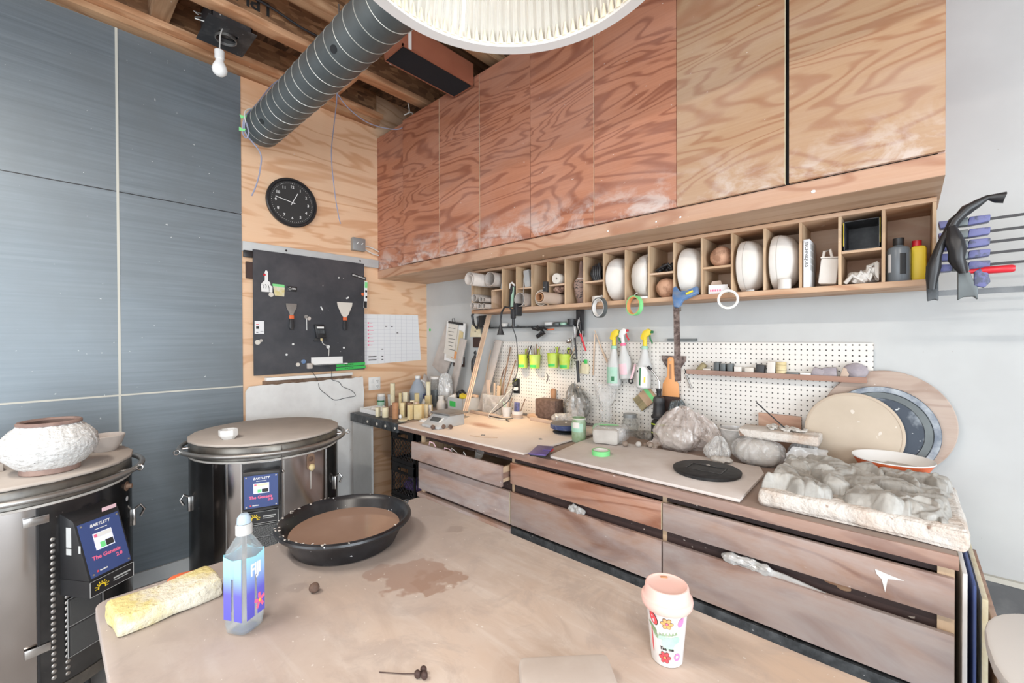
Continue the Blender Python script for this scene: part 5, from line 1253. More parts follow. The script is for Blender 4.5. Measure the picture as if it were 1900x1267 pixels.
s = S(); s.box(-2.40, -2.388, 1.658, 2.2, .768, .850); s.box(-1.625, -1.613, 1.658, 2.2, .768, .850); s.box(-2.387, -1.626, 1.658, 2.2, .768, .776)
obj('drawer_box', s, 'wood_pale', d)
obj('slide', S().box(-1.612, -1.606, 1.66, 1.75, .79, .82), 'steel', d)
solo('plastic_cup', S().lathe([(0, 0), (.020, 0), (.026, .055), (.024, .055), (.018, .003), (0, .003)], 24), 'glass', 'small clear plastic cup sticking up in the open drawer', 'cup', (-1.84, 1.70, .842), rot=(0, .35, 0))
solo('drawer_wire', S().tube([(-2.30, 1.69, .83), (-2.27, 1.68, .885), (-2.23, 1.68, .88), (-2.20, 1.69, .83)], .004, 6).tube([(-2.14, 1.69, .83), (-2.12, 1.68, .87), (-2.08, 1.69, .865), (-2.06, 1.70, .82)], .003, 6), 'pink_pale', 'pink cord poking out of the open drawer', 'cord')
solo('drawer_wire', S().tube([(-2.06, 1.69, .83), (-2.05, 1.68, .88), (-2.02, 1.69, .86), (-1.98, 1.70, .82)], .002, 6).tube([(-1.95, 1.69, .83), (-1.94, 1.68, .875), (-1.91, 1.70, .82)], .003, 6), 'cable_white', 'white wire poking out of the open drawer', 'cord')
s = S().blob((0, 0, 0), (.045, .012, .026), .012, 40, 2, 4); solo('tissue', s, 'bag_white', 'crumpled white bag sticking out above the middle lower drawer', 'bag', (-1.18, 1.735, .7125))
s = S().blob((0, 0, 0), (.085, .012, .022), .012, 30, 3, 4); s.prism([(.04, -.02), (.28, -.028), (.26, -.016), (.12, .006), (.05, .01)], -.003, .003, frame((0, 0, 0), (1, 0, 0), (0, 0, 1))); solo('plastic_sheet', s, 'bag_white', 'white plastic sheet caught above the right lower drawer', 'bag', (-.43, 1.732, .720))
# crates under the worktop
def crate(z0, label):
    t = thing('milk_crate', label, 'crate', (-2.98, 2.10, z0), group='black crates stacked under the worktop')
    s = S(); w, d, h = .165, .165, .27
    for x in (-w, w - .008):
        s.box(x, x + .008, -d, d, 0, .02); s.box(x, x + .008, -d, d, h - .075, h)
    for y_ in (-d, d - .008):
        s.box(-w, w, y_, y_ + .008, 0, .03)
        if y_ > 0: s.box(-w, w, y_, y_ + .008, h - .075, h)
    s.box(-w, w, -d - .004, -d + .004, h - .012, h + .002); s.box(-w, w, -d - .004, -d + .004, h - .08, h - .07)
    s.box(-w, -.075, -d, -d + .008, h - .075, h); s.box(.075, w, -d, -d + .008, h - .075, h); s.box(-.075, .075, -d, -d + .008, h - .03, h); s.box(-.075, .075, -d, -d + .008, h - .078, h - .062)
    for x in (-w, w - .014):
        for y_ in (-d, d - .014): s.box(x, x + .014, y_, y_ + .014, 0, h)
    obj('frame', s, 'black', t)
    s = S()
    for k in range(-7, 8):
        for sg in (1, -1):
            x0 = k * .045; x1 = x0 + sg * .165
            a = Vector((x0, -d + .004, .03)); b = Vector((x1, -d + .004, h - .075))
            lo_, hi_ = 0.0, 1.0
            for lim, sgn in ((-w + .01, 1), (w - .01, -1)):
                fa = sgn * (a.x - lim); fb = sgn * (b.x - lim)
                if fa < 0 and fb < 0: hi_ = -1
                elif fa < 0: lo_ = max(lo_, fa / (fa - fb))
                elif fb < 0: hi_ = min(hi_, fa / (fa - fb))
            if hi_ - lo_ > .06: s.cyl(a.lerp(b, lo_), a.lerp(b, hi_), .0028, n=6)
    for k in range(6): s.cyl((w - .004, -d + .03 + .055 * k, .02), (w - .004, -d + .03 + .055 * k, h - .075), .003, n=6); s.cyl((-w + .004, -d + .03 + .055 * k, .02), (-w + .004, -d + .03 + .055 * k, h - .075), .003, n=6)
    obj('lattice', s, 'black_dusty', t)
    obj('floor_grid', S().box(-w + .009, w - .009, -d + .009, d - .009, 0, .004), 'black', t)
crate(.001, 'lowest black milk crate on the floor under the worktop'); crate(.274, 'middle black milk crate in the stack under the worktop'); crate(.547, 'top black milk crate with a handle slot under the worktop')
solo('purple_bag', S().blob((0, 0, 0), (.13, .12, .06), .02, 14, 2, 4), 'purple', 'dark violet bag lying in the middle crate', 'bag', (-2.98, 2.10, .345))
t = thing('storage_box', 'pale box with lid behind the crates below the worktop', 'box', (-3.25, 2.42, .001)); obj('body', S().box(-.12, .12, -.14, .14, 0, .78, bev=.004), 'carton', t); obj('lid', S().box(-.125, .125, -.145, .145, .781, .84, bev=.004), 'mint', t)

# boards lying on the worktop
solo('work_board', S().prism([(-2.615, 1.668), (-1.475, 1.690), (-1.455, 2.50), (-2.63, 2.50)], .9387, .950, bev=.002), 'work_board', 'left plaster-dusted work board with a brown dust patch', 'board')
solo('work_board', S().prism([(-1.335, 1.737), (-.455, 1.735), (-.462, 2.135), (-.50, 2.235), (-1.395, 2.235), (-1.395, 2.10), (-1.348, 1.75)], .9387, .952, bev=.002), 'counter_board', 'right work board carrying the black round plate', 'board')
solo('board_skid', S().box(-.38, .38, -.004, .004, 0, .0035), 'black', 'black thin skid under the front of the right work board', 'skid', (-.90, 1.76, .9352))
CZT = .9352; BT = .9503; BT2 = .9523

# clutter on the left end of the worktop
t = thing('white_tray', 'white rectangular tray at the left end of the worktop', 'tray', (-3.22, 1.86, .9385))
s = S(); s.box(-.155, .155, -.075, .075, 0, .003); s.box(-.155, .155, -.078, -.072, 0, .035); s.box(-.155, .155, .072, .078, 0, .035); s.box(-.158, -.152, -.075, .075, 0, .035); s.box(.152, .158, -.075, .075, 0, .035); obj('tray_body', s, 'white', t)
s = S().blob((0, 0, .026), (.05, .045, .026), .008, 26, 1, 3); solo('plaster_lump', s, 'plaster', 'larger round plaster lump in the white tray', 'plaster lump', (-3.15, 1.87, .942), group='plaster lumps in the tray')
solo('plaster_lump', S().blob((0, 0, .02), (.045, .04, .02), .008, 26, 4, 3), 'plaster', 'flatter plaster lump at the left of the white tray', 'plaster lump', (-3.27, 1.87, .942), group='plaster lumps in the tray')
solo('plaster_shard', S().box(-.012, .012, -.003, .003, 0, .055, bev=.002), 'plaster', 'upright plaster shard in the white tray', 'shard', (-3.205, 1.90, .942), rot=(0, .15, 0))
GI = 'blocks and cylinders at the left of the worktop'
def blk(x, y, r, h, m, label, kind='cylinder', z=.9385, rz=.6, dep=None):
    if kind == 'cylinder': s = S().lathe([(0, 0), (r * .97, 0), (r, .002), (r, h - .002), (r * .97, h), (0, h)], 24)
    elif kind == 'tube': s = S().lathe([(r * .75, 0), (r, 0), (r, h), (r * .75, h), (r * .75, 0)], 24, close=False)
    else: s = S().box(-r, r, -(dep or r), (dep or r), 0, h, bev=.002)
    solo({'cylinder': 'wood_cylinder', 'tube': 'cardboard_tube', 'block': 'wood_block'}[kind], s, m, label, {'cylinder': 'cylinder', 'tube': 'tube', 'block': 'block'}[kind], (x, y, z), rz=rz, group=GI)
blk(-3.055, 1.765, .012, .073, 'cream', 'thin cream slat standing at the front edge, leftmost of the blocks', 'block', dep=.02)
blk(-2.993, 1.792, .024, .076, 'cream', 'short cream cylinder second from the left at the front edge')
blk(-2.992, 1.86, .026, .082, 'brown', 'dark brown box behind the short cream cylinder', 'block')
blk(-2.874, 1.806, .023, .124, 'terracotta', 'orange-brown cylinder standing at the front edge')
blk(-2.865, 1.868, .018, .118, 'gold_foam', 'tan foam block right behind the orange-brown cylinder', 'block')
blk(-2.925, 1.925, .022, .112, 'brown', 'brown block in the second row of blocks', 'block')
blk(-2.822, 1.905, .012, .120, 'brown', 'thin brown board edge between two cream blocks', 'block', dep=.03)
blk(-2.848, 1.945, .016, .128, 'cream', 'tall cream block in the middle of the row', 'block')
blk(-2.792, 1.945, .012, .122, 'carton', 'thin tan block in the middle of the row', 'block', dep=.025)
blk(-2.764, 1.868, .013, .112, 'gold_foam', 'tall yellow foam slab at the front, turned edge on', 'block', dep=.022, rz=.2)
blk(-2.735, 1.925, .030, .112, 'gold_foam', 'wide yellow foam block at the right of the row', 'block')
blk(-2.758, 2.00, .020, .10, 'cream', 'pale cream cylinder behind the wide yellow block')
blk(-2.80, 2.075, .012, .083, 'white', 'thin white cylinder right of the yellow blocks')
solo('egg_shape', S().lathe([(0, 0)] + [(.012 * math.sin(a * PI / 12) , .018 - .018 * math.cos(a * PI / 12)) for a in range(1, 12)] + [(0, .036)], 20), 'white', 'small white egg-shaped piece at the foot of the brown block', 'egg', (-2.842, 1.830, .9385))
blk(-3.303, 2.05, .021, .225, 'cream', 'tallest cream tube near the outlet', 'cylinder', CZT)
blk(-3.214, 2.125, .019, .148, 'cream', 'cream box left of the blue jug', 'block', CZT)
blk(-3.250, 2.095, .012, .142, 'gold_foam', 'thin tan slab beside the cream box', 'block', CZT)
blk(-3.085, 2.150, .021, .148, 'gold_foam', 'tan cylinder in front of the blue jug', 'cylinder', CZT)
blk(-3.075, 2.262, .024, .120, 'gold_foam', 'tan base block under the candle-like cylinder', 'block', CZT)
blk(-3.075, 2.262, .020, .118, 'cream', 'cream candle-like cylinder stacked on the tan block', 'cylinder', CZT + .1205)
blk(-2.895, 2.13, .028, .070, 'gold_foam', 'short golden foam block left of the scale', 'block', CZT)
t = thing('glaze_jar', 'jar with mint green label and grey lid near the outlet', 'jar', (-3.44, 2.05, .9385)) if 0 else thing('glaze_jar', 'jar with mint green label and grey lid near the outlet', 'jar', (-3.455, 2.03, CZT))
obj('glass_body', S().lathe([(0, 0), (.034, 0), (.036, .004), (.036, .095), (.030, .102), (0, .102)], 28), 'grey_panel', t); obj('label', wrap(.036, -2.6, .2, .018, .062, 14), 'mint', t); obj('label_band', wrap(.0366, -2.6, .2, .055, .068, 14), 'dkgreen', t); obj('lid', S().lathe([(0, .10), (.032, .1025), (.032, .12), (.03, .124), (0, .124)], 24), 'plaster', t)
solo('plastic_cup', S().lathe([(0, 0), (.024, 0), (.032, .12), (.030, .12), (.022, .003), (0, .003)], 28), 'bag_white', 'milky plastic cup between the jar and the tall cream tube', 'cup', (-3.31, 2.14, CZT)) if 0 else solo('plastic_cup', S().lathe([(0, 0), (.024, 0), (.031, .12), (.029, .12), (.022, .003), (0, .003)], 28), 'bag_white', 'milky plastic cup between the jar and the tall cream tube', 'cup', (-3.385, 2.085, CZT))
s = S().bagblob((0, 0, .065), (.040, .030, .065), .006, 30, 7); t = solo('snack_bag', s, 'bag_grey', 'small grey bag with pink print behind the cream box', 'bag', (-3.305, 2.17, CZT))
t = thing('windshield_jug', 'large translucent jug of blue liquid with white cap', 'jug', (-3.222, 2.255, CZT), rz=.75)
def jugr(a, z): return 0
JP = [(0, 0), (.068, 0), (.074, .008), (.074, .135), (.070, .155), (.058, .185), (.038, .225), (.021, .25), (.021, .262), (0, .262)]
obj('jug_body', S().lathe(JP, 40), 'jug_plastic', t)
obj('liquid', S().lathe([(0, .004), (.068, .006), (.069, .13), (0, .13)], 32), 'amber_ink', t)
obj('cap', S().lathe([(.022, .258), (.023, .26), (.023, .28), (.02, .283), (0, .283)], 24), 'white', t)
obj('handle', S().tube([(.03, 0, .243), (.062, 0, .225), (.082, 0, .17), (.078, 0, .13)], .009, 10), 'bag_white', t)
obj('label', wrap(.0742, -.7, .4, .02, .125, 12), 'violet', t)
t = thing('glass_jar', 'tall glass jar with white metal lid behind the candle cylinder', 'jar', (-3.135, 2.385, CZT))
obj('glass_body', S().lathe([(0, 0), (.046, 0), (.050, .006), (.050, .20), (.040, .235), (.040, .25), (0, .25)], 32), 'glass', t); obj('contents', S().lathe([(0, .006), (.044, .008), (.044, .15), (0, .15)], 24), 'duct', t); obj('lid', S().lathe([(.041, .25), (.044, .2505), (.044, .272), (0, .274)], 28), 'plaster', t)
s = S().bagblob((0, 0, .15), (.060, .040, .15), .010, 15, 9, p=.75); solo('white_bag', s, 'bag_white', 'tall crumpled white bag standing right of the glass jar', 'bag', (-3.012, 2.400, CZT))
solo('plaster_jug', S().lathe([(0, 0), (.036, 0), (.040, .01), (.040, .05), (.034, .07), (.024, .085), (.026, .10), (.030, .12), (0, .122)], 28), 'plaster', 'white moulded pot in front of the crumpled white bag', 'pot', (-2.965, 2.315, CZT))
s = S().blob((0, 0, .14), (.04, .04, .14), .015, 14, 12, 3); solo('dark_bundle', s, 'board_grey', 'grey rounded bundle in the very corner behind the jug', 'bundle', (-3.42, 2.48, CZT))
solo('small_dish', S().lathe([(0, 0), (.035, .002), (.052, .015), (.05, .02), (.03, .008), (0, .006)], 28), 'plaster', 'white dish leaning on its edge beside the short golden block', 'dish', (-3.035, 2.19, CZT + .047), rot=(1.3, 0, -.5))
solo('steel_knob', S().lathe([(0, 0), (.03, 0), (.03, .04), (0, .045)], 20), 'plaster', 'small pale tin behind the jug near the plywood wall', 'tin', (-3.40, 2.28, CZT)) if 0 else None
for k, (x, y, z, r) in enumerate(((-2.685, 1.900, .9505, .048), (-2.683, 1.903, .9558, .043), (-2.68, 1.90, .9611, .038))):
    solo('plaster_disc', S().lathe([(0, 0), (r, 0), (r + .001, .0025), (r, .005), (0, .005)], 32), 'white', ['largest white disc at the bottom of the small stack on the work board', 'middle white disc of the small stack on the work board', 'top white disc of the small stack on the work board'][k], 'disc', (x + .11, y - .03, z), group='stacked white discs')
for k, (x, y) in enumerate(((-2.80, 1.845), (-2.765, 1.80))):
    solo('plaster_disc', S().lathe([(0, 0), (.032, 0), (.033, .004), (.032, .009), (0, .009)], 28), 'cream', ['cream disc lying behind in front of the blocks', 'cream disc lying at the worktop edge in front of the blocks'][k], 'disc', (x, y, .9385 if y < 1.8 else .9385), group='cream discs by the blocks')
# scale
t = thing('kitchen_scale', 'grey digital scale with steel platform on the left work board', 'scale', (-2.36, 1.86, .9505), rz=.02)
obj('body', S().prism([(-.115, 0), (.115, 0), (.115, .075), (-.02, .075), (-.10, .022), (-.115, .018)], -.09, .09, frame((0, 0, 0), (0, 1, 0), (0, 0, 1)), bev=.004), 'grey_panel', t)
obj('platform', S().box(-.105, .105, -.03, .14, .078, .090, bev=.003), 'steel_dull', t)
obj('display', S().box(-.05, .04, -.002, .002, -.018, .018, frame((0, -.062, .0505), (1, 0, 0), (0, -.83, -.56)) @ Matrix.Rotation(PI / 2, 4, 'X')), 'duct', t)
obj('button_strip', S().box(.050, .062, -.002, .002, -.022, .022, frame((0, -.062, .0505), (1, 0, 0), (0, -.83, -.56)) @ Matrix.Rotation(PI / 2, 4, 'X')), 'white', t)
solo('grey_sheet', S().box(-.09, .09, -.07, .07, 0, .006, bev=.002), 'steel_dull', 'thin grey sheet lying beside the scale platform', 'sheet', (-2.53, 2.10, .9505), rz=.3)
for k, (x, y) in enumerate(((-2.13, 1.80), (-2.10, 1.86), (-2.055, 1.90))):
    pass
for k, (x, y) in enumerate(((-2.305, 1.73), (-2.265, 1.787), (-2.225, 1.815))):
    solo('clay_ball', S().blob((0, 0, 0), (.0145, .0145, .0145), .0015, 60, k, 3, flat=False), 'clay_dark', ['leftmost dark clay ball in front of the scale', 'middle dark clay ball in front of the scale', 'rightmost dark clay ball in front of the scale'][k], 'ball', (x, y, .9505 + .015), group='dark clay balls by the scale')
# storage box with green tape
t = thing('tool_box', 'open grey plastic box with green tape, full of bits, behind the scale', 'box', (-2.735, 2.37, CZT + .001), rz=-.05)
s = S(); s.box(-.10, .10, -.09, .09, 0, .004); s.box(-.10, .10, -.09, -.086, 0, .125); s.box(-.10, .10, .086, .09, 0, .125); s.box(-.10, -.096, -.09, .09, 0, .125); s.box(.096, .10, -.09, .09, 0, .125); obj('box_body', s, 'grey_panel', t)
obj('green_tape', S().box(-.07, .01, -.0912, -.0905, .05, .095), 'green', t)
solo('glove_scrap', S().blob((0, 0, 0), (.05, .04, .05), .02, 26, 5, 4), 'black', 'black crumpled cloth sticking out of the open grey box', 'cloth', (-2.785, 2.39, 1.062))
solo('foam_piece', S().box(-.03, .03, -.02, .02, -.02, .02, bev=.004), 'yellow', 'yellow foam piece sticking out of the open grey box', 'foam', (-2.70, 2.34, 1.066), rot=(.3, .3, .2))
solo('foam_piece', S().box(-.025, .025, -.02, .02, -.02, .02, bev=.004), 'plaster', 'white foam piece at the left rim of the open grey box', 'foam', (-2.80, 2.315, 1.062), rot=(.2, -.3, .4))
solo('wood_scrap', S().box(-.09, .09, -.012, .012, -.01, .01, bev=.002), 'wood_palex', 'wooden scrap lying across the top of the open grey box', 'wood scrap', (-2.71, 2.41, 1.075), rot=(0, .06, .2))
# clear tub with sticks
t = thing('plastic_tub', 'scuffed clear plastic tub holding sticks and brushes', 'tub', (-2.415, 2.43, .9505), rz=.0)
s = S(); s.box(-.09, .09, -.06, .06, 0, .004); s.box(-.09, .09, -.06, -.057, 0, .155); s.box(-.09, .09, .057, .06, 0, .155); s.box(-.09, -.087, -.06, .06, 0, .155); s.box(.087, .09, -.06, .06, 0, .155)
obj('tub_body', s, 'bag_grey', t)
for k, (x, tx, h, m, nm, lb) in enumerate(((-.05, -.03, .26, 'carton', 'brush', 'tan flat brush'), (-.01, .02, .24, 'dowel', 'brush', 'pale wooden brush'), (.02, .05, .22, 'wood_pale', 'paddle', 'pale wooden paddle'), (.05, .07, .25, 'brown', 'brush', 'brown handled brush'), (.03, .03, .27, 'bristle', 'brush', 'dark bristled brush'))):
    w = .018 if nm == 'paddle' or k in (0,) else .008
    solo(nm, S().prism([(-w * .5, 0), (w * .5, 0), (w, h), (-w, h)], -.003, .003, frame((0, 0, 0), (1, 0, 0), (tx * 2, 0, 1))), m, lb + ' standing in the clear tub', nm, (-2.415 + x, 2.41 + .008 * k, .956), group='brushes standing in the clear tub')
# cups
t = thing('brush_cup', 'white ribbed cup holding pens and brushes by the pegboard', 'cup', (-2.262, 2.395, .9505))
obj('cup_body', S().lathe([(0, 0), (.030, 0), (.040, .075), (.037, .075), (.027, .004), (0, .004)], 30), 'plaster', t)
for k, (tx, ty, h, m) in enumerate(((-.25, 0, .10, 'mint'), (-.1, .1, .11, 'grey_panel'), (.05, 0, .12, 'white'), (.3, .1, .14, 'brown'), (.15, -.1, .11, 'dowel'))):
    solo('pen' if k < 3 else 'brush', S().cyl((0, 0, 0), (tx * h, ty * h, h), .0045), m, ['mint pen leaning left', 'grey pen', 'white pen upright', 'brown brush leaning right', 'pale brush'][k] + ' in the white ribbed cup', 'pen' if k < 3 else 'brush', (-2.262 + .004 * (k - 2), 2.395, .956), group='pens and brushes in the white cup')
t = thing('pink_cup', 'low pinkish cup with a patterned packet standing in it', 'cup', (-2.165, 2.41, .9505))
obj('cup_body', S().lathe([(0, 0), (.038, 0), (.043, .052), (.040, .052), (.035, .004), (0, .004)], 30), 'pink_pale' if 0 else 'plaster', t)
obj('pink_band', wrap(.0395, 0, 2 * PI, .004, .035, 30, .0012), 'carton', t)
solo('patterned_packet', S().box(-.022, .022, -.008, .008, 0, .11, bev=.002), 'violet', 'violet and white packet standing in the low pinkish cup', 'packet', (-2.172, 2.41, .9555), rot=(-.05, 0, 0))
solo('brush', S().cyl((0, 0, 0), (.05, .02, .14), .004), 'brown', 'thin brown brush slanting out of the low pinkish cup', 'brush', (-2.15, 2.405, .956))
solo('wood_strip', S().box(-.14, .14, -.012, .012, 0, .022, bev=.002), 'carton', 'pinkish wooden batten lying behind the cups at the left', 'batten', (-2.42, 2.325, .9505), rz=-.03) if 0 else solo('wood_strip', S().box(-.16, .16, -.012, .012, 0, .022, bev=.002), 'carton', 'pinkish wooden batten lying in front of the clear tub', 'batten', (-2.43, 2.315, .9505), rz=-.03)
solo('wood_strip', S().box(-.06, .06, -.03, .03, 0, .03, bev=.006), 'wood_palex', 'rounded wooden block lying right of the cups', 'block', (-2.045, 2.47, .9505), rz=-.25)
solo('wood_strip', S().box(-.11, .11, -.012, .012, 0, .025, bev=.002), 'carton', 'pinkish wooden batten lying in front of the dark block', 'batten', (-1.915, 2.395, .9505), rz=-.08)
# dark block and mallet handle
solo('grinding_block', S().box(-.092, .092, -.05, .05, 0, .155, bev=.007), 'clay_dark', 'large dark brown square block standing at the pegboard', 'block', (-1.925, 2.49, .9505), rz=.0)
t = thing('wooden_paddle', 'wooden handle rising behind the dark block', 'handle', (-1.94, 2.562, .9505)); obj('paddle_blade', S().box(-.04, .04, -.006, .006, 0, .13, bev=.002), 'brown', t); obj('handle', S().lathe([(0, .12), (.016, .121), (.019, .17), (.022, .20), (.016, .222), (0, .226)], 20), 'terracotta', t)
# bags behind the banding wheel
solo('plastic_bag', S().bagblob((0, 0, .085), (.09, .042, .085), .012, 15, 3, peak=.05, pk=(-.04, .01), folds=14), 'bag_dark', 'crumpled dark grey plastic bag leaning on the pegboard', 'bag', (-1.70, 2.515, .9505 + .035), rz=-.1)
solo('plastic_bag', S().bagblob((0, 0, .035), (.11, .05, .035), .008, 20, 8), 'bag_grey', 'flat tan plastic bag under the crumpled dark one', 'bag', (-1.73, 2.43, .9505))
solo('lime_tub', S().lathe([(0, 0), (.025, 0), (.028, .08), (0, .08)], 20), 'lime', 'lime green container peeking out beside the dark block', 'container', (-1.785, 2.545, .955 + .02)) if 0 else None
t = thing('hanging_plastic_bag', 'clear gathered plastic bag hanging on the pegboard', 'bag', (-1.47, 2.515, 1.10))
s = S(); N = 26
s.lathe([(.02, -.10), (.035, -.05), (.04, .0), (.07, .07), (.085, .13), (.10, .15)], N, close=False, jit=lambda a, z: .012 * math.sin(7 * a + z * 30) * (1 if z > -.08 else .4)); s.wob(.02, 12, 4, 2)
for v in s.bm.verts: v.co.y *= .45
obj('film', s, 'bag_clear', t, sharp=60)
solo('green_bag', S().bagblob((0, 0, .03), (.075, .045, .03), .008, 24, 6), 'mint', 'pale green crumpled bag behind the wrapped clay block', 'bag', (-1.42, 2.42, CZT))
t = thing('loose_film', 'sheet of crinkled clear plastic lying up against the dark plastic bag', 'plastic sheet', (-1.665, 2.425, 1.0))
obj('film', flap((0, 0, .0), (1, -.1, .1), (-.25, .3, .9), .17, .15, .013, 7, .3), 'bag_grey', t, sharp=50)
# banding wheel
t = thing('banding_wheel', 'blue-edged banding wheel with grey round top', 'banding wheel', (-1.60, 2.245, .9505))
obj('base', S().lathe([(0, 0), (.082, 0), (.085, .004), (.060, .012), (.022, .018), (.020, .03), (0, .03)], 40), 'black_iron', t)
obj('wheel_head', S().lathe([(0, .028), (.098, .028), (.10, .031), (.10, .053), (.097, .056), (0, .056)], 56), 'blue_wheel', t)
obj('wheel_face', S().lathe([(0, .0562), (.094, .0562), (.093, .0585), (0, .0585)], 56), 'wheel_top', t)
obj('centre_dab', S().lathe([(0, .0586), (.006, .0587), (.002, .066), (0, .067)], 12), 'plaster', t)
# jar and wrapped clay block
t = thing('slip_jar', 'glass jar of green slip with smeared white shoulders', 'jar', (-1.440, 2.150, CZT))
obj('jar_glass', S().lathe([(0, 0), (.040, 0), (.042, .005), (.042, .115), (.038, .125), (.039, .142), (.036, .142), (.035, .125), (0, .118)], 32), 'sage', t)
obj('smear', wrap(.042, -2.8, -.4, .062, .112, 14, .0012), 'mint', t); obj('white_smear', wrap(.0432, -1.9, -.9, .085, .118, 8, .001), 'plaster', t)
obj('rim', S().torus((0, 0, .136), .040, .003, n=32, k=8), 'plaster', t)
t = thing('wrapped_clay', 'rectangular clay block wrapped in clear plastic in front of the pegboard', 'clay block', (-1.265, 2.185, BT2), rz=.30)
obj('clay', S().box(-.075, .075, -.08, .09, 0, .088, bev=.022).sub(1).wob(.004, 20, 2, 2, zmin=0), 'clay_dry', t)
s = S().box(-.079, .10, -.05, .11, 0.002, .094, bev=.02).sub(2).wob(.012, 24, 5, 3, zmin=.002); obj('film', s, 'bag_clear', t, sharp=60)
obj('green_label', S().prism([(-.05, -.01), (.06, .02), (.055, .035), (-.05, .01)], .0955, .097, bev=0), 'green_tape', t)
t = thing('glass_jar', 'squat glass jar with blue-grey lid standing by the pegboard', 'jar', (-1.375, 2.515, CZT) if 0 else (-1.29, 2.50, CZT))
obj('glass_body', S().lathe([(0, 0), (.048, 0), (.052, .006), (.052, .07), (.040, .10), (.038, .112), (0, .112)], 32), 'glass', t); obj('lid', S().lathe([(.038, .112), (.041, .1125), (.041, .135), (0, .137)], 28), 'switch_grey', t)
solo('palette_tray', S().bagblob((0, 0, .02), (.075, .026, .02), .006, 30, 2), 'bag_dark', 'dark crumpled wrap lying by the pegboard behind the clay balls', 'wrap', (-1.17, 2.47, CZT))
t = thing('spray_can', 'dark bottle with lime green bands standing behind the big plastic bag', 'bottle', (-1.085, 2.475, CZT))
obj('can_body', S().lathe([(0, 0), (.046, 0), (.048, .005), (.048, .10), (.044, .12), (.03, .13), (0, .13)], 32), 'black', t); obj('lime_band', wrap(.048, 0, 2 * PI, .10, .108, 32), 'lime', t); obj('lime_band', wrap(.048, 0, 2 * PI, .05, .055, 32), 'lime', t)
t = thing('oil_can', 'black pump oil can with bent steel spout', 'oil can', (-1.10, 2.50, CZT + .1305))
obj('can_body', S().lathe([(0, 0), (.044, .0), (.046, .012), (.036, .025), (.032, .09), (.036, .105), (.030, .125), (.014, .135), (.014, .16), (.017, .165), (.016, .178), (0, .18)], 32), 'black_dusty', t)
obj('spout', S().tube([(0, 0, .178), (.0, 0, .22), (-.008, 0, .24), (-.03, -.01, .275), (-.055, -.02, .305)], .006, 10), 'steel', t); obj('spout_tip', S().cyl((-.042, -.015, .29), (-.060, -.022, .311), .0085), 'black', t)
t = thing('dust_brush', 'round-shouldered grey dusty bag bulging behind the scraper blade', 'bag', (-1.00, 2.53, CZT)); obj('bag_body', S().bagblob((0, 0, .12), (.050, .030, .12), .010, 18, 4), 'duct', t)
# clay balls right
for k, (x, y, m) in enumerate(((-1.141, 2.157, 'clay_brown'), (-1.082, 2.195, 'clay_dry'), (-1.075, 2.262, 'clay_brown'), (-1.028, 2.225, 'clay_brown'))):
    solo('clay_ball', S().blob((0, 0, 0), (.0155, .0155, .0155), .0012, 60, k + 5, 3, flat=False), m, ['brown clay ball nearest the wrapped clay block', 'pale-topped clay ball second from the wrapped block', 'rear brown clay ball beside the big plastic bag', 'brown clay ball touching the big plastic bag'][k], 'ball', (x, y, (BT2 if y < 2.235 else CZT) + .0158 + (.0 if y < 2.235 else .0)), group='clay balls on the right work board')
# big bag
t = thing('clay_bag', 'big crumpled pinkish clear bag of clay in the middle of the worktop', 'bag', (-.93, 2.345, CZT))
obj('clay_inside', S().blob((-.01, -.005, .062), (.085, .065, .062), .008, 12, 2, 4, p=.8), 'clay_dry', t)
s = S().bagblob((0, 0, .085), (.112, .086, .085), .013, 11, 6, peak=.05, pk=(.04, .02)); obj('film', s, 'bag_pink', t, sharp=55)
s = S().bagblob((0, 0, .06), (.095, .05, .06), .013, 12, 3, peak=.06, pk=(-.05, 0), folds=14); s.xf(Matrix.Translation((.105, .085, .0)) @ Matrix.Rotation(.3, 4, 'Z'))
obj('loose_film', s, 'bag_pink', t, sharp=55)
obj('loose_film', flap((.03, .01, .13), (1, .25, 0), (-.15, .1, 1), .20, .085, .012, 3, .55), 'bag_pink', t, sharp=50)
obj('loose_film', flap((.10, .0, .10), (.5, .8, -.2), (.9, -.1, -.25), .16, .13, .012, 5, .3), 'bag_pink', t, sharp=50)
obj('loose_film', flap((-.06, -.075, .05), (.8, -.5, 0), (-.45, -.5, -.42), .10, .06, .008, 8, .2), 'bag_pink', t, sharp=50)
solo('plastic_bag', S().bagblob((0, 0, .04), (.052, .044, .04), .007, 18, 12, peak=.03, pk=(.01, .01), folds=14), 'bag_grey', 'small grey tied bag between the big bag and the wrapped clay lump', 'bag', (-.70, 2.27, CZT))
t = thing('wrapped_clay', 'rounded clay lump wrapped in plastic under the little plaster slab', 'clay block', (-.53, 2.33, CZT))
obj('clay', S().blob((0, 0, .058), (.095, .07, .058), .006, 10, 3, 4, p=.75), 'clay_wet' if 0 else 'clay_dry', t); obj('film', S().bagblob((0, 0, .062), (.108, .074, .062), .008, 15, 8), 'bag_clear', t, sharp=55)
solo('clay_scrap', S().blob((0, 0, .012), (.05, .03, .012), .008, 30, 8, 4), 'clay_dry', 'little torn clay scraps beside the wrapped lump', 'clay scrap', (-.64, 2.18, CZT + .0) if 0 else (-.655, 2.272 - .08, BT2))
t = thing('plastic_bucket', 'milky plastic bucket behind the small tied bag', 'bucket', (-.685, 2.50, CZT)); obj('bucket_wall', S().lathe([(0, 0), (.058, 0), (.07, .128), (.067, .128), (.055, .004), (0, .004)], 36), 'bag_white', t); obj('rim', S().torus((0, 0, .127), .070, .003, n=36, k=8), 'white', t)
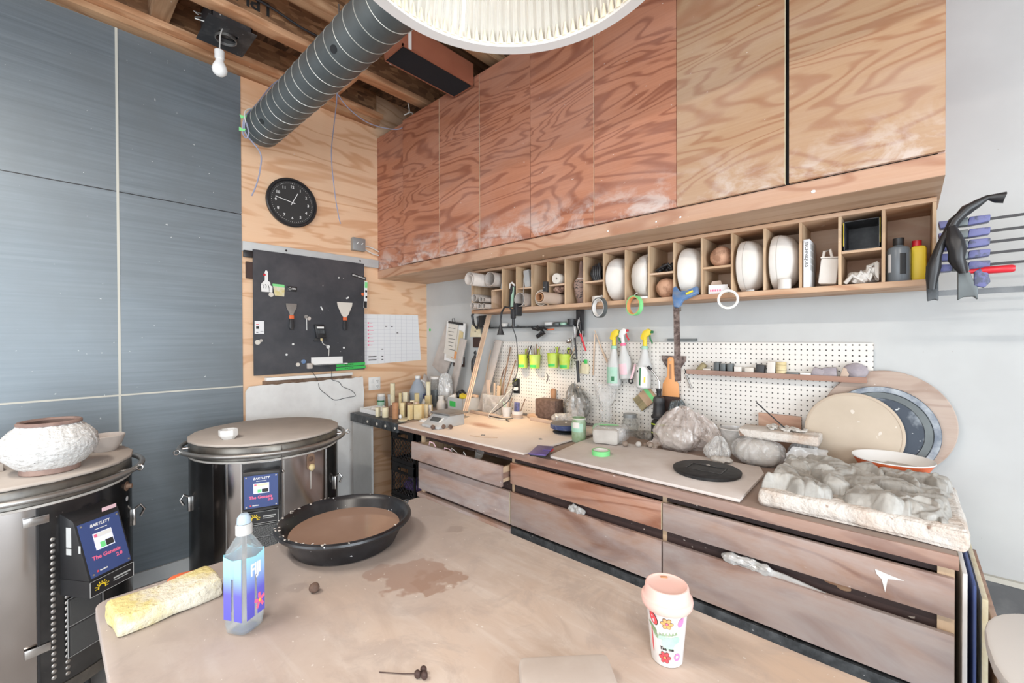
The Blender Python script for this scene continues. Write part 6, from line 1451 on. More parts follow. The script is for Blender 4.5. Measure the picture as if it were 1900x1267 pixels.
solo('plastic_bag', S().bagblob((0, 0, .05), (.062, .042, .05), .009, 15, 14, peak=.02, folds=14), 'bag_grey', 'crumpled grey bag under the right end of the little plaster slab', 'bag', (-.355, 2.43, CZT))
solo('plastic_bag', S().bagblob((0, 0, .028), (.10, .038, .028), .010, 18, 22), 'bag_clear', 'clear bag spilling out toward the beige round bat', 'bag', (-.29, 2.335, CZT + .0))
solo('wood_offcut', S().box(-.095, .095, -.008, .008, 0, .11), 'ply_rail', 'small orange-brown wooden board standing behind the plaster slab', 'board', (-.485, 2.553, CZT + .10)) if 0 else solo('wood_offcut', S().box(-.095, .095, -.008, .008, 0, .215), 'ply_rail', 'orange-brown wooden board standing behind the little plaster slab', 'board', (-.485, 2.565, CZT))
s = S().box(-.165, .165, -.075, .075, 0, .042, bev=.010).sub(3).wob(.004, 25, 3, 2)
t = thing('plaster_slab', 'little cream plaster slab with clay crumbs and a thin rod', 'plaster slab', (-.455, 2.40, 1.060), rz=.02)
obj('slab', s, 'plaster_old', t)
s = S(); R4 = random.Random(9)
for k in range(46): s.blob((R4.uniform(-.06, .10), R4.uniform(-.02, .06), .046 + R4.uniform(0, .010)), (.012, .010, .007), .003, 60, k, 1, flat=False)
o = obj('clay_crumbs', s, 'clay_dry', t); o['kind'] = 'stuff'
solo('thin_rod', S().cyl((0, 0, 0), (-.115, -.03, .115), .003), 'black', 'thin black rod sticking out of the clay crumbs', 'rod', (-.435, 2.415, 1.112))

t = thing('loose_film', 'crinkled clear film hanging from the right end of the little plaster slab', 'plastic sheet', (-.33, 2.345, 1.045))
obj('film', flap((0, 0, 0), (1, .2, 0), (.15, -.25, -1), .13, .10, .010, 12, -.5), 'bag_white', t, sharp=50)
# big plaster slab with wet clay
t = thing('plaster_slab', 'large cracked plaster slab at the right end of the worktop', 'plaster slab', (-.135, 2.02, CZT + .0))
s = S().box(-.262, .268, -.262, .262, 0, .062, bev=.016).sub(4)
s.wob(.009, 16, 5, 3, zmin=0)
obj('slab', s, 'plaster_old', t)
# folded clay: height field with wedges and rolls
def clay_field():
    s = S(); nx, ny = 230, 200
    x0, x1, y0, y1 = -.40, .118, 1.772, 2.272
    Rc = random.Random(11); L = []
    for k in range(150):
        cx, cy = Rc.uniform(-.37, .09), Rc.uniform(1.80, 2.24)
        a = Rc.gauss(-.3, .7); L.append((cx, cy, math.cos(a), math.sin(a), Rc.uniform(.04, .085), Rc.uniform(.014, .032), Rc.uniform(.012, .062), Rc.uniform(-.8, .8), Rc.uniform(0, 9)))
    vs = []
    for j in range(ny + 1):
        for i in range(nx + 1):
            x = x0 + (x1 - x0) * i / nx; y = y0 + (y1 - y0) * j / ny
            wx = x + .016 * noise.noise(Vector((x * 14, y * 14, 1))); wy = y + .016 * noise.noise(Vector((x * 14, y * 14, 7)))
            h = 0; best = 0
            for (cx, cy, c, s_, la, lb, hh, tl, ph) in L:
                dx_ = wx - cx; dy_ = wy - cy
                if abs(dx_) > .09 or abs(dy_) > .09: continue
                u = (dx_ * c + dy_ * s_) / la; v = (-dx_ * s_ + dy_ * c) / lb + .3 * math.sin(u * 1.6 + ph)
                d = u * u + v * v
                if d < 1:
                    q = hh * (.45 + .55 * (1 - d) ** .42) + .010 * tl * v + .006 * tl * u
                    if q > h: h = q
            e = min(x - x0, x1 - x, y - y0, y1 - y)
            k = max(0, min(1, (e - .014 + .034 * noise.noise(Vector((x * 13, y * 13, 4)))) / .035)) ** .6
            if h <= 0: h = .006 * k
            h = h * min(1, k * 1.5) + .0022 * noise.noise(Vector((x * 90, y * 90, 2))) + .006 * max(0, 1 - 6 * abs(noise.noise(Vector((x * 13, y * 24, 5))))) * (h > .008)
            vs.append((x, y, .994 + (h if k > 0 else -.003)))
    s._add(vs, [(j * (nx + 1) + i, j * (nx + 1) + i + 1, (j + 1) * (nx + 1) + i + 1, (j + 1) * (nx + 1) + i) for j in range(ny) for i in range(nx)])
    return s
tag(obj('wet_clay', clay_field(), 'clay_wet', sharp=70), 'heap of folded wet grey clay spread over the large plaster slab', 'clay')
# bowl with slip on the right
t = thing('enamel_bowl', 'wide orange-red bowl with white inside holding clay scraps', 'bowl', (-.05, 2.30 + .06, 1.0) if 0 else (-.045, 2.352, CZT))
BW = [(0, 0), (.085, 0), (.095, .006), (.128, .088), (.132, .092), (.129, .095), (.124, .092), (.092, .012), (0, .010)]
ZS = Matrix.Diagonal((1, 1, 1.27, 1))
obj('bowl_outer', S().lathe([(0, 0), (.062, 0), (.072, .006), (.129, .090), (.126, .090), (.070, .008), (0, .006)], 48, ZS), 'orange', t, label='orange-red outside of the bowl')
obj('bowl_lining', S().lathe([(0, .008), (.067, .010), (.1255, .092), (.131, .094), (.131, .0905), (.1305, .0905), (.124, .088), (.065, .009), (0, .0065)], 48, ZS), 'white', t, label='white lining')
s = S(); s.lathe([(0, .06), (.100, .062), (.095, .052), (0, .05)], 40, ZS); s.wob(.010, 30, 2, 3)
o = obj('clay_scraps', s, 'clay_dry', t, sharp=60); o['kind'] = 'stuff'
solo('clay_dish', S().lathe([(0, 0), (.05, 0), (.075, .03), (.07, .03), (.045, .006), (0, .006)], 32), 'clay_dry', 'low grey dish between the clear bag and the orange-red bowl', 'dish', (-.225, 2.33, CZT)) if 0 else None
# leaning bats
def disc(name, x, z, r, th, y, lean, m, label, edge=None, cat='bat', extra=None):
    q = math.cos(lean)
    t = thing(name, label, cat, (x, y, z), rot=(PI / 2 - lean, 0, 0), group='round bats leaning on the wall')
    obj('disc', S().lathe([(0, 0), (r - .003, 0), (r, .003), (r, th - .003), (r - .003, th), (0, th)], 80), m, t)
    if edge: obj('edge_ring', S().lathe([(r - .012, th + .0002), (r - .001, th + .0002), (r - .003, th + .0015), (r - .011, th + .0015)], 80, close=False), edge, t)
    if extra: extra(t, th)
    return t
disc('plywood_disc', -.075, 1.165, .232, .014, 2.566, .06, 'disc_ply', 'largest round plywood bat leaning at the back against the white wall')
def dark_extra(t, th):
    obj('outer_ring', S().lathe([(.175, th), (.196, th), (.196, th + .004), (.175, th + .004)], 80, close=False), 'bat_rim', t)
    obj('middle_ring', S().lathe([(.145, th), (.173, th), (.171, th + .003), (.147, th + .003)], 80, close=False), 'duct', t)
disc('wheel_bat', -.09, 1.128, .198, .020, 2.544, .07, 'bat_dark', 'blue-black ribbed round bat with clay splashes, middle of the leaning discs', extra=dark_extra)
disc('wheel_bat', -.185, 1.075, .185, .022, 2.30 + .14, .28, 'bat_beige', 'beige round bat leaning in front of the other discs', 'bat_edge') if 0 else disc('wheel_bat', -.185, 1.11, .182, .020, 2.513, .08, 'bat_beige', 'beige round bat leaning in front of the other discs', 'bat_edge')
# things on the right work board
t = thing('round_plate', 'black round plate with a recessed rectangle on the right work board', 'plate', (-.655, 1.985, BT2))
obj('plate_body', S().lathe([(0, 0), (.132, 0), (.138, .004), (.140, .014), (.135, .017), (0, .017)], 72), 'bat_black', t)
s = S(); m = Matrix.Rotation(.02, 4, 'Z')
s.box(-.075, .075, .038, .043, .0172, .0195, m); s.box(-.075, -.070, -.05, .043, .0172, .0195, m); s.box(.070, .075, -.05, .043, .0172, .0195, m); s.box(-.075, .075, -.053, -.048, .0172, .0185, m); obj('rectangle_rim', s, 'black', t)
obj('white_mark', S().prism([(-.008, 0), (.010, .0), (.002, .012)], .0175, .019, Matrix.Translation((-.01, .048, 0))), 'plaster', t)
t = thing('tape_roll', 'green masking tape roll lying on the right work board', 'tape roll', (-1.155, 1.925, BT2))
obj('tape', S().pipe((0, 0, 0), (0, 0, .024), .046, .038, 48), 'green_tape', t); obj('core', S().pipe((0, 0, 0), (0, 0, .0242), .038, .0345, 48), 'plaster', t)
t = thing('phone_case', 'purple wallet phone case lying over the gap between the boards', 'phone case', (-1.40, 1.745, BT + .002), rz=.42)
s = S().box(-.045, .045, -.088, .088, .010, .018, bev=.004); obj('cover', s, 'purple', t); obj('phone', S().box(-.040, .040, -.080, .085, 0.001, .0095, bev=.003), 'black', t)
obj('clasp', S().box(.010, .052, -.012, .014, .0182, .022, bev=.001), 'purple', t); obj('red_ring', S().box(.02, .050, .03, .075, .002, .0092, bev=.004), 'red', t)
solo('washer', S().torus((0, 0, .002), .010, .002, n=24, k=6), 'steel_dull', 'small washer lying on the left board near the banding wheel', 'washer', (-1.60, 1.985, BT))
solo('washer', S().torus((0, 0, .002), .012, .0015, n=24, k=6), 'steel_dull', 'thin ring lying in the middle of the left board', 'washer', (-1.93, 1.83, BT))
solo('thin_stick', S().tube([(0, 0, .003), (.09, .02, .003), (.17, .07, .003)], .0025, 6), 'dowel', 'thin pale stick lying on the front of the left board', 'stick', (-1.98, 1.765, BT))

# ---------------------------------------------------------------- right end of the bench
def sheet(x, y0, y1, z1, th, m, label, tilt):
    solo('standing_sheet', S().box(-th / 2, th / 2, 0, y1 - y0, 0, z1, bev=.001), m, label, 'sheet', (x, y0, .002), rot=(0, tilt, 0), group='sheets standing beside the bench')
sheet(.120, 1.735, 2.45, .885, .010, 'white_dusty', 'white sheet standing right against the end of the bench', .0)
sheet(.140, 1.745, 2.45, .855, .006, 'blue_panel', 'thin dark blue sheet standing between the pale sheets', .0)
sheet(.160, 1.755, 2.48, .82, .012, 'cream', 'yellowish sheet standing outermost beside the bench', .0)
sheet(.195, 1.80, 2.50, .70, .014, 'counter_edge', 'brown board standing behind the pale sheets', .0)
t = thing('white_table', 'white rounded table top at the lower right beside the bench', 'table', (.45, 1.45, 0))
pl = []
for k in range(40):
    a = 2 * PI * k / 40; c, s_ = math.cos(a), math.sin(a); e = .7
    pl.append((.315 * math.copysign(abs(c) ** e, c), .27 * math.copysign(abs(s_) ** e, s_)))
obj('tabletop', S().prism(pl, .82, .85, bev=.008), 'white', t); obj('pedestal', S().lathe([(0, .02), (.05, .02), (.035, .06), (.035, .80), (.08, .819), (0, .819)], 28), 'steel_dull', t); obj('foot', S().lathe([(0, 0), (.22, 0), (.22, .012), (.05, .02), (0, .02)], 40), 'steel_dull', t)

# clamps hanging at the right end of the shelf
def quick_clamp(z, k, label, L=.62):
    t = thing('bar_clamp', label, 'clamp', (.165, 2.285, z), rot=(0, -.015, 0), group='bar clamps hooked on the end of the shelf')
    obj('bar', S().box(-.07, L, -.003, .003, -.0045, .0045), 'cable_dark', t)
    obj('fixed_jaw', S().prism([(-.075, -.012), (-.045, -.012), (-.04, .012), (-.08, .014)], -.045, .015, frame((0, 0, 0), (1, 0, 0), (0, 0, 1)), bev=.002), 'violet', t)
    obj('grip', S().prism([(-.005, -.014), (.05, -.010), (.052, .014), (.0, .016)], -.03, .012, frame((0, 0, 0), (1, 0, 0), (0, 0, 1)), bev=.003), 'violet', t)
    obj('slide_body', S().prism([(-.045, -.012), (-.004, -.014), (-.002, .016), (-.04, .014)], -.028, .012, frame((0, 0, 0), (1, 0, 0), (0, 0, 1)), bev=.003), 'duct', t)
for k, z in enumerate((1.968, 1.924, 1.885, 1.846, 1.806)):
    quick_clamp(z, k, ['topmost thin violet-handled bar clamp under the black cloth', 'second thin bar clamp from the top', 'third thin bar clamp from the top', 'fourth thin bar clamp from the top', 'lowest thin bar clamp just above the red handle'][k])
t = thing('bar_clamp', 'large bar clamp with grey jaws and red handle at the bottom of the clamp bunch', 'clamp', (.13, 2.27, 1.712), group='bar clamps hooked on the end of the shelf')
obj('bar', S().box(-.06, .62, -.004, .004, -.010, .010), 'steel_dark', t)
obj('fixed_jaw', S().prism([(-.075, -.028), (-.055, -.022), (-.045, -.028), (-.045, .06), (-.06, .10), (-.08, .08)], -.015, .015, frame((0, 0, 0), (1, 0, 0), (0, 0, 1)), bev=.003), 'black_iron', t)
obj('sliding_jaw', S().prism([(.005, -.03), (.02, -.018), (.045, -.018), (.055, -.03), (.055, .012), (.04, .05), (.03, .10), (.005, .10)], -.018, .018, frame((0, 0, 0), (1, 0, 0), (0, 0, 1)), bev=.003), 'duct', t)
obj('violet_grip', S().prism([(.045, .02), (.07, .01), (.085, .03), (.08, .06), (.06, .08), (.045, .07)], -.02, .0, frame((0, -.02, 0), (1, 0, 0), (0, 0, 1)), bev=.003), 'violet', t)
obj('handle', S().lathe([(0, .0), (.008, .0), (.009, .03), (.013, .04), (.0135, .105), (.010, .112), (0, .113)], 20, frame((.03, -.01, .072), (0, 1, 0), (0, 0, 1)) @ Matrix.Rotation(0, 4, 'X')), 'red', t)
s = S(); s.tube([(-.03, -.07, -.12), (-.025, -.075, -.04), (-.005, -.07, .04), (.03, -.06, .12), (.06, -.05, .16), (.11, -.04, .19), (.15, -.035, .185)], .02, 12, rf=lambda u: .008 + .010 * abs(math.sin(u * PI * 2.2 + .4))); s.tube([(.02, -.075, .10), (.03, -.085, .04), (.035, -.085, -.02), (.05, -.08, -.07)], .022, 12, rf=lambda u: .010 + .014 * math.sin(u * PI)).sub(1); s.wob(.006, 40, 2, 3)
solo('black_cloth', s, 'black', 'black cloth slung over the bar clamps at the end of the shelf', 'cloth', (.09, 2.285, 1.86) if 0 else (.095, 2.285, 1.845))

# ---------------------------------------------------------------- kilns
def arc(r, a0, a1, z0, z1, n=16, th=.003):
    s = S(); vs = []
    for i in range(n + 1):
        a = math.radians(a0 + (a1 - a0) * i / n)
        for rr in (r, r + th):
            for z in (z0, z1): vs.append((rr * math.cos(a), rr * math.sin(a), z))
    fs = []
    for i in range(n):
        o = i * 4; q = o + 4
        fs += [(o + 2, q + 2, q + 3, o + 3), (o, o + 1, q + 1, q), (o + 1, o + 3, q + 3, q + 1), (o, q, q + 2, o + 2)]
    fs += [(0, 2, 3, 1), (n * 4, n * 4 + 1, n * 4 + 3, n * 4 + 2)]
    s._add(vs, fs); return s
def KF(th, r, z, off=0.0, tilt=0.0):
    a = math.radians(th); n = Vector((math.cos(a), math.sin(a), 0)); rt = Vector((-math.sin(a), math.cos(a), 0))
    up = Vector((0, 0, 1)) * math.cos(tilt) - n * math.sin(tilt)
    return frame(n * r + Vector((0, 0, z)) + rt * off, rt, up)
def kiln(label, loc, boxang, boxr, boxw, bz0, bz1, deep, screen):
    t = thing('pottery_kiln', label, 'kiln', loc, group='top-loading electric kilns')
    obj('jacket', S().lathe([(0, .16), (.388, .16), (.39, .163), (.39, .897), (.385, .90), (0, .90)], 96), 'stainless', t)
    obj('bottom_band', S().lathe([(0, .118), (.394, .118), (.396, .12), (.396, .165), (.391, .168), (0, .168)], 96), 'steel_band', t)
    obj('brick_lip', S().lathe([(0, .8985), (.394, .8985), (.394, .908), (0, .908)], 96), 'clay_dry', t)
    st = S(); st.torus((0, 0, .10), .30, .012, n=40)
    for k in range(4):
        a = PI / 4 + k * PI / 2; st.cyl((.31 * math.cos(a), .31 * math.sin(a), 0), (.30 * math.cos(a), .30 * math.sin(a), .118), .014)
    obj('stand', st, 'black', t)
    lid = obj('lid', S().lathe([(0, .909), (.392, .909), (.395, .912), (.393, .972), (.386, .983), (0, .985)], 96), 'steel_band', t)
    obj('lid_board', S().lathe([(0, .9855), (.398, .9855), (.401, .989), (.400, .997), (.397, 1.0), (0, 1.0)], 12 if 0 else 20), 'kiln_board', t, sharp=50)
    obj('guard_ring', S().torus((0, 0, .945), .432, .0125, n=88, k=12), 'steel_dull', t)
    for a in (-100, -20, 60, 140, 200):
        b = math.radians(a); s = S(); s.cyl((.392 * math.cos(b), .392 * math.sin(b), .945), (.424 * math.cos(b), .424 * math.sin(b), .945), .008, n=10); obj('ring_bracket', s, 'steel', t)
    for a in (-86, 62): b = math.radians(a); s = S(); s.torus((0, 0, 0), .012, .004, frame((.455 * math.cos(b), .455 * math.sin(b), .95), (math.cos(b), math.sin(b), 0), (0, 0, 1)), 18, 6); obj('ring_eye', s, 'steel', t)
    return t
k2 = kiln('right kiln with blue control screen and empty board lid, beside the bench', (-2.886, .923, 0), -22, .43, .17, .64, .88, 0, 0)
obj('dark_panel_and_reflection', arc(.3905, 34, 75, .17, .895, 20), 'steel_dark', k2)
obj('dark_panel_and_reflection', arc(.3905, -96, -58, .17, .895, 20), 'steel_dark', k2)  # dark reflection on the steel, put in as a dark sheet
obj('dark_panel_and_reflection', arc(.3905, -36, -8.5, .17, .895, 12, .004), 'steel_dark', k2, label='black panel behind the control box')
s = S()
for a in (-47, -36, -7, 33): s.merge(arc(.391, a - .4, a + .4, .17, .895, 2, .004).bm)
obj('jacket_seam', s, 'steel', k2)
for a in (-87, 47): m = KF(a, .395, .67); s = S(); s.box(-.012, .012, -.05, .03, -.003, .012, m, bev=.003); s.tube([m @ Vector(p) for p in ((0, .03, .01), (0, .045, .03), (0, .02, .045), (0, -.01, .03))], .006, 8); obj('latch', s, 'steel', k2)
m = KF(14.7, .391, .845)
pp = obj('peephole_plate', S().prism([(.024 * math.cos(a * PI / 8), (.024 * math.sin(a * PI / 8)) + (.030 if a < 8 else -.02)) for a in range(16)], 0, .004, m), 'brown', k2)
obj('peephole_plug', S().ball((0, -.025, .012), (.017, .020, .016), m), 'gold_foam', pp); obj('peephole_screw_cluster', S().cyl((0, .022, .004), (0, .022, .008), .014).xf(m), 'clay_dark', pp)
obj('drip_stain', S().prism([(-.004, -.05), (.004, -.05), (.002, -.15), (-.001, -.152)], .0005, .0015, m), 'clay_dry', k2)
s = S(); m = KF(-8.5, .40, .90); s.tube([m @ Vector(p) for p in ((0, .075, .0), (0, .0, .002), (0, -.06, .002))], .0022, 6); s.ball(m @ Vector((.004, -.065, .004)), .008, sub=2); obj('lid_chain', s, 'steel', k2)
def control(k, ang, r0, w, z0, z1, d, tilt, big):
    # d: how far the box stands out; the face leans back by tilt
    a = math.radians(ang)
    m = KF(ang, r0, 0)
    h = z1 - z0
    tp = d - h * math.tan(tilt)
    # side profile in (out, up) extruded across
    prof = [(0, z0 + .0), (d, z0 + .0), (tp, z1 - .012), (tp - .006, z1), (0, z1 + (.03 if big else 0))]
    s = S(); mm_ = m @ Matrix(((0, 0, 1, -w / 2), (0, 1, 0, 0), (1, 0, 0, 0), (0, 0, 0, 1)))
    s.prism(prof, 0, w, mm_, bev=.003)
    b = obj('control_box', s, 'black', k)
    up = Vector((-(d - tp), h - .012)).normalized()
    cz = (z0 + z1 - .012) / 2; cd = (d + tp) / 2
    fm = m @ frame((0, cz, cd + .0008), (1, 0, 0), (0, up.y, up.x))
    fh = math.hypot(d - tp, h - .012)
    W2, H2 = w / 2 - .008, fh / 2 - .008
    obj('control_plate', S().box(-W2, W2, -H2, H2, 0, .0015, fm, bev=.0), 'blue_panel', b)
    T = lambda x, y: fm @ Matrix.Translation((x, y, .0019))
    text('maker_text', 'BARTLETT', .016, 'white', b, T(0, H2 * .80), bold=.0004, shear=.3)
    s = S().box(-W2 * .3, W2 * .3, H2 * .62, H2 * .645, .0016, .002, fm); obj('underline', s, 'white', b)
    text('model_text', 'The Genesis', .021, 'pink_print', b, T(-W2 * .05, -H2 * .36), bold=.0006, shear=.1)
    text('model_number', '2.0', .019, 'pink_print', b, T(W2 * .52, -H2 * .56), bold=.0006, shear=.1)
    text('small_brand', 'Bartlett', .009, 'white', b, T(-W2 * .35, -H2 * .84), bold=.0003)
    s = S().box(-W2 * .68, -W2 * .60, -H2 * .87, -H2 * .80, .0016, .0022, fm); obj('red_badge', s, 'red_print', b)
    sx0, sx1, sy0, sy1 = -W2 * .46, W2 * .46, -H2 * .12, H2 * .50
    obj('lit_screen', S().box(sx0, sx1, sy0, sy1, .0016, .0024, fm), 'screen_lit', b)
    q = S(); q.box(sx0 + .002, sx1 - .002, sy1 - (sy1 - sy0) * .28, sy1 - .002, .0025, .0029, fm); obj('screen_header', q, 'screen_yellow' if not big else 'white', b)
    q = S(); q.box(sx0 + .018, sx0 + .036, sy0 + .004, sy0 + (sy1 - sy0) * .4, .0025, .0030, fm); obj('screen_green_key', q, 'screen_green', b)
    q = S(); q.box(sx0 + .038, sx1 - .003, sy0 + .004, sy0 + (sy1 - sy0) * .42, .0025, .0030, fm); obj('screen_dark_key', q, 'inkblack', b)
    q = S(); q.box(sx0 + .003, sx0 + .014, sy1 - (sy1 - sy0) * .24, sy1 - .004, .0030, .0034, fm); obj('screen_red_key', q, 'pink_print', b)
    q = S()
    for x in (-W2 * .88, W2 * .88):
        for y in (-H2 * .9, H2 * .9): q.cyl((x, y, .0015), (x, y, .004), .004, n=10)
    for v in q.bm.verts: v.co = fm @ v.co
    obj('corner_screw', q, 'steel', b)
    return b, m
def sunlabel(b, k, fm, w, h):
    g = thing_part = obj('sun_label', S().box(-w / 2, w / 2, -h / 2, h / 2, 0, .001, fm), 'black', k)
    s = S(); e = .0015
    s.box(-w / 2, w / 2, h / 2 - e, h / 2, .0011, .0015, fm); s.box(-w / 2, w / 2, -h / 2, -h / 2 + e, .0011, .0015, fm); s.box(-w / 2, -w / 2 + e * 2, -h / 2, h / 2, .0011, .0015, fm); s.box(w / 2 - e * 2, w / 2, -h / 2, h / 2, .0011, .0015, fm)
    obj('label_border', s, 'grey_panel', g)
    s = S(); c = Vector((-w * .24, -h * .12, 0)); R1 = h * .22
    for i in range(22):
        a0 = -.4 + i * (PI + .8) / 22; a1 = a0 + (PI + .8) / 22
        s._add([fm @ Vector((c.x + rr * math.cos(a), c.y + rr * math.sin(a), .0014)) for a in (a0, a1) for rr in (R1 * .78, R1 * 1.15)], [(0, 1, 3, 2)])
    for i in range(9):
        a = -.1 + i * (PI + .2) / 8; d = Vector((math.cos(a), math.sin(a), 0)); n_ = Vector((-d.y, d.x, 0)) * R1 * .12
        p0 = c + d * R1 * 1.3; p1 = c + d * R1 * (2.0 if i % 2 else 1.75)
        s._add([fm @ (Vector((q.x, q.y, .0014))) for q in (p0 - n_, p0 + n_, p1 + n_, p1 - n_)], [(0, 1, 2, 3)])
    obj('sun_mark', s, 'yellow_print', g)
    text('company_text', 'EUCLID', h * .2, 'grey_panel', g, fm @ Matrix.Translation((w * .2, h * .02, .0016)), bold=.0002) if 0 else None
    s = S(); s.box(w * .02, w * .42, .0, h * .10, .0011, .0015, fm); s.box(w * .02, w * .36, -h * .14, -h * .09, .0011, .0015, fm); obj('company_line', s, 'grey_panel', g)
def instr(k, ang, r, z0, z1, w):
    m = KF(ang, r, (z0 + z1) / 2); h = z1 - z0
    g = obj('instruction_label', S().box(-w / 2, w / 2, -h / 2, h / 2, 0, .001, m), 'black', k)
    s = S(); e = .0015
    for y in (h / 2 - e, -h / 2, h * .02): s.box(-w / 2, w / 2, y, y + e, .0011, .0015, m)
    s.box(-w / 2, -w / 2 + e * 2, -h / 2, h / 2, .0011, .0015, m); s.box(w / 2 - e * 2, w / 2, -h / 2, h / 2, .0011, .0015, m)
    obj('label_border', s, 'grey_panel', g)
    s = S(); R6 = random.Random(2); y = h / 2 - .010
    while y > -h / 2 + .006:
        if abs(y - h * .02) > .004:
            x = -w / 2 + .008
            while x < w / 2 - .012:
                L = R6.uniform(.004, .012); s.box(x, min(x + L, w / 2 - .008), y - .0011, y, .0011, .0014, m); x += L + .0022
        y -= .0042
    obj('fine_print', s, 'switch_grey', g)
b, m = control(k2, -22, .385, .170, .665, .862, .050, .0, False)
sunlabel(b, k2, KF(-22, .400, .608), .15, .062)
instr(k2, -22, .399, .43, .570, .15)
k1 = kiln('left kiln with angled blue control screen, under the white clay pot', (-2.869, -.104, 0), 36, .43, .17, .58, .85, 0, 0)
obj('dark_panel_and_reflection', arc(.3905, 12, 82, .17, .895, 26), 'steel_dark', k1)
s = S()
for a in (11.5,): s.merge(arc(.391, a - .5, a + .5, .17, .895, 2, .005).bm)
obj('jacket_seam', s, 'black', k1)
for z in (.85, .345): obj('strap_clip', S().box(-.035, .035, -.016, .016, 0, .006, KF(11, .394, z), bev=.001), 'steel', k1)
vd = None
for j in range(24):
    z = .76 - j * .024
    for c, a in enumerate((17.5, 23.5)):
        if vd is None: vd = obj('vent_dimple', S().ball((0, 0, 0), (.0085, .0085, .003), sub=2), 'steel_dull', k1); o = vd
        else: o = vd.copy(); C.objects.link(o)
        o.parent = k1; o.matrix_local = KF(a, .3945, z - .012 * c)
b, m = control(k1, 33, .375, .168, .590, .825, .150, .30, True)
sunlabel(b, k1, KF(33, .5262, .556), .168, .062)
obj('label_shelf', S().box(-.084, .084, .524, .590, 0, .1500, KF(33, .375, 0)), 'black', k1)
instr(k1, 32, .398, .26, .50, .13)
s = S(); m_ = KF(33, .375, 0); s.box(-.0848, -.0842, .72, .80, .04, .065, m_); s.box(-.0848, -.0842, .69, .715, .04, .065, m_); s.box(-.0848, -.0842, .70, .73, .10, .11, m_)
obj('side_sticker', s, 'grey_panel', b); s = S(); s.box(.02, .075, .824, .840, .074, .0755, m_); obj('red_sticker', s, 'pink_pale', b)
m_ = KF(66, .392, .86); pp = obj('peephole_plate', S().lathe([(0, 0), (.022, 0), (.022, .004), (0, .004)], 20, m_), 'brown', k1); obj('peephole_plug', S().lathe([(0, .004), (.013, .004), (.010, .022), (0, .024)], 16, m_), 'brown', pp)
m_ = KF(66.5, .392, .80); obj('round_sticker', S().lathe([(0, 0), (.012, 0), (.012, .002), (0, .002)], 16, m_), 'paper', k1)
s = S(); m_ = KF(80, .395, .69); s.box(-.012, .012, -.05, .03, -.003, .012, m_, bev=.003); s.tube([m_ @ Vector(p) for p in ((0, .03, .01), (0, .045, .03), (0, .02, .045), (0, -.01, .03))], .006, 8); obj('latch', s, 'steel', k1)
s = S(); m_ = KF(66, .394, .52); s.blob((0, 0, 0), (.02, .03, .006), .004, 40, 2, 2, m=m_); s.ball((.0, -.06, .0), (.006, .022, .004), m_, sub=2); obj('paint_splat', s, 'clay_dry', k1)
# on the kilns
t = thing('clay_pot', 'round white rough-textured clay pot with brown rim and foot on the left kiln', 'pot', (-2.655, .012, 1.0005), rz=.3)
P = [(.088, .022), (.11, .038), (.138, .072), (.149, .108), (.143, .142), (.122, .172), (.100, .190), (.094, .198)]
obj('textured_body', S().lathe(P, 128, close=False).sub(1).wob(.0035, 60, 3, 3), 'slip_white', t, sharp=75)
obj('foot', S().lathe([(0, 0), (.085, 0), (.091, .004), (.090, .024), (0, .024)], 64), 'slip_brown', t)
obj('rim', S().lathe([(.093, .198), (.098, .200), (.099, .207), (.094, .213), (.085, .212), (.080, .205), (.098, .16), (.12, .10), (.09, .03), (0, .028)], 64, close=False), 'slip_brown', t)
t = thing('clay_dish', 'thin pinkish clay dish half hidden behind the white pot', 'dish', (-2.93, .20, 1.0005))
obj('dish_body', S().lathe([(0, 0), (.04, 0), (.06, .03), (.075, .075), (.072, .078), (.055, .03), (.035, .006), (0, .006)], 40), 'pink_pale' if 0 else 'board_grey', t)
solo('kiln_shelf', S().box(-.14, .05, -.06, .06, 0, .032, bev=.003), 'kiln_board', 'pale flat kiln shelf lying left of the white pot', 'kiln shelf', (-2.83, -.19, 1.0005), rz=.2)
t = thing('small_pot', 'small white faceted pot on the board of the right kiln', 'pot', (-2.765, .685, 1.0005), rz=.2)
obj('pot_body', S().lathe([(0, 0), (.030, 0), (.047, .020), (.048, .045), (.046, .052), (.042, .052), (.040, .02), (0, .014)], 9), 'white_dusty', t, sharp=20)

# ---------------------------------------------------------------- work table in front
t = thing('work_table', 'large plywood work table with clay stains in the foreground', 'table', (0, 0, 0))
def rrect(x0, x1, y0, y1, r, n=6):
    p = []
    for cx_, cy_, a0 in ((x1 - r, y1 - r, 0), (x0 + r, y1 - r, 90), (x0 + r, y0 + r, 180), (x1 - r, y0 + r, 270)):
        for k in range(n + 1): a = math.radians(a0 + 90 * k / n); p.append((cx_ + r * math.cos(a), cy_ + r * math.sin(a)))
    return p
obj('tabletop', S().prism(rrect(-1.478, .97, .078, 1.047, .03), .868, .90, bev=.003), 'table_top', t)
obj('apron', S().box(-1.40, .90, .14, .16, .78, .867).box(-1.40, .90, .965, .985, .78, .867).box(-1.40, -1.38, .16, .965, .78, .867).box(.88, .90, .16, .965, .78, .867), 'wood_palex', t)
for x in (-1.375, .815):
    for y in (.165, .895): obj('leg', S().box(x, x + .06, y, y + .06, .0, .867, bev=.004), 'wood_pale', t)
TT = .9004
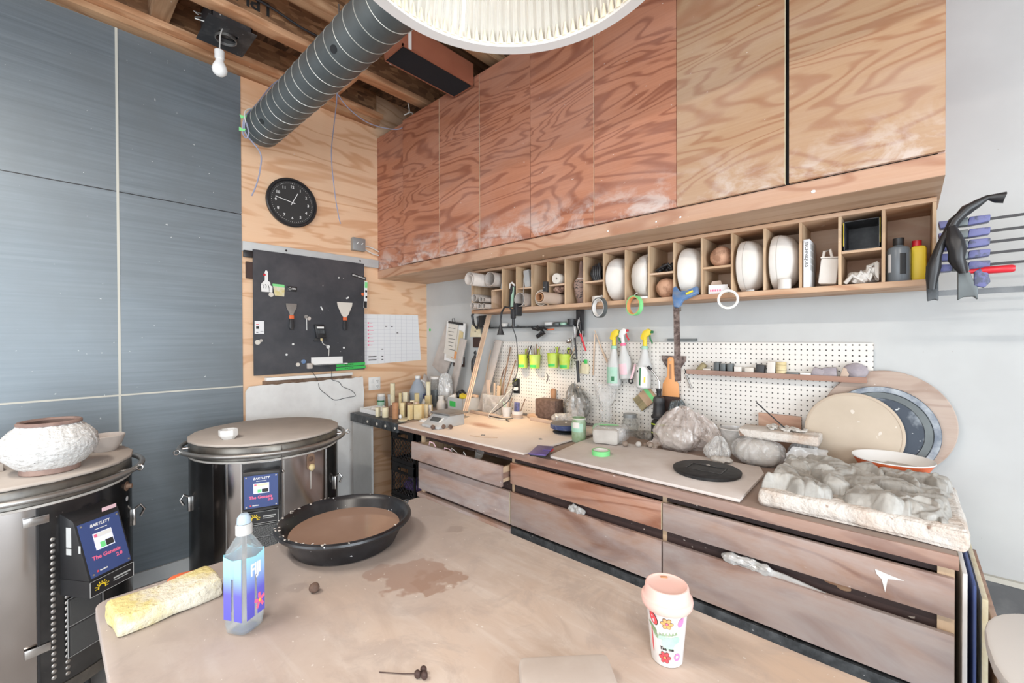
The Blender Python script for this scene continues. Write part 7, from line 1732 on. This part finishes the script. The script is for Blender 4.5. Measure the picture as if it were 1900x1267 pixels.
# basin of slurry
t = thing('rubber_basin', 'round black rubber basin of brown slip water on the work table', 'basin', (-1.322, .648, TT))
obj('basin_wall', S().lathe([(0, 0), (.145, 0), (.154, .004), (.184, .064), (.186, .070), (.197, .073), (.200, .069), (.204, .075), (.202, .081), (.194, .084), (.186, .080), (.179, .070), (.148, .008), (0, .006)], 96), 'rubber', t)
obj('slip_water', S().lathe([(0, .046), (.1660, .0465), (.1655, .044), (0, .043)], 80), 'slurry', t)
s = S(); s.torus((0, 0, 0), .010, .0025, frame((.02, .209, .075), (1, 0, 0), (0, 1, .3)), 18, 6); obj('metal_eye', s, 'black_iron', t)
s = S(); R8 = random.Random(8)
for k in range(34):
    a = R8.gauss(-1.9, .9); rr = R8.uniform(.186, .200); s.ball((rr * math.cos(a), rr * math.sin(a), .083), (R8.uniform(.002, .007), R8.uniform(.002, .005), .0012), sub=1)
o = obj('clay_spatter', s, 'clay_dry', t); o['kind'] = 'stuff'
# sponge and soap
t = thing('sponge', 'long worn yellow and white sponge on the work table', 'sponge', (-1.318, .197, TT), rz=.09)
s = S().box(-.055, .052, -.102, .100, 0, .047, bev=.009).sub(3).wob(.0035, 26, 4, 3, zmin=.0)
for v in s.bm.verts:
    if v.co.z > .03: v.co.z -= .008 * max(0, 1 - abs(v.co.y) / .08)
obj('sponge_body', s, 'yellow_sponge', t, sharp=70)
solo('orange_sponge', S().blob((0, 0, .010), (.045, .028, .010), .003, 20, 2, 4), 'orange', 'flat orange-brown sponge lying behind the yellow one', 'sponge', (-1.425, .258, TT), rz=1.2)
solo('clay_ball', S().blob((0, 0, 0), (.0125, .0125, .0115), .002, 60, 3, 3, flat=False), 'clay_dark', 'single dark clay ball in front of the black basin', 'ball', (-1.118, .462, TT + .0125))
s = S()
for k in range(6): s.ball((.008 * math.cos(k * 2.1), .008 * math.sin(k * 2.1), .006 + .003 * (k % 2)), (.007, .006, .006), sub=2)
s.tube([(0, 0, .006), (-.03, -.022, .003), (-.07, -.05, .0015)], .0009, 6)
solo('twisted_wire', s, 'umber', 'small dark knotted wire near the bottom edge of the table', 'wire', (-.685, .485, TT))
# grey block at bottom
t = thing('grey_pad', 'grey rounded rubber block near the bottom edge of the table', 'block', (-.468, .655, TT), rz=.80)
obj('pad_body', S().box(-.088, .088, -.11, .035, 0, .036, bev=.012), 'tube_grey', t)
# water bottle
t = thing('water_bottle', 'clear square water bottle with aqua and violet print and flip cap', 'bottle', (-1.098, .300, TT), rz=.50)
t.scale = (.80, .80, 1)
def sq(rx, z, n=40, e=.45):
    return [(rx * math.copysign(abs(math.cos(2 * PI * k / n)) ** e, math.cos(2 * PI * k / n)), rx * math.copysign(abs(math.sin(2 * PI * k / n)) ** e, math.sin(2 * PI * k / n)), z) for k in range(n)]
def sqlathe(prof, n=40):
    s = S(); vs = []
    for r, z, e in prof: vs += sq(r, z, n, e)
    fs = [(i * n + k, i * n + (k + 1) % n, (i + 1) * n + (k + 1) % n, (i + 1) * n + k) for i in range(len(prof) - 1) for k in range(n)]
    fs.append(tuple(reversed(range(n)))); fs.append(tuple(range((len(prof) - 1) * n, len(prof) * n))); s._add(vs, fs); return s
obj('bottle_body', sqlathe([(.030, 0, .6), (.036, .004, .5), (.038, .02, .4), (.038, .165, .4), (.036, .178, .45), (.024, .200, .7), (.0165, .212, 1), (.0165, .222, 1)]), 'bottle_clear', t)
obj('water', sqlathe([(.028, .003, .6), (.0345, .010, .5), (.0355, .024, .42), (.0355, .155, .42), (.0350, .168, .45)]), glassy('water', (.75, .86, .92), .02, .8, 1.33, .35), t)
MT['water_film'] = MT['bottle_print']
for f in range(4):
    m_ = Matrix.Rotation(f * PI / 2 + .25 * 0, 4, 'Z') @ frame((.0, -.0386, 0), (1, 0, 0), (0, 0, 1))
    s = S(); s.prism([(-.030, .034), (-.005, .034), (-.003, .166), (-.030, .172)], 0, .0006, m_); s.prism([(.005, .034), (.030, .034), (.030, .172), (.003, .166)], 0, .0006, m_); s.prism([(-.0045, .125), (.0045, .125), (.003, .166), (-.003, .166)], 0, .0006, m_)
    obj('printed_film', s, 'bottle_print', t)
mR = Matrix.Rotation(PI / 2, 4, 'Z') @ frame((0, -.0394, 0), (1, 0, 0), (0, 0, 1))
text('brand_text', 'FIJI', .036, 'white', t, mR @ Matrix.Translation((-.000, .137, 0)), bold=.0010, xs=.8)
s = S()
for k in range(5):
    a = k * 2 * PI / 5 + .4; s.prism([(0, 0), (.008 * math.cos(a - .5), .008 * math.sin(a - .5)), (.018 * math.cos(a - .2), .018 * math.sin(a - .2)), (.018 * math.cos(a + .2), .018 * math.sin(a + .2)), (.008 * math.cos(a + .5), .008 * math.sin(a + .5))], 0, .0008, mR @ Matrix.Translation((.012, .062, .0)))
obj('pink_flower', s, 'pink_print', t); obj('flower_centre', S().ball((.012, .062, .001), (.003, .004, .001), mR, sub=2), 'yellow_print', t)
obj('base_print', sqlathe([(.0, .001, 1), (.026, .0015, .7), (.026, .0025, .7), (0, .003, 1)]), 'violet', t)
obj('screw_collar', S().lathe([(.0165, .212), (.021, .213), (.021, .232), (.0195, .236), (0, .236)], 32), 'bag_white', t)
obj('flip_cap', S().lathe([(0, .2365), (.018, .237), (.0165, .250), (.010, .257), (0, .258)], 28), glassy('cap_blue', (.55, .68, .80), .3, .3, 1.3, .9), t)
# travel cup
t = thing('travel_cup', 'white travel cup with pink lid and flower drawings on the work table', 'cup', (-.358, .850, TT), rz=0)
rb, rt_, hc = .0300, .0410, .128
def cr(z): return rb + (rt_ - rb) * z / hc
obj('cup_body', S().lathe([(0, 0), (rb - .002, 0), (rb, .002), (rt_, hc), (rt_ - .003, hc), (rb - .003, .004), (0, .004)], 64), 'mug_white', t)
obj('lid', S().lathe([(rt_ + .0002, .108), (.0455, .109), (.0490, .114), (.0500, .122), (.0490, .128), (.0455, .130), (.0440, .132), (.0420, .148), (.0405, .151), (.0385, .1515), (.0365, .1500), (.0330, .1482), (.020, .1470), (.0, .1465)], 64, close=False), 'pink_lid', t)
s = S(); s.box(-.007, .007, .026, .031, .1465, .1500, Matrix.Rotation(.6, 4, 'Z'), bev=.001); obj('sip_opening', s, 'terracotta', t)
camdir = math.atan2(-.850, .358)
def decal(name, shapes, m_, off=.0008):
    s = S()
    for poly in shapes:
        cx_ = sum(p[0] for p in poly) / len(poly); cy_ = sum(p[1] for p in poly) / len(poly)
        vs = [(cx_, cy_)] + list(poly)
        V = []
        for (u, z) in vs:
            a = camdir + u / .036; r = cr(z) + off; V.append((r * math.cos(a), r * math.sin(a), z))
        s._add(V, [(0, 1 + i, 1 + (i + 1) % len(poly)) for i in range(len(poly))])
    return obj(name, s, m_, t, sharp=80)
def ell(cu, cz, ru, rz_, rot=0, n=14):
    return [(cu + ru * math.cos(2 * PI * k / n) * math.cos(rot) - rz_ * math.sin(2 * PI * k / n) * math.sin(rot), cz + ru * math.cos(2 * PI * k / n) * math.sin(rot) + rz_ * math.sin(2 * PI * k / n) * math.cos(rot)) for k in range(n)]
def flower(cu, cz, R_, n, m_, mc, nm):
    decal(nm + '_outline', [ell(cu + R_ * .62 * math.cos(2 * PI * k / n), cz + R_ * .62 * math.sin(2 * PI * k / n), R_ * .46, R_ * .36, 2 * PI * k / n) for k in range(n)], 'outline', .0006)
    decal(nm, [ell(cu + R_ * .62 * math.cos(2 * PI * k / n), cz + R_ * .62 * math.sin(2 * PI * k / n), R_ * .37, R_ * .28, 2 * PI * k / n) for k in range(n)], m_, .0010)
    decal(nm + '_centre', [ell(cu, cz, R_ * .2, R_ * .2)], mc, .0014)
flower(.000, .092, .011, 6, 'peach', 'pink_print', 'orange_flower'); flower(-.004, .022, .012, 6, 'red_print', 'peach', 'red_flower')
decal('strawberry_outline', [ell(-.026, .094, .0085, .0135, .5)], 'outline', .0006); decal('strawberry', [ell(-.026, .094, .007, .012, .5)], 'red_print', .0010); decal('highlight', [ell(-.025, .090, .002, .004, .3), ell(-.028, .098, .0015, .002)], 'pink_pale', .0014)
decal('tulip', [ell(.026, .094, .006, .009, -.3), ell(.029, .100, .003, .005, -.2)], 'lilac', .0010); decal('pink_drop', [ell(.022, .024, .007, .008)], 'lilac', .0010); decal('drop_centre', [ell(.021, .025, .003, .003)], 'white', .0014)
decal('leaf', [ell(-.024, .068, .0035, .013, .5), ell(-.029, .076, .003, .012, 1.0)], 'sage', .0010); decal('stem', [ell(-.031, .050, .0015, .028, .02)], 'red_print', .0008)
decal('green_shape', [ell(.003, .052, .013, .013), ell(.014, .058, .012, .008, .4), ell(-.010, .062, .008, .004, .5)], 'mint', .0008)
decal('green_spikes', [[(-.016 + .006 * k, .064 + .001 * k), (-.010 + .006 * k, .066 + .001 * k), (-.013 + .006 * k, .072 + .001 * k)] for k in range(6)], 'sage', .0011)
for k, ch in enumerate('Tea me'):
    if ch == ' ': continue
    a = camdir + (-.011 + .0045 * k) / .036; z = .040; r = cr(z) + .0012
    text('lettering', ch, .0085, 'inkblack', t, frame((r * math.cos(a), r * math.sin(a), z), (-math.sin(a), math.cos(a), 0), (0, 0, 1)), ext=.0002, bold=.0003)

# ---------------------------------------------------------------- ribbed glass pendant above
t = thing('pendant_lamp', 'large ribbed glass dome pendant lamp hanging over the table', 'lamp', (-.396, .428, 2.10))
prof = [(.238, .004), (.236, .03), (.228, .07), (.212, .115), (.186, .155), (.150, .185), (.105, .205), (.07, .215), (.055, .225)]
N = 4 * 96; s = S(); vs = []
for (r, z) in prof:
    for k in range(N):
        a = 2 * PI * k / N; rr = r + (.0042 * (1 if (k % 4) in (1, 2) else -1)) * min(1, (.225 - z) / .05)
        vs.append((rr * math.cos(a), rr * math.sin(a), z))
fs = [(i * N + k, i * N + (k + 1) % N, (i + 1) * N + (k + 1) % N, (i + 1) * N + k) for i in range(len(prof) - 1) for k in range(N)]
s._add(vs, fs); obj('glass_dome', s, 'ribbed_glass', t, sharp=25)
s = S()
for k in range(96):
    a = 2 * PI * (k + .5) / 96; s.cyl((.234 * math.cos(a), .234 * math.sin(a), .004), (.2325 * math.cos(a), .2325 * math.sin(a), .030), .0062, .0010, n=8)
obj('scalloped_teeth', s, mat('lamp_cream', (.80, .72, .56), .3), t)
obj('rim_ring', S().lathe([(.230, -.002), (.248, -.004), (.251, .002), (.248, .010), (.232, .008), (.230, -.002)], 120, close=False), 'mug_white', t)
obj('fitter', S().lathe([(.056, .222), (.058, .226), (.058, .29), (.03, .31), (0, .31)], 40), 'steel_dull', t)
obj('bulb', S().ball((0, 0, .13), (.035, .035, .045)), 'lamp_bulb', t)
obj('bulb_neck', S().cyl((0, 0, .17), (0, 0, .228), .018), 'white', t)
obj('cord', S().cyl((0, 0, .31), (0, 0, 1.36), .006), 'black', t)
pl_ = bpy.data.lights.new('pendant_bulb_light', 'POINT'); pl_.energy = .35; pl_.color = (1, .86, .68); pl_.shadow_soft_size = .06
po = bpy.data.objects.new('pendant_bulb_light', pl_); C.objects.link(po); po.location = (-.396, .428, 2.16)
